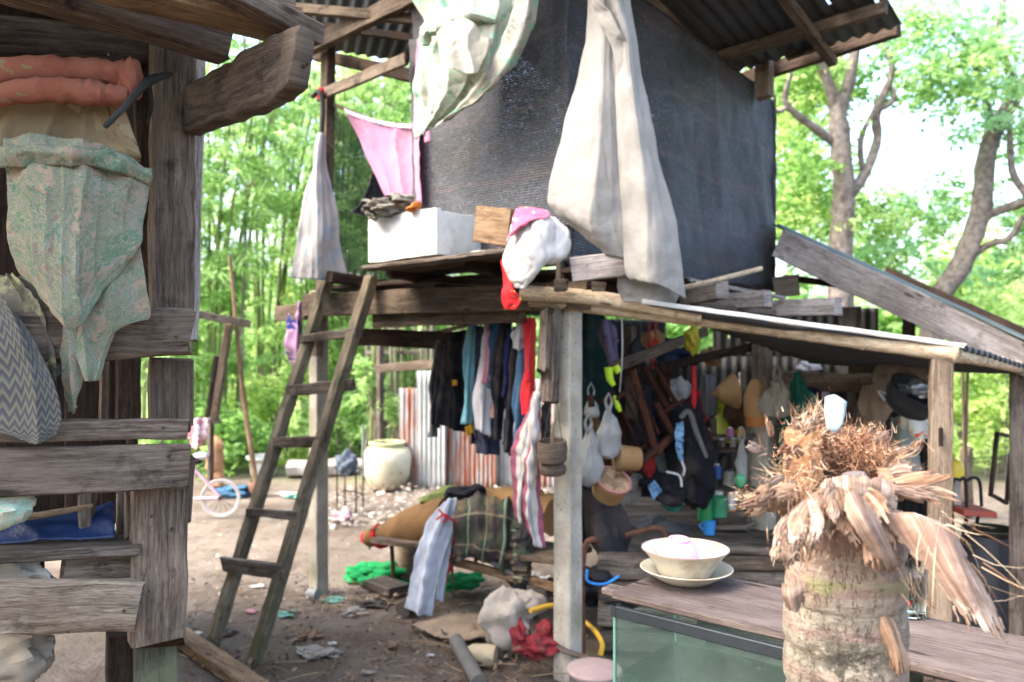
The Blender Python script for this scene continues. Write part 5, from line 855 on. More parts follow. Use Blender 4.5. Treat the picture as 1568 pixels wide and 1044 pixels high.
part(bi, 'frame', MB().tube([wcn, bb], .015, 8, sub=1).tube([wcn, sd_-Z*.06], .015, 8, sub=1).tube([bb, sd_], .013, 8, sub=1).tube([bb, hd-Z*.05], .014, 8, sub=1).tube([sd_-Z*.08, hd], .012, 8, sub=1).tube([hd+Z*.06, wcn-Vector((.62, .1, 0))], .011, 8, sub=1), pf)
part(bi, 'saddle', MB().blob(sd_+Z*.02, (.07, .05, .03), 16, 10, .15), 'black'); part(bi, 'carrier', MB().blob(sd_+Vector((.05, 0, .06)), (.07, .05, .03), 14, 8, .2), 'whiteshirt'); part(bi, 'handlebar', MB().tube([hd+Vector((0, -.16, .16)), hd+Z*.1, hd+Vector((0, .16, .16))], .009, 8), 'metal')
fr = thing('pole_frame', 'leaning frame of pale planks and a thin pole standing in the yard', 'frame', G(350, 740))
part(fr, 'crossbar', MB().beam(W(285, 478, 6.5), W(383, 496, 6.8), .04, .06), 'pole'); part(fr, 'upright', MB().beam(W(351, 495, 6.85), W(328, 645, 7.0), .05, .075, up=Vector((0, 1, 0))), 'pole', 'pale plank with bolt holes'); part(fr, 'upright', MB().beam(W(323, 640, 7.05), W(322, 740, 7.05), .04, .05), 'grey')
part(fr, 'leaning_pole', MB().tube([W(352, 390, 6.9), W(362, 500, 6.9), W(372, 600, 6.95), W(392, 740, 6.85)], [.014, .018, .022, .024], 8), 'hutl'); part(fr, 'shelf_arm', MB().beam(W(296, 642, 6.9), W(338, 645, 7.0), .04, .04), 'grey')
part(fr, 'dark_board', MB().beam(W(332, 545, 7.2), W(318, 640, 7.2), .03, .08, up=Vector((0, 1, 0))), 'dark')
single('carved_stump', MB().lathe([(.05, 0), (.085, .02), (.07, .07), (.09, .11), (.072, .16), (.092, .2), (.075, .25), (.09, .3), (.07, .36), (.085, .42), (.06, .47), (.02, .52), (0, .53)], G(330, 745), Z, 18, .03), plain('orange_trunk', 'b98a64', .85, .9, .2, .35, 12, .01), 'ridged orange-brown palm stump under the leaning plank', 'stump')
single('checked_cloth', MB().patch([[(288, 642, 6.8), (305, 640, 6.75), (322, 641, 6.8)], [(287, 662, 6.8), (305, 665, 6.72), (318, 668, 6.8)], [(292, 684, 6.8), (300, 690, 6.74), (310, 680, 6.8)]], 18, 16, folds=((.025, 2.2, 0),), wr=.03), flower_m('pink_check', 'c9858f', [('e0cfd0', .52, 16), ('a04a5a', .6, 22)], 20, .9), 'pink and white checked cloth hung on the yard frame', 'cloth', solid=.004)
single('clay_pot', MB().lathe([(0, 0), (.06, 0), (.085, .05), (.09, .12), (.085, .13), (.075, .12), (.06, .03)], G(395, 757), Z, 20), plain('clay', '7d5644', .8), 'reddish clay pot beside the blue net pile', 'pot')
single('cement_tub', MB().lathe([(0, 0), (.12, 0), (.14, .03), (.15, .16), (.19, .2), (.19, .225), (.15, .22), (.12, .05)], G(386, 738)+Vector((.0, .4, 0)), Z, 24, .01), plain('white_cement', 'c2c4bd', .85), 'pale cement tub behind the clay pot', 'tub')
single('blue_net', MB().blob(G(360, 757)+Z*.03, (.16, .12, .05), 24, 12, .5, fold=.1), plain('blue_net_m', '4a7390', .8, .9, .1, .5, 40, .01), 'pile of faded blue net beside the bicycle wheel', 'net')
single('grey_slab', MB().beam(G(420, 740)+Z*.08+Vector((0, .5, 0)), G(560, 735)+Z*.08+Vector((0, .5, 0)), .4, .14, jit=.02, bev=.03), plain('old_cement', 'a09a92', .8), 'low grey cement slab behind the ladder', 'slab')
ms = thing('wire_stand', 'thin metal wire stand with a grey bag on it left of the cream jar', 'stand', G(530, 788)); t4 = [G(516, 782), G(545, 790), G(556, 780), G(528, 774)]
for p_ in t4: part(ms, 'leg', MB().tube([p_, p_+Z*.38], .008, 6, sub=1), 'metal')
for z in (.14, .36): part(ms, 'shelf_ring', MB().tube([q_+Z*z for q_ in t4+t4[:1]], .007, 6, sub=1), 'metal')
part(ms, 'upright', MB().tube([t4[2]+Z*.3, t4[2]+Z*.75], .012, 8, sub=1), 'pipe')
single('grey_bag', MB().blob(G(530, 788)+Z*.44, (.09, .08, .09), 20, 12, .35, fold=.06, seed=3), cloth_m('slate_bag', '5f6a75', .85, .3), 'slate grey bag slumped on the wire stand', 'bag')
single('purple_bag', MB().blob(G(525, 800)+Z*.04, (.09, .06, .05), 18, 10, .4, seed=13), cloth_m('mauve_bag', 'a58a92', .85, .3), 'mauve plastic bag lying under the wire stand', 'bag')
# ---------------------------------------------------------------- kitchen things hanging in the dark
M['chairw'] = wood('chair_wood', '2a1710', '4f2f22', '704836', .6, 50, .0008)
ch = thing('wooden_chair', 'dark brown wooden chair hung upside down in the kitchen', 'chair', W(990, 700, 4.2)); yy = 4.2
def cb(n, a, b, wd, th=.02, m='chairw'): part(ch, n, MB().beam(W(*a), W(*b), th, wd, up=Vector((0, -1, .01)), jit=.002, bev=.004), m)
cb('back_post', (968, 566, 4.1), (1005, 695, 4.2), .035, .035); cb('back_post', (930, 640, 4.0), (960, 720, 4.1), .03, .03); cb('seat_frame', (1002, 690, 4.15), (960, 726, 4.05), .045, .03); cb('seat_frame', (960, 706, 4.1), (1000, 672, 4.3), .03); cb('seat_frame', (1030, 665, 4.35), (1000, 695, 4.2), .05, .035)
for i in range(4): cb('slat', (945+i*9, 612+i*-9, 4.15), (982+i*9, 690+i*-9, 4.25), .018, .012)
cb('leg', (985, 560, 4.3), (1037, 650, 4.4), .03, .03); cb('leg', (1000, 555, 4.4), (1046, 636, 4.5), .022, .022); cb('stretcher', (1047, 613, 4.4), (1008, 636, 4.3), .022, .022); cb('leg', (1006, 618, 4.2), (1032, 668, 4.3), .03, .03); cb('arm', (972, 590, 4.1), (942, 612, 4.0), .025, .02); cb('arm', (938, 600, 4.2), (918, 616, 4.1), .02, .02); cb('peg', (934, 602, 3.98), (932, 622, 3.95), .03, .03); cb('peg', (904, 604, 3.95), (906, 624, 3.93), .03, .03); cb('leg', (975, 545, 4.3), (962, 572, 4.3), .025, .02)
def hbag(label, x, y0, y1, wpx, Y, mat, name='plastic_bag', group=None, sq=.6):
    r = wpx/FPX*Y/2; h = (y1-y0)/FPX*Y; t = thing(name, label, 'bag', W(x, y1, Y), group)
    mb = MB(); pr = [(0, 0), (.5, .015), (.85, .08), (1, .2), (.98, .34), (.86, .5), (.68, .64), (.48, .77), (.3, .88), (.16, .96), (.1, 1.0)]; vs = []; n = 36; c = W(x, y1, Y)
    mb.lathe([(a_*r, b_*h) for a_, b_ in pr], c, Z, n, 0, sq); s_ = random.random()*9
    mb.v = [tuple(Vector(v)+(Vector(v)-Vector((c.x, c.y, v[2]))).normalized()*(r*.20*abs(math.sin(5*math.atan2(v[1]-c.y, v[0]-c.x)+v[2]*9+s_))**.6*min(1, (v[2]-c.z)/h*1.6)+r*.35*ns(v, 16, s_)+r*.15*ns(v, 45, s_)-r*.1)) for v in mb.v]
    part(t, 'sack', mb, mat); part(t, 'loop', MB().tube([W(x-1, y0+6, Y), W(x-5, y0-8, Y-.02), W(x, y0-20, Y-.03)], [r*.16, r*.1, r*.07], 6).tube([W(x+1, y0+6, Y), W(x+5, y0-8, Y), W(x, y0-20, Y-.03)], [r*.16, r*.1, r*.07], 6), mat); return t
hbag('white plastic bag hanging from the chair peg', 932, 622, 703, 38, 3.9, 'bagw'); hbag('white plastic bag with green print partly behind the front post', 901, 655, 745, 44, 3.85, 'bagw'); hbag('small white bag tied on the left chair peg', 905, 606, 640, 24, 3.95, 'bagw', sq=.8)
hbag('slim clear bag with green liquid at the bottom hung on the shelf', 1136, 672, 745, 20, 4.45, 'bagw'); single('green_liquid', MB().blob(W(1134, 735, 4.44), (.03, .02, .038), 14, 10, .1), plain('green_liquid_m', '5fc08a', .7, .3), 'light green liquid showing inside the slim hanging bag', 'liquid')
hbag('grey translucent bag hung on the concrete post', 1190, 578, 640, 52, 4.35, cloth_m('grey_plastic', '8a857c', .85, .25, weave=30, rough=.4)); 
hbag('brown paper bag hanging behind the white bags', 912, 640, 690, 34, 4.2, plain('brown_paper', '6d4a26', .8, .6))
def weave_m(n, h1, h2, k=.85):
    t = NT(n); sep = t.n('SeparateXYZ', {0: t.uv()}); u, v = sep.outputs[0], sep.outputs[1]
    a_ = wave(t, u, .014, .5, 0, .08); b_ = wave(t, v, .014, .5, 0, .08); x = t.math('ABSOLUTE', t.math('SUBTRACT', a_, b_)); ln = t.math('MAXIMUM', wave(t, u, .007, .14, 0, .08), wave(t, v, .007, .14, 0, .08))
    c = t.mix(x, lin(h1, k), lin(h2, k)); c = t.mix(t.math('MULTIPLY', ln, .6), c, lin('4a3420')); c = t.mix(t.math('MULTIPLY', t.step(t.noise(t.uv(), 14, 4), .5, .65), .5), c, lin('7a5a3a')); t.bump(t.math('SUBTRACT', x, ln), .0015, .8); return t.fin(c, .75, .3)
M['weave'] = weave_m('woven_bamboo', 'b8966a', '967248', .8)
def basket(label, c, r, h, ax, rim, flip=0):
    t = thing('rice_basket', label, 'basket', c, 'woven rice baskets'); ax = Vector(ax).normalized(); pr = []
    for i in range(9): pr += [(r*(.86+.14*i/8)+.0022*(i % 2), h*i/8)]
    part(t, 'body', MB().lathe([(0, 0)]+pr+[(r*.93, h), (r*.85, h*.1)], c, ax, 30, .003), 'weave'); part(t, 'rim', MB().lathe([(r*.98, h*.93), (r*1.04, h*.93), (r*1.04, h*1.02), (r*.92, h*1.02), (r*.92, h*.95)], c, ax, 30), rim)
    part(t, 'lid', MB().lathe([(r*.93, h*.98), (r*.6, h*1.0), (0, h*1.01)], c, ax, 30, .003), 'hutl'); return t
basket('light woven basket with slatted band hanging tilted below the chair', W(978, 703, 3.95), .062, .11, (-.9, -.2, .1), 'weave'); basket('larger woven basket with pinkish rim hanging lowest, face towards us', W(930, 758, 3.9)+Vector((0, .02, 0)), .085, .1, (.25, -.55, .8), cm('pink_rim', 'b07a72', .8))
# steamer basket and woven cones on the post
single('woven_cone', MB().lathe([(.0, 0), (.035, .04), (.07, .09), (.10, .14), (.096, .14), (.05, .07)], W(1088, 604, 4.6), (.95, .1, .12), 30, .002), 'weave', 'pale woven bamboo cone hanging left of the concrete post', 'basket')
single('dark_cone_basket', MB().lathe([(.03, 0), (.11, .05), (.125, .12), (.09, .2), (.03, .24)], W(1118, 612, 4.75), (.75, .2, -.55), 28, .003), plain('smoked_basket', '4a3424', .8, .8, .2, .3, 30, .003), 'smoked dark basket behind the pale woven cone', 'basket')
sb_ = thing('steamer', 'small bamboo steamer cup with an orange-brown base on the concrete post', 'steamer', W(1157, 652, 4.42)); part(sb_, 'basket', MB().lathe([(.058, 0), (.06, .01), (.064, .1), (.06, .12), (.04, .17), (.02, .2), (0, .2)], W(1157, 638, 4.42), Z, 26, .002), 'weave'); part(sb_, 'base', MB().lathe([(0, 0), (.05, 0), (.056, .05), (.057, .06), (0, .06)], W(1157, 652, 4.42), Z, 26), plain('varnished', '9a5f30', .8, .35))
single('bucket', MB().lathe([(0, 0), (.085, 0), (.1, .12), (.104, .125), (.108, .24), (.115, .245), (.11, .255), (.1, .24), (.09, .02)], W(1122, 676, 4.9), Z, 28), plain('lime_plastic', 'a9b53a', .8, .35, .5), 'lime yellow plastic bucket on the shelf behind the cones', 'bucket')
def pack(label, rows, mat, nm, cat='bag', **k): single(nm, MB().patch(rows, 28, 34, folds=k.get('folds', ((.02, 1.8, .2),)), wr=.05, wf=7), mat, label, cat, solid=.03)
bp = thing('backpack', 'black backpack with pale blue checked panel hanging in the kitchen', 'backpack', W(1055, 760, 4.3))
part(bp, 'body', MB().blob(W(1057, 700, 4.35), (.13, .09, .25), 30, 22, .3, rot=.1, seed=41, fold=.03), 'blk'); part(bp, 'panel', MB().patch([[(1035, 648, 4.24), (1047, 645, 4.22)], [(1034, 680, 4.2), (1046, 680, 4.18)], [(1040, 706, 4.2), (1046, 708, 4.19)]], 8, 16, wr=.02), flower_m('blue_check', '7fa8cc', [('2f4a6a', .52, 30)], 20, .85), 'pale blue checked panel', solid=.006)
part(bp, 'strap', MB().tube([W(1042, 640, 4.2), W(1055, 630, 4.2), W(1066, 660, 4.2), W(1082, 700, 4.2)], [.012, .014, .014, .01], 8), 'gry'); part(bp, 'zip_cord', MB().tube([W(1044, 706, 4.17), W(1048, 718, 4.16), W(1046, 728, 4.17)], .006, 6), 'whiteshirt')
b2 = thing('shoulder_bag', 'black and blue bag hanging below and left of the backpack', 'bag', W(1015, 775, 4.2)); part(b2, 'body', MB().blob(W(1018, 748, 4.28), (.105, .07, .07), 26, 16, .3, rot=-.35, seed=43, fold=.03), 'blk'); part(b2, 'panel', MB().patch([[(992, 745, 4.17), (1002, 735, 4.16)], [(1000, 765, 4.17), (1014, 752, 4.16)]], 10, 10, wr=.02), flower_m('blue_check2', '6f94b8', [('2f4a6a', .52, 30)], 20, .85), 'blue panel', solid=.01)
part(b2, 'piping', MB().tube([W(1020, 722, 4.18), W(1040, 728, 4.18), W(1044, 745, 4.18)], .006, 6), 'whiteshirt')
pack('dark green cloth sheet hanging just inside the front post', [[(884, 478, 4.5), (905, 478, 4.45), (925, 480, 4.5)], [(884, 540, 4.5), (908, 540, 4.42), (935, 545, 4.5)], [(884, 600, 4.5), (908, 605, 4.42), (942, 600, 4.5)], [(884, 680, 4.5), (908, 690, 4.42), (930, 690, 4.5)]], cm('dark_green_cloth', '24403f', .8), 'green_sheet', 'cloth')
pack('mauve cloth hanging to a point inside the eave', [[(914, 492, 4.2), (925, 490, 4.16), (938, 492, 4.2)], [(922, 520, 4.2), (932, 520, 4.17), (942, 525, 4.2)], [(932, 556, 4.2), (938, 558, 4.18), (944, 556, 4.2)]], cm('mauve_cloth', '6d6480', .8), 'mauve_cloth', 'cloth')
pack('dark grey jacket hanging low behind the front post', [[(890, 748, 4.2), (915, 760, 4.14), (945, 770, 4.2)], [(896, 790, 4.2), (922, 800, 4.1), (955, 800, 4.2)], [(902, 830, 4.2), (928, 840, 4.1), (962, 835, 4.2)], [(920, 865, 4.2), (940, 880, 4.14), (962, 862, 4.2)]], cm('dusty_grey', '39363a', .9), 'grey_jacket', 'clothing')
pack('teal green cloth hanging right of the concrete post', [[(1215, 585, 4.6), (1222, 570, 4.6), (1230, 585, 4.6)], [(1200, 640, 4.6), (1230, 635, 4.55), (1262, 635, 4.6)], [(1192, 700, 4.6), (1230, 700, 4.55), (1262, 695, 4.6)], [(1190, 730, 4.6), (1225, 735, 4.55), (1260, 720, 4.6)]], cm('teal_cloth', '0f6a5e', .8), 'teal_cloth', 'cloth')
pack('navy and white garments hanging under the cross beam', [[(1222, 594, 4.85), (1245, 594, 4.8), (1265, 594, 4.85)], [(1224, 625, 4.85), (1245, 630, 4.8), (1268, 625, 4.85)], [(1230, 650, 4.85), (1250, 655, 4.8), (1266, 650, 4.85)]], flower_m('navy_white', '2a2c50', [('b9b0c9', .56, 8)], 9, .85), 'navy_clothes', 'clothing')
pack('beige rag hanging under the right end of the cross beam', [[(1322, 590, 4.6), (1345, 588, 4.55), (1368, 590, 4.6)], [(1318, 620, 4.6), (1345, 622, 4.52), (1374, 615, 4.6)], [(1330, 640, 4.6), (1345, 646, 4.54), (1358, 640, 4.6)], [(1340, 660, 4.6), (1346, 662, 4.58), (1352, 660, 4.6)]], cm('beige_rag_cloth', '9a8878', .85), 'beige_rag', 'cloth')
pack('white cloth with orange and blue blossoms hanging by the tall post', [[(1384, 632, 4.3), (1405, 622, 4.25), (1432, 620, 4.3)], [(1384, 650, 4.3), (1405, 650, 4.22), (1432, 650, 4.3)], [(1390, 665, 4.3), (1405, 672, 4.24), (1432, 672, 4.3)]], flower_m('blossom_print', 'cfd0c8', [('d9683f', .6, 11), ('3f8f9a', .6, 13)], 12, .9), 'blossom_cloth', 'cloth')
pack('pale grey-green sheet hanging below the black pot', [[(1366, 640, 4.7), (1385, 638, 4.66), (1402, 642, 4.7)], [(1366, 690, 4.7), (1385, 690, 4.64), (1405, 690, 4.7)], [(1372, 735, 4.7), (1390, 740, 4.66), (1406, 735, 4.7)]], cm('grey_green', '8f9d98', .85), 'pale_sheet', 'cloth')
pack('grey nylon bag stuffed under the roof above the black pot', [[(1340, 560, 4.4), (1375, 550, 4.36), (1412, 556, 4.4)], [(1338, 585, 4.4), (1375, 590, 4.3), (1420, 590, 4.4)], [(1345, 612, 4.4), (1375, 615, 4.34), (1420, 612, 4.4)]], cm('grey_nylon', '7d746c', .85), 'nylon_bag')
pp = thing('black_pot', 'sooty black cooking pot hung tilted from the eave by the tall post', 'pot', W(1388, 640, 3.7)); pax = Vector((.25, -.55, .8)).normalized(); c_ = W(1388, 622, 3.75)
part(pp, 'body', MB().lathe([(0, 0), (.07, .0), (.1, .02), (.118, .07), (.116, .11), (.122, .118), (.115, .12), (.1, .06), (.06, .02)], c_-pax*.02, pax, 32), plain('soot_and_shade', '2b2e33', .9, .55, .5, .4, 14, .002, .3)); part(pp, 'foil', MB().blob(c_+pax*.1, (.07, .06, .03), 18, 10, .5, seed=3), plain('foil', 'a8adb4', .8, .35, .5, .2, 20, .003, .6)); part(pp, 'handle', MB().tube([c_+Vector((-.11, -.03, .06)), c_+Vector((-.145, -.04, .07)), c_+Vector((-.12, -.05, .03))], .006, 8), 'pipe'); part(pp, 'hook', MB().tube([c_+Vector((.09, 0, .13)), c_+Vector((.12, 0, .16)), c_+Vector((.13, 0, .2))], .005, 8), 'pipe')
single('red_box', rbox(MB(), W(1322, 700, 4.8), Vector((.18, 0, 0)), Vector((0, .15, 0)), Z*.12), plain('dark_red', '7d2424', .8, .5), 'dark red box half hidden behind the palm fibres', 'box')
# shelf with jars
sh = thing('kitchen_shelf', 'rough plank shelf rack standing left of the concrete post', 'shelf', Vector((1.0, 4.6, .45)))
for (y, yb) in ((670, 5), (688, 8), (752, 5), (783, 6), (805, 10)): part(sh, 'board', MB().beam(W(1082, y, 4.7), W(1150, y-1, 4.55), .16, .02+yb*.0006, jit=.003), 'grey')
part(sh, 'upright', MB().beam(W(1092, 640, 4.62), W(1096, 815, 4.62), .03, .03), 'grey'); part(sh, 'upright', MB().beam(W(1145, 640, 4.62), W(1145, 815, 4.62), .03, .03), 'grey')
JG = 'jars and bottles on the kitchen shelf'
def jar(x, yb, h, wd, hexc, label, nm='jar', Y=4.52, cap='cfd0c8'):
    r = wd/FPX*Y/2; hh = h/FPX*Y; t = thing(nm, label, 'jar', W(x, yb, Y), JG); part(t, 'body', MB().lathe([(0, 0), (r, 0), (r, hh*.75), (r*.7, hh*.85), (r*.5, hh*.9)], W(x, yb, Y), Z, 18), plain('jar_'+hexc, hexc, .5, .3, .5)); part(t, 'cap', MB().lathe([(r*.55, hh*.86), (r*.55, hh), (0, hh)], W(x, yb, Y), Z, 14), plain('cap_'+cap, cap, .8, .4))
for a in [(1098, 732, 22, 14, '2f6ab0', 'blue tin on the middle shelf board'), (1117, 742, 24, 16, 'b5b2a8', 'pale jar with dark lid beside the blue tin', 'jar', 4.52, '1d2440'), (1105, 684, 12, 12, '5a4a44', 'dark little jar on the upper shelf'), (1122, 684, 14, 10, '9a8a7a', 'small tan bottle on the upper shelf'), (1084, 668, 12, 12, 'a83030', 'small red tin at the left end of the top board'), (1118, 668, 14, 12, 'b06aa0', 'shiny magenta packet on the top board'), (1134, 668, 14, 12, 'c09a40', 'gold packet on the top board'),
          (1080, 796, 40, 24, '2fa860', 'bright green bottle low on the left of the shelf'), (1100, 790, 38, 26, '3fa878', 'green plastic tub on the low shelf'), (1120, 780, 26, 12, 'd8dcd8', 'white bottle on the low shelf'), (1134, 782, 30, 10, '2f5a4a', 'dark green bottle on the low shelf'), (1128, 782, 18, 8, '6f2f28', 'small red-brown bottle on the low shelf')]: jar(*a)
cu = thing('blue_mug', 'bright blue plastic mug standing on the shelf edge', 'mug', W(1086, 818, 4.5)); part(cu, 'cup', MB().lathe([(0, 0), (.03, 0), (.035, .08), (.032, .08), (.027, .01)], W(1086, 818, 4.5), Z, 20), plain('mug_blue', '3a8fd0', .8, .35)); part(cu, 'handle', MB().tube([W(1078, 800, 4.5), W(1071, 804, 4.5), W(1078, 813, 4.5)], .005, 6), plain('mug_blue2', '3a8fd0', .8, .35))
single('teal_bowl', MB().lathe([(0, 0), (.03, 0), (.07, .045), (.066, .045), (.03, .008)], W(1030, 782, 4.4), Z, 22), plain('teal_pl', '2f7d74', .8, .4), 'teal bowl below the shoulder bag', 'bowl')
ne = plain('neon', 'b9e02f', .9, .5)
single('neon_strap', MB().tube([W(932, 562, 4.0), W(934, 580, 4.0), W(940, 590, 4.0)], [.022, .018, .012], 10).tube([W(942, 560, 4.0), W(948, 570, 4.0)], [.02, .018], 10).tube([W(940, 606, 4.0), W(946, 622, 4.0), W(950, 630, 4.0)], [.008, .014, .008], 8), ne, 'neon yellow-green straps hanging above the chair peg', 'strap')
single('black_pouch', MB().blob(W(974, 545, 4.3), (.04, .03, .085), 18, 14, .2), 'black', 'small black pouch hanging near the red strings', 'pouch'); single('red_string', MB().tube([W(994, 495, 4.4), W(996, 530, 4.4), W(1000, 565, 4.4)], .006, 6).tube([W(1004, 492, 4.4), W(1003, 530, 4.4), W(999, 560, 4.4)], .005, 6).blob(W(1003, 530, 4.4), (.03, .01, .03), 10, 8, .5), cm('red_string_m', 'a83a34', .8), 'red strings hanging from the eave inside the kitchen', 'string')
single('yellow_bag', MB().blob(W(1061, 520, 4.2), (.035, .03, .06), 18, 12, .4, fold=.1), cm('yellow_bag_m', '9a9030', .8, .4), 'small yellow plastic bag hanging from the bamboo eave', 'bag')
single('red_trinket', MB().blob(W(1063, 606, 4.3), (.012, .012, .05), 12, 10, .4).tube([W(1062, 560, 4.3), W(1063, 590, 4.3)], [.008, .012], 8, sub=1), cm('red_trinket_m', 'c23038', .8), 'small red charm dangling in the dark kitchen', 'charm')
single('string', MB().tube([W(952, 480, 3.62), W(953, 540, 3.7), W(949, 600, 3.95)], .003, 6), 'whiteshirt', 'pale string dropping from the bamboo eave to the chair', 'string')
single('metal_sheet', MB().patch([[(1000, 690, 4.5), (1030, 680, 4.5)], [(1010, 730, 4.45), (1034, 715, 4.45)]], 8, 8, wr=.02), cm('dull_grey_pl', '6d746f', .85), 'dull grey plastic sack behind the chair and red bag', 'sack', solid=.03)
single('red_pouch', MB().blob(W(995, 712, 4.3), (.035, .03, .06), 14, 12, .2), cm('deep_red', '8a2a28', .8), 'deep red pouch beside the woven basket', 'pouch')
bf = thing('bent_pipe_frame', 'rusty bent pipe frame standing behind the fish tank', 'frame', G(905, 1000)); part(bf, 'hoop', MB().tube([G(893, 1010), W(892, 880, 3.9), W(897, 835, 3.9), W(908, 826, 3.9), W(916, 830, 3.95)], .014, 10), 'rust'); part(bf, 'hoop', MB().tube([W(958, 820, 4.1), W(985, 812, 4.1), W(1008, 808, 4.1), W(1018, 818, 4.1), W(1019, 850, 4.1)], .014, 10), 'rust')
hm = thing('helmet', 'black helmet with bright blue rim on the grey stack behind the tank', 'helmet', W(918, 890, 3.9)); part(hm, 'shell', MB().blob(W(918, 882, 3.9), (.06, .06, .03), 20, 12, .1), 'black'); part(hm, 'rim', MB().tube([W(899, 872, 3.86), W(900, 890, 3.84), W(925, 894, 3.84), W(948, 882, 3.86)], .006, 8), plain('bright_blue', '2f8fe0', .9))
for k, (z, l) in enumerate(((.02, .5), (.14, .46), (.26, .42), (.36, .44))): single('cement_block', MB().beam(Vector((.42, 4.0, z+.055)), Vector((.42+l, 3.95, z+.055)), .18, .095, jit=.012, bev=.01), 'grey', ['bottom', 'second', 'third', 'topmost'][k]+' grey plank block of the stack left behind the fish tank', 'block', 'grey blocks stacked behind the tank')
# right opening
mf = thing('mirror_frame', 'dark rectangular window frame leaning in the meadow opening', 'frame', W(1535, 770, 4.6)); ca = [(1527, 663, 4.5), (1551, 669, 4.7), (1541, 770, 4.7), (1517, 757, 4.5)]
for i in range(4): part(mf, 'frame_bar', MB().beam(W(*ca[i]), W(*ca[(i+1) % 4]), .02, .022, up=Vector((.3, -1, 0))), 'dark')
ba = thing('black_barrel', 'black plastic barrel standing behind the right end of the table', 'barrel', G(1516, 960)); bc = G(1516, 960); part(ba, 'body', MB().lathe([(0, 0), (.12, 0), (.125, .02), (.13, .2), (.128, .4), (.132, .5)], bc, Z, 34), plain('dull_black_plastic', '3a3f45', .8, .5, .5, .3, 6)); part(ba, 'rim', MB().lathe([(.132, .49), (.138, .5), (.138, .52), (.124, .52), (.12, .2)], bc, Z, 34), 'metal')
cs = thing('metal_chair', 'black metal armchair frame with a red seat behind the tall post', 'chair', G(1478, 930)); part(cs, 'seat', MB().beam(W(1452, 776, 4.3), W(1502, 780, 4.3), .3, .03), plain('red_seat', '9a4638', .8)); part(cs, 'arm', MB().tube([W(1460, 850, 4.25), W(1458, 745, 4.25), W(1470, 735, 4.25), W(1479, 742, 4.25), W(1480, 850, 4.25)], .009, 8), 'black'); part(cs, 'arm', MB().tube([W(1478, 738, 4.5), W(1490, 731, 4.5), W(1500, 738, 4.5), W(1503, 775, 4.5)], .009, 8), 'black')
for x in (1455, 1482, 1500): part(cs, 'leg', MB().tube([W(x, 780, 4.35), G(x, 960)+Vector((0, .2, 0))], .009, 8), 'black')
single('yellow_jar', MB().lathe([(0, 0), (.035, 0), (.036, .05), (.03, .09), (.02, .1)], W(1465, 735, 4.35), Z, 18), plain('yellow_jar_m', 'd9c33a', .85, .4), 'yellow jar on the books stack behind the tall post', 'jar'); single('paper_stack', rbox(MB(), W(1452, 774, 4.3), Vector((.07, 0, 0)), Vector((0, .1, 0)), Z*.125), plain('paper', 'b0aaa0', .8), 'grey stack of paper under the yellow jar', 'papers')
for i, (x, x2) in enumerate(((1474, 1478), (1482, 1477))): single('thin_cane', MB().tube([W(x, 560, 6.5), W(x2, 760, 6.5)], .012, 6, sub=1), 'pole', ['left', 'right'][i]+' one of the two thin canes upright in the meadow opening', 'cane', 'thin canes in the meadow opening')
single('wrapped_post', MB().tube([G(1480, 790), W(1480, 700, 7.0), W(1482, 684, 7.0)], [.05, .05, .035], 10, jit=.3), 'pole', 'cloth-wrapped post stub at the foot of the thin canes', 'post')

# more of the dark clutter that fills the kitchen
for nm, lb, ct, x, y, Y, r_, m_, sd in (('bundle', 'dark cloth bundle wedged behind the chair slats', 'bundle', 965, 650, 4.6, (.13, .1, .2), 'dk', 61), ('bundle', 'brown sack bundle behind the woven baskets', 'bundle', 935, 690, 4.5, (.12, .1, .14), 'chairw', 62), ('black_sack', 'black sack hanging between the chair and the backpack', 'sack', 1005, 650, 4.8, (.08, .08, .16), 'blk', 63), ('bundle', 'grey heap lying on the plank floor under the shoulder bag', 'bundle', 1000, 812, 4.75, (.2, .14, .06), 'gry', 64),
        ('bundle', 'navy bundle under the roof left of the yellow bag', 'bundle', 1030, 545, 5.0, (.12, .1, .08), 'nav', 65), ('bundle', 'charcoal heap in the corner behind the front post', 'bundle', 925, 915, 4.9, (.25, .2, .16), 'dk', 66), ('sack', 'brown paper sack behind the teal cloth', 'sack', 1265, 680, 5.0, (.14, .1, .18), 'hutd', 67), ('bundle', 'dark blue heap at the back left of the lime bucket', 'bundle', 1062, 700, 5.3, (.16, .1, .2), 'nav', 68), ('bundle', 'brown heap on the shelf top behind the tin jars', 'bundle', 1108, 655, 5.1, (.14, .1, .1), 'chairw', 69)):
    single(nm, MB().blob(W(x, y, Y), r_, 24, 16, .45, fold=.06, seed=sd), m_, lb, ct)
for x, y, h, w_, m_, lb in ((948, 540, 60, 22, 'dk', 'dark rag hanging behind the mauve cloth'), (1018, 560, 70, 24, 'chairw', 'brown cloth hanging behind the red strings'), (1085, 575, 60, 26, 'gry', 'grey cloth hanging on the back beam beside the cones'), (1285, 600, 90, 30, 'dk', 'dark towel hanging from the cross beam behind the palm fibres'), (1320, 560, 50, 26, 'gry', 'grey rag over the cross beam left of the nylon bag')):
    single('hanging_rag', MB().patch([[(x-w_/2, y, 4.9), (x, y-2, 4.86), (x+w_/2, y, 4.9)], [(x-w_/2, y+h/2, 4.9), (x, y+h/2, 4.84), (x+w_/2, y+h/2, 4.9)], [(x-w_/3, y+h, 4.9), (x, y+h+6, 4.86), (x+w_/3, y+h-4, 4.9)]], 20, 24, folds=((.02, 2.3, .1),), wr=.03, wf=7), m_, lb, 'cloth', solid=.01)

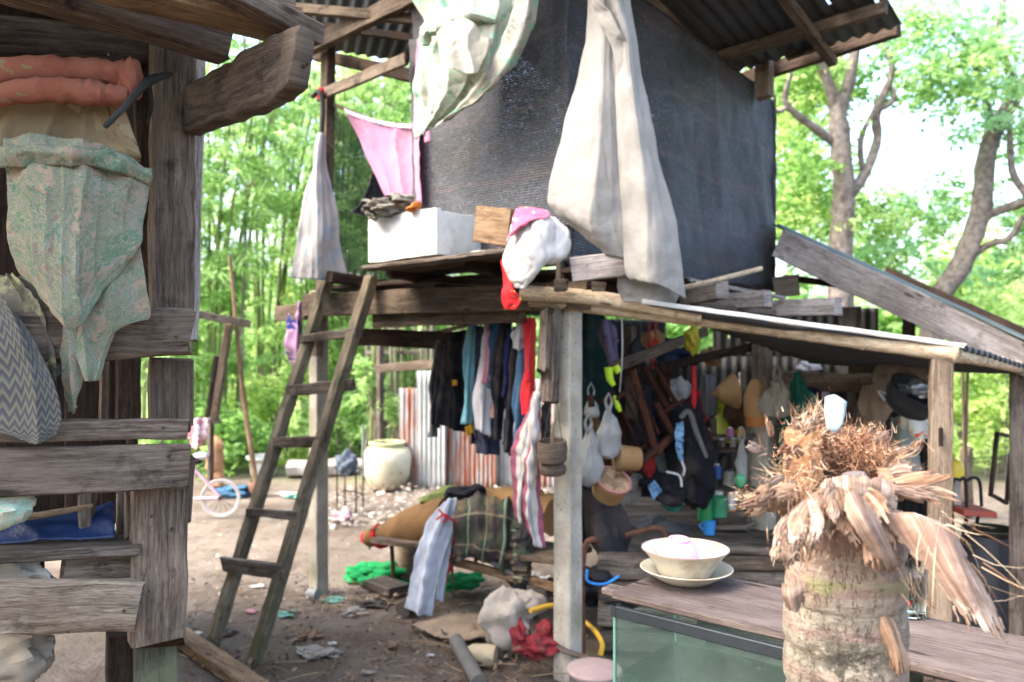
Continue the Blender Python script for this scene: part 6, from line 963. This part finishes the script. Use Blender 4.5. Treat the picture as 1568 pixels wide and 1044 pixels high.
def twigs(n, reg, seed):
    r = random.Random(seed); mb = MB()
    for i in range(n):
        p = G(r.uniform(reg[0], reg[1]), r.uniform(reg[2], reg[3]))+Z*.02; a = r.uniform(0, 6.28); l = r.uniform(.05, .22); m = Vector((math.cos(a), math.sin(a), r.uniform(-.02, .12)))
        mb.tube([p, p+m*l*.5+Vector((r.gauss(0, .012), r.gauss(0, .012), .006)), p+m*l], [.003, .0025, .0015], 4, 2)
    return mb
o = mesh_obj('twig_litter', twigs(420, (285, 880, 880, 1180), 3), lm('twig_mix', ['4a3a2c', '7a6650', 'a8957a'])); tag(o, 'broken twigs and straw scattered on the dirt below the ladder and posts', 'litter', None, 'stuff')
for i, (x, y, Y, r_, m_, lb) in enumerate(((1040, 600, 4.7, (.05, .04, .07), 'bagw', 'small white bag hanging beside the red charm'), (1000, 520, 4.6, (.06, .05, .05), 'weave', 'woven basket bottom under the roof near the red strings'), (960, 745, 4.4, (.07, .06, .09), 'bagw', 'grey-white bag hanging below the banded basket'), (1075, 620, 5.0, (.05, .05, .09), 'red', 'dull red bag in the dark left of the pale cone'), (1090, 545, 5.0, (.07, .05, .05), 'weave', 'woven tray end under the roof above the cones'), (1240, 560, 4.9, (.06, .05, .04), 'whiteshirt', 'white rag on the cross beam above the teal cloth'), (1330, 640, 4.7, (.05, .05, .06), 'curt', 'beige bag hanging left of the blossom cloth'), (1375, 600, 4.8, (.12, .08, .08), 'black', 'dark pot bottom behind the tilted black pot'), (1255, 720, 4.9, (.12, .1, .12), 'aqua', 'dull blue bag behind the palm fibres'))):
    single('hanging_bundle', MB().blob(W(x, y, Y), r_, 22, 14, .35, fold=.07, seed=80+i), m_, lb, 'bundle')
# ---------------------------------------------------------------- foreground: plank, tank, bowls, glass
du = Vector((.76, -.65, 0)).normalized(); dv = Vector((.65, .76, 0)).normalized()     # along the plank towards us; across it, away
tb = thing('table_plank', 'long brown plank table running behind the palm trunk over the fish tank', 'table', Vector((.7, 1.9, 0))); T0 = Vector((.207, 2.0, .9))
wd_ = .30
part(tb, 'top', MB().beam(T0+dv*wd_*.5-Z*.009+du*.04, T0+dv*wd_*.5-Z*.009+du*1.75, wd_, .018, jit=.002, bev=.004), 'table')
part(tb, 'top', MB().beam(T0+dv*.04-Z*.009-du*.0, T0+dv*.04-Z*.009+du*.06, .05, .016, jit=.003), 'table')
part(tb, 'apron', MB().beam(T0+dv*.27+du*.5-Z*.1, T0+dv*.27+du*1.6-Z*.1, .02, .1), 'hut')
for a, b in ((.75, .03), (.75, .27), (1.65, .03), (1.65, .27)): part(tb, 'leg', MB().beam(T0+du*a+dv*b-Z*.92, T0+du*a+dv*b-Z*.02, .05, .05, up=du), 'grey')
tk = thing('fish_tank', 'glass fish tank of murky green water under the plank', 'fish tank', Vector((.5, 1.95, .5))); K0 = Vector((.243, 1.952, .50)); TL_, TW_, TH_ = .62, .29, .375
def glass_m(n, col, al):
    t = NT(n); t.set(t.b, 'Base Color', lin(col)); t.set(t.b, 'Roughness', .03); t.set(t.b, 'Specular IOR Level', .6); tr = t.n('BsdfTransparent'); t.set(tr, 'Color', (.86, .95, .92, 1)); mx = t.n('MixShader')
    o = t.obj(); f = t.math('ADD', t.math('MULTIPLY', t.step(t.noise(o, 90, 4), .66, .74), .3), t.math('MULTIPLY', t.step(t.noise(o, 5, 5), .4, .75), al)); t.set(mx, 0, t.math('ADD', f, .08)); t.set(mx, 1, tr.outputs[0]); t.set(mx, 2, t.b.outputs[0]); t.t.links.new(mx.outputs[0], t.out.inputs[0]); return t.m
M['pane'] = glass_m('dusty_glass', '8a9a92', .10)
for nm, p, a in (('pane', K0, du*TL_), ('pane', K0+dv*TW_, du*TL_), ('pane', K0, dv*TW_), ('pane', K0+du*TL_, dv*TW_)):
    e = a.normalized(); n_ = Vector((-e.y, e.x, 0))*.004; part(tk, nm, rbox(MB(), p, a, n_, Z*TH_, 4, 0), 'pane', flat=True)
wm_ = NT('murky_water'); o_ = wm_.obj(); wc_ = wm_.mix(wm_.step(wm_.noise(o_, 12, 6, .7), .4, .65), lin('12302a', .4), lin('2a5048', .4)); wc_ = wm_.mix(wm_.step(wm_.noise(o_, 80, 3), .74, .78), wc_, lin('a8c0a8')); M['water'] = wm_.fin(wc_, .12, .5)
part(tk, 'water', rbox(MB(), K0+du*.008+dv*.008+Z*.006, du*(TL_-.016), dv*(TW_-.016), Z*.215, 12, .001), 'water')
fm = plain('black_trim', '20272c', .9, .5, .4, .3, 20)
for z, nm in ((TH_, 'rim'), (0, 'base_trim')):
    mb = MB()
    for p, a in ((K0, du*TL_), (K0+dv*TW_, du*TL_), (K0, dv*TW_), (K0+du*TL_, dv*TW_)):
        e = a.normalized(); mb.beam(p-e*.008+Z*(z-.012), p+a+e*.008+Z*(z-.012), .014, .026, jit=0, end=0, bev=.002, seg=2)
    part(tk, nm, mb, fm, flat=True)
for p in (K0, K0+du*TL_, K0+dv*TW_, K0+du*TL_+dv*TW_): part(tk, 'seam', MB().beam(p+Z*.01, p+Z*(TH_-.02), .007, .007, up=du, jit=0, end=0, bev=.001, seg=1), plain('green_seam', '6f9a8a', .8, .3))
ts = thing('tank_stand', 'low timber stand carrying the fish tank', 'stand', Vector((.5, 1.95, 0))); part(ts, 'top', MB().beam(K0+dv*.145+Z*-.02-du*.02, K0+dv*.145+Z*-.02+du*.66, .33, .03), 'grey')
for a in (.02, .6):
    for b in (.03, .26): part(ts, 'leg', MB().beam(K0+du*a+dv*b-Z*.52, K0+du*a+dv*b-Z*.035, .05, .05, up=du), 'grey')
bcx = W(1051, 902, 2.05); bcx.z = .905
sa = thing('saucer', 'cream enamel plate under the bowl, lifted on the plank', 'plate', bcx); cer = plain('cream_enamel', 'cbc3ae', .8, .35, .5, .1, 9, .0008, dirt=('7d6546', .95))
part(sa, 'dish', MB().lathe([(0, 0), (.058, 0), (.075, .01), (.112, .032), (.114, .034), (.110, .035), (.07, .014), (0, .006)], bcx, Z, 48), cer)
bw2 = thing('enamel_bowl', 'cream enamel bowl with a flowered inside standing on the plate', 'bowl', bcx+Z*.018); bz = bcx+Z*.016+Vector((-.003, 0, 0))
bowl_in = flower_m('bowl_print', 'cfcdc6', [('7aa880', .6, 22), ('c8a880', .58, 15)], 12, .8)
part(bw2, 'outside', MB().lathe([(0, 0), (.062, 0), (.066, .004), (.078, .03), (.098, .055), (.105, .062), (.106, .064)], bz, Z, 48), cer); part(bw2, 'inside', MB().lathe([(.106, .064), (.103, .066), (.096, .058), (.076, .034), (.05, .016), (0, .012)], bz, Z, 48), bowl_in, 'white inside with faded flowers')
part(bw2, 'rim', MB().lathe([(.1045, .0635), (.1055, .0665), (.1075, .0665), (.107, .063)], bz, Z, 48), plain('worn_rim', 'b59a8c', .8, .5))
single('pink_bowl', MB().lathe([(.054, 0), (.0535, .003), (.047, .03), (.034, .048), (.026, .052), (.026, .058), (.022, .058), (.02, .053), (0, .053)], bz+Z*.034+Vector((-.018, -.004, 0)), Vector((.0, -.12, 1)), 40), plain('pink_plastic', 'd9a6c2', .85, .35, .4, .06), 'small pink bowl turned upside down inside the enamel bowl', 'bowl')
gl = thing('drinking_glass', 'clear tumbler of water with small printed flowers behind the palm bark', 'glass', W(1394, 958, 1.80)); gp = W(1394, 957, 1.80); gp.z = .902
gmx = NT('clear_glass'); gmx.set(gmx.b, 'Transmission Weight', 1.0); gmx.set(gmx.b, 'IOR', 1.45); gmx.set(gmx.b, 'Roughness', .02); M['glass'] = gmx.fin(lin('f2f6f6'), .02, .5)
part(gl, 'tumbler', MB().lathe([(0, 0), (.028, 0), (.031, .004), (.034, .06), (.033, .115), (.0318, .115), (.0325, .06), (.0295, .012), (0, .010)], gp, Z, 36), 'glass'); wmx = NT('clear_water'); wmx.set(wmx.b, 'Transmission Weight', 1.0); wmx.set(wmx.b, 'IOR', 1.33); M['cw'] = wmx.fin(lin('eef4f4'), .0, .5); part(gl, 'water', MB().lathe([(0, .0105), (.0292, .0125), (.0322, .06), (.0316, .09), (0, .09)], gp, Z, 36), 'cw')
for x, y, hx, r_ in ((1389, 903, '6b4238', .006), (1381, 920, '3f8fc0', .004), (1391, 923, 'd04038', .005), (1396, 917, '3f9a60', .003), (1386, 924, 'd04038', .004)): part(gl, 'printed_flower', MB().lathe([(0, 0), (r_, 0), (r_, .0006), (0, .0006)], W(x, y, 1.772)+Vector((0, .0, 0)), (0, -1, 0), 9), plain('print_'+hx+str(x), hx, .9))
# ---------------------------------------------------------------- palm stump
ps = thing('palm_stump', 'cut palm trunk in the foreground with shredded bark bursting from its top', 'stump', Vector((.472, 1.2, 0))); pcx = Vector((.472, 1.2, 0))
def palm_m():
    t = NT('palm_trunk'); o = t.obj(); sep = t.n('SeparateXYZ', {0: o}); z = sep.outputs[2]
    n1 = t.noise(o, 6, 6, .65); n2 = t.noise(t.obj((30, 30, 90)), 1, 6, .7); zz = t.math('ADD', z, t.math('MULTIPLY', n1, .05))
    c = t.ramp(n2, [(.25, lin('7d6a5a', .65)), (.5, lin('a59a88', .7)), (.75, lin('bdb4a4', .72))]); c = t.mix(t.math('MULTIPLY', wave(t, zz, .062, .22, .1, .1), .5), c, lin('8f6f68', .85))
    hi = t.step(zz, 1.14, 1.20); c = t.mix(t.math('MULTIPLY', hi, .35), c, lin('a88072', .7)); gb = t.math('MULTIPLY', t.step(t.math('ABSOLUTE', t.math('SUBTRACT', zz, 1.185)), .014, .006), t.step(n1, .42, .55)); c = t.mix(gb, c, lin('8f9060', .85))
    mo_ = t.math('MULTIPLY', t.step(t.noise(o, 11, 8, .8), .45, .50), t.step(t.math('ABSOLUTE', t.math('SUBTRACT', sep.outputs[0], .458)), .07, .02)); mo_ = t.math('MULTIPLY', mo_, t.step(z, 1.13, 1.07)); c = t.mix(t.math('MULTIPLY', mo_, .85), c, lin('2c2f2a'))
    cr = t.step(t.math('ABSOLUTE', t.math('SUBTRACT', t.noise(t.obj((34, 34, 9)), 1, 4, .6), .5)), .007, 0); c = t.mix(t.math('MULTIPLY', cr, .45), c, lin('5a4638'))
    t.bump(t.math('ADD', t.math('ADD', t.math('MULTIPLY', n2, 1.6), t.math('MULTIPLY', cr, -.8)), t.noise(o, 90, 4, .7)), .006, 1); return t.fin(c, .9, .2)
M['palm'] = palm_m(); prf = []
zz_ = -.05
while zz_ < 1.24:
    ph = (zz_ % .062)/.062; r = .080+.004*math.sin(zz_*7)+(-.0022 if ph < .2 else .002*math.sin(ph*3.1)) - max(0, zz_-1.12)*.06; prf.append((r, zz_)); zz_ += .0075 if zz_ > .8 else .04
mb = MB().lathe(prf, pcx, Vector((.012, 0, 1)), 72, .006); part(ps, 'trunk', mb, 'palm')
M['husk'] = wood('palm_husk', '85685a', 'b39885', 'd8c8b8', .6, 75, .0007, stain=('b9afa2', .6), swap=True); M['husko'] = wood('palm_husk_orange', '85604a', 'b8957a', 'dcc6ac', .62, 80, .0007, stain=('8a5038', .6), swap=True)
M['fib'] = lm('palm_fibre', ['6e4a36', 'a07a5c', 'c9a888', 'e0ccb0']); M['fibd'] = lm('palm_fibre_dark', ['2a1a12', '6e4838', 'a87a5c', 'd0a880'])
def husk(name, rows, mat='husk', nu=18, nv=26, wr=.012, wf=30, solid=.0018, folds=((.0012, 1.6, .2),), ragged=.5, label=None):
    s_ = random.uniform(0, 50)
    def kp_(u, v): return (1-v) > .34*abs(noise.noise(Vector((u*17+s_, v*.6, s_))))**.8 and min(u, 1-u) > .12*abs(noise.noise(Vector((s_, u*.5, v*13)))) and v > .12*abs(noise.noise(Vector((u*15, s_, 1))))
    ym = sum(q[2] for r_ in rows for q in r_)/sum(len(r_) for r_ in rows); rows = [[(q[0], q[1], sum(z[2] for z in r_)/len(r_)*.5+q[2]*.5) for q in r_] for r_ in rows]
    return part(ps, name, MB().patch(rows, nu*2, nv*2, folds=folds, wr=wr*.28, wf=wf*.7, ragged=ragged, fine=1, keep=kp_), mat, label, solid=solid)
# collar of sheaths round the hollow
husk('sheath', [[(1206, 700, 1.22), (1206, 655, 1.22), (1232, 645, 1.16), (1258, 650, 1.13)], [(1198, 730, 1.2), (1200, 700, 1.16), (1228, 690, 1.11), (1262, 700, 1.1)], [(1190, 770, 1.2), (1196, 745, 1.14), (1226, 740, 1.1), (1262, 745, 1.09)], [(1186, 800, 1.2), (1194, 790, 1.14), (1226, 780, 1.1), (1260, 780, 1.1)]], plain('brown_sheath', '9c7252', .8, .9, .15, .6, 60, .006, dirt=('4a2c1c', .8)), folds=((.003, 2.2, .1),), wr=.03)
husk('sheath', [[(1210, 650, 1.24), (1240, 632, 1.28), (1280, 650, 1.3), (1320, 655, 1.3), (1356, 670, 1.28)], [(1206, 690, 1.24), (1240, 685, 1.29), (1280, 690, 1.31), (1320, 695, 1.31), (1366, 700, 1.28)], [(1208, 740, 1.24), (1240, 740, 1.28), (1280, 740, 1.3), (1320, 740, 1.3), (1366, 740, 1.26)]], 'husko')
husk('sheath', [[(1345, 680, 1.28), (1362, 690, 1.22), (1372, 705, 1.16), (1360, 722, 1.12)], [(1352, 710, 1.28), (1376, 722, 1.22), (1384, 735, 1.16), (1362, 745, 1.1)], [(1350, 750, 1.26), (1372, 760, 1.2), (1376, 765, 1.15), (1350, 770, 1.1)]])
husk('sheath', [[(1255, 735, 1.11), (1290, 728, 1.08), (1330, 728, 1.07), (1372, 735, 1.1)], [(1250, 752, 1.1), (1290, 748, 1.06), (1330, 752, 1.05), (1375, 760, 1.08)], [(1248, 768, 1.1), (1290, 778, 1.08), (1330, 782, 1.07), (1372, 785, 1.1)]])
husk('sheath', [[(1232, 785, 1.12), (1265, 800, 1.09), (1300, 800, 1.09), (1345, 790, 1.12)], [(1228, 815, 1.12), (1262, 825, 1.1), (1300, 825, 1.1), (1345, 818, 1.12)], [(1226, 845, 1.13), (1262, 855, 1.11), (1300, 858, 1.11), (1335, 845, 1.13)]], wr=.01)
husk('bark_strip', [[(1240, 755, 1.12), (1262, 748, 1.09), (1284, 760, 1.09)], [(1212, 780, 1.1), (1240, 775, 1.06), (1270, 785, 1.07)], [(1196, 810, 1.09), (1225, 815, 1.04), (1256, 822, 1.06)], [(1190, 835, 1.1), (1212, 845, 1.06), (1240, 840, 1.08)], [(1192, 860, 1.12), (1205, 872, 1.1), (1222, 862, 1.12)]], wr=.02, label='orange-pink shredded strip on the left')
husk('bark_strip', [[(1232, 760, 1.09), (1250, 765, 1.05)], [(1240, 795, 1.05), (1262, 800, 1.03)], [(1236, 825, 1.05), (1252, 830, 1.04)], [(1225, 838, 1.08), (1240, 842, 1.07)]], nu=8, wr=.015)
husk('bark_strip', [[(1228, 730, 1.14), (1240, 760, 1.12), (1245, 775, 1.12)], [(1195, 740, 1.14), (1200, 762, 1.1), (1205, 780, 1.12)], [(1165, 752, 1.14), (1165, 768, 1.11), (1175, 785, 1.13)], [(1140, 755, 1.15), (1136, 765, 1.14), (1150, 778, 1.15)]], 'husko', wr=.02)
husk('bark_strip', [[(1270, 748, 1.1), (1300, 742, 1.06), (1325, 752, 1.08)], [(1295, 790, 1.05), (1320, 785, 1.02), (1345, 795, 1.06)], [(1320, 830, 1.05), (1342, 825, 1.02), (1362, 830, 1.06)], [(1335, 860, 1.07), (1356, 855, 1.04), (1376, 858, 1.08)], [(1348, 880, 1.1), (1362, 880, 1.08), (1380, 872, 1.1)]], wr=.014, label='pale pink strip peeling down the middle')
husk('bark_strip', [[(1340, 715, 1.16), (1345, 745, 1.1), (1350, 770, 1.12)], [(1370, 715, 1.14), (1375, 740, 1.09), (1385, 765, 1.11)], [(1400, 722, 1.14), (1402, 740, 1.1), (1402, 758, 1.12)], [(1428, 722, 1.16), (1430, 738, 1.14), (1418, 748, 1.15)]], 'husko', wr=.016, label='straw-coloured strip jutting right')
husk('bark_flap', [[(1345, 770, 1.12), (1380, 785, 1.1), (1420, 800, 1.08), (1440, 805, 1.12)], [(1350, 800, 1.1), (1395, 790, 1.04), (1440, 800, 1.03), (1470, 830, 1.08)], [(1388, 845, 1.08), (1420, 835, 1.02), (1460, 838, 1.01), (1492, 868, 1.06)], [(1424, 880, 1.06), (1450, 885, 1.01), (1480, 885, 1.0), (1512, 905, 1.04)], [(1452, 920, 1.05), (1480, 928, 1.01), (1500, 930, 1.0), (1530, 940, 1.03)], [(1468, 960, 1.04), (1500, 972, 1.01), (1525, 980, 1.0), (1550, 985, 1.02)]], nu=26, nv=40, wr=.01, ragged=.6, label='broad pink-brown flap curling out and down to the right')
husk('bark_flap', [[(1300, 765, 1.14), (1340, 770, 1.1), (1380, 780, 1.1)], [(1320, 790, 1.13), (1360, 800, 1.09), (1400, 800, 1.1)], [(1350, 825, 1.13), (1380, 835, 1.1), (1410, 830, 1.12)]], wr=.014)
husk('bark_strip', [[(1335, 940, 1.15), (1350, 938, 1.12), (1366, 945, 1.13)], [(1340, 970, 1.14), (1362, 965, 1.1), (1380, 975, 1.12)], [(1352, 1000, 1.14), (1374, 998, 1.1), (1392, 1005, 1.12)], [(1365, 1040, 1.14), (1380, 1042, 1.12), (1395, 1025, 1.13)]], 'husko', wr=.014, label='straw-coloured ribbon of bark clinging low on the right')
husk('bark_strip', [[(1196, 890, 1.14), (1212, 895, 1.12), (1225, 885, 1.13)], [(1196, 910, 1.13), (1214, 915, 1.11), (1232, 905, 1.12)], [(1205, 935, 1.13), (1218, 938, 1.12), (1232, 928, 1.13)]], wr=.014)
part(ps, 'stem_peel', MB().tube([W(1372, 880, 1.16), W(1366, 910, 1.15), W(1356, 940, 1.15)], [.006, .007, .003], 8, jit=.3), 'husko')
husk('hollow_floor', [[(1225, 690, 1.26), (1290, 680, 1.28), (1345, 690, 1.26)], [(1225, 715, 1.2), (1290, 712, 1.2), (1355, 718, 1.2)], [(1230, 735, 1.13), (1290, 738, 1.11), (1350, 745, 1.12)]], plain('hollow', '3a261c', .9, .95, .1, .5, 40, .006), folds=(), wr=.03, solid=.002)
single('dark_seed', MB().blob(W(1310, 728, 1.1), (.017, .012, .006), 16, 10, .15), plain('grey_bark_chip', '6a605c', .85, .7), 'oval grey-brown chip lodged in the shredded top of the palm stump', 'chip')
def shred(px, py, Y, ang, L, wd, mat, rr, curl):
    """one torn tongue of bark: a curling ribbon that frays to points"""
    d = Vector((math.cos(ang), rr.uniform(-.5, .1), math.sin(ang))).normalized(); p = W(px, py, Y); s_ = Vector((-math.sin(ang), rr.uniform(-.3, .3), math.cos(ang))).normalized(); n_ = d.cross(s_); vs = []; fs = []; us = []; nu, nv = 10, 16; so_ = rr.uniform(0, 90); vv = d; q = p
    cut = [rr.uniform(.5, 1) for _ in range(nu+1)]
    for i in range(nv+1):
        v = i/nv; wv_ = wd*(.55+.75*math.sin(min(1, v*1.3)*2.2))*(1-.45*v)
        for j in range(nu+1):
            u = j/nu-.5; x = q+s_*u*wv_+n_*(.10*wv_*math.cos(u*3)+.0025*noise.noise(Vector((u*7+so_, v*5, 0)))); vs.append(x)
        vv = (vv+Vector((0, 0, -1))*curl*.05+n_*.03*curl).normalized(); q = q+vv*L/nv
    for i in range(nv):
        for j in range(nu):
            if i/nv > min(cut[j], cut[j+1])+.0: continue
            b_ = i*(nu+1)+j; fs.append([b_, b_+nu+1, b_+nu+2, b_+1]); x0, x1, y0, y1 = j/nu*wd, (j+1)/nu*wd, -i/nv*L, -(i+1)/nv*L; us.append([(x0, y0), (x0, y1), (x1, y1), (x1, y0)])
    part(ps, 'shred', MB().add(vs, fs, us), mat, solid=.0008)
rr_ = random.Random(44)
for (px, py, Y, a0, n_, L, wd, sp_) in ((1225, 800, 1.08, -105, 7, .055, .016, 18), (1248, 770, 1.06, -80, 6, .05, .014, 16), (1215, 750, 1.1, -170, 6, .05, .015, 16), (1190, 760, 1.12, 178, 4, .05, .014, 10), (1300, 760, 1.07, -75, 7, .06, .016, 22), (1345, 790, 1.07, -65, 5, .06, .016, 16), (1390, 750, 1.1, 5, 6, .055, .016, 16), (1350, 730, 1.12, 25, 5, .045, .014, 16), (1235, 665, 1.16, 100, 6, .035, .012, 16), (1330, 680, 1.22, 70, 6, .03, .012, 24), (1280, 745, 1.08, -95, 6, .04, .014, 24), (1215, 700, 1.13, 150, 5, .035, .014, 20), (1205, 840, 1.09, -100, 4, .04, .014, 10), (1372, 700, 1.18, 40, 4, .035, .012, 14)):
    for k in range(n_): shred(px+rr_.gauss(0, sp_), py+rr_.gauss(0, 9), Y+rr_.uniform(-.02, .02), R(a0+rr_.gauss(0, 22)), L*rr_.uniform(.6, 1.3), wd*rr_.uniform(.7, 1.7), 'husko' if rr_.random() < .5 else 'husk', rr_, rr_.uniform(-.3, 1.6))
def fibres(n, regs, L, wid, seed):
    r = random.Random(seed); vs = []; fs = []; us = []
    for k in range(n):
        c, sp_, d, spread, l = regs[k % len(regs)]; p = Vector(c)+Vector([r.gauss(0, s_) for s_ in sp_]); v = (Vector(d)+Vector([r.gauss(0, spread) for _ in range(3)])).normalized(); cv = Vector([r.gauss(0, 1.3) for _ in range(3)]); ll = l*r.uniform(.4, 1.3)*L; sd__ = v.cross(Vector((r.gauss(0, .3), -1, r.gauss(0, .3)))).normalized()*wid*r.uniform(.5, 1.3); b = len(vs); q_ = p
        for i in range(5):
            vs += [q_-sd__*(1-i/4.2), q_+sd__*(1-i/4.2)]; v = (v+cv*.16).normalized(); q_ = q_+v*ll/4
        for i in range(4): fs.append([b+2*i, b+2*i+1, b+2*i+3, b+2*i+2]); us.append([(0, 0)]*4)
    return MB().add(vs, fs, us)
def P3(px, py, Y): return tuple(W(px, py, Y))
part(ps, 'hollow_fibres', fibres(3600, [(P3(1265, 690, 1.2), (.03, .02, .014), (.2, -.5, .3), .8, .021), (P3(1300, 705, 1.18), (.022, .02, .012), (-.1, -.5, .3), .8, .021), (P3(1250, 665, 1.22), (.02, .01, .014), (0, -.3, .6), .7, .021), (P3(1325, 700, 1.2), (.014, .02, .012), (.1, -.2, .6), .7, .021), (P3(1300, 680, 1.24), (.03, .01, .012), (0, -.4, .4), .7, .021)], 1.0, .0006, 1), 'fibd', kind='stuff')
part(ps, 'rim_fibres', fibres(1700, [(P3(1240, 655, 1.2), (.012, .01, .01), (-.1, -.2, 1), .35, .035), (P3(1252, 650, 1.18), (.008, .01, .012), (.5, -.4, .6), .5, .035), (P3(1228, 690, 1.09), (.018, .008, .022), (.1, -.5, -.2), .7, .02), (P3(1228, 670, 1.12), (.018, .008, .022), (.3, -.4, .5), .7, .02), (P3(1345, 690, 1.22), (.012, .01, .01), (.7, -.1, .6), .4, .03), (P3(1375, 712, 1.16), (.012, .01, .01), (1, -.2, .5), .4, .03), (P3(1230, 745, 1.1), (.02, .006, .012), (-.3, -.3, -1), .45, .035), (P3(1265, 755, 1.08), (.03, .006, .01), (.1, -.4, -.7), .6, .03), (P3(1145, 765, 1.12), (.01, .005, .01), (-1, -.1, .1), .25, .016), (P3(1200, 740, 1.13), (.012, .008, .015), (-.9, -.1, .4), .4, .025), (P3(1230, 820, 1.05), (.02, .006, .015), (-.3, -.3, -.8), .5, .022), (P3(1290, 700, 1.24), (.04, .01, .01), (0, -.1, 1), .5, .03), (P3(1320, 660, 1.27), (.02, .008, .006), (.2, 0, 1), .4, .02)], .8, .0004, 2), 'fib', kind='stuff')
part(ps, 'long_fibres', fibres(70, [(P3(1480, 860, 1.04), (.012, .01, .02), (1, -.1, -.75), .12, .1), (P3(1420, 810, 1.04), (.012, .01, .01), (-.3, -.2, -1), .3, .07), (P3(1440, 800, 1.04), (.015, .01, .01), (1, -.1, -.5), .25, .05), (P3(1390, 880, 1.1), (.01, .01, .02), (.5, -.1, -1), .2, .07), (P3(1195, 740, 1.1), (.005, .01, .005), (-1, -.1, .5), .2, .04)], 1.0, .0006, 3), 'fib', kind='stuff')
gs = glass_m('ground_glass', 'c9dce0', .5); t_ = rbox(MB(), W(1265, 650, 1.13), W(1290, 658, 1.13)-W(1265, 650, 1.13), Vector((0, .003, 0)), W(1266, 608, 1.13)-W(1265, 650, 1.13), 3, .0015)
single('glass_shard', MB().patch([[(1264, 608, 1.13), (1272, 605, 1.13), (1280, 605, 1.13), (1296, 615, 1.13)], [(1263, 630, 1.13), (1272, 630, 1.13), (1282, 632, 1.13), (1293, 635, 1.13)], [(1266, 655, 1.13), (1272, 660, 1.13), (1280, 662, 1.13), (1290, 648, 1.13)]], 8, 8, wr=0, fine=1), plain('frosted_plastic', 'b3c9cc', .75, .25, .5, .1, 9), 'pale frosted plastic shard standing in the shredded top of the palm stump', 'shard', solid=.004)
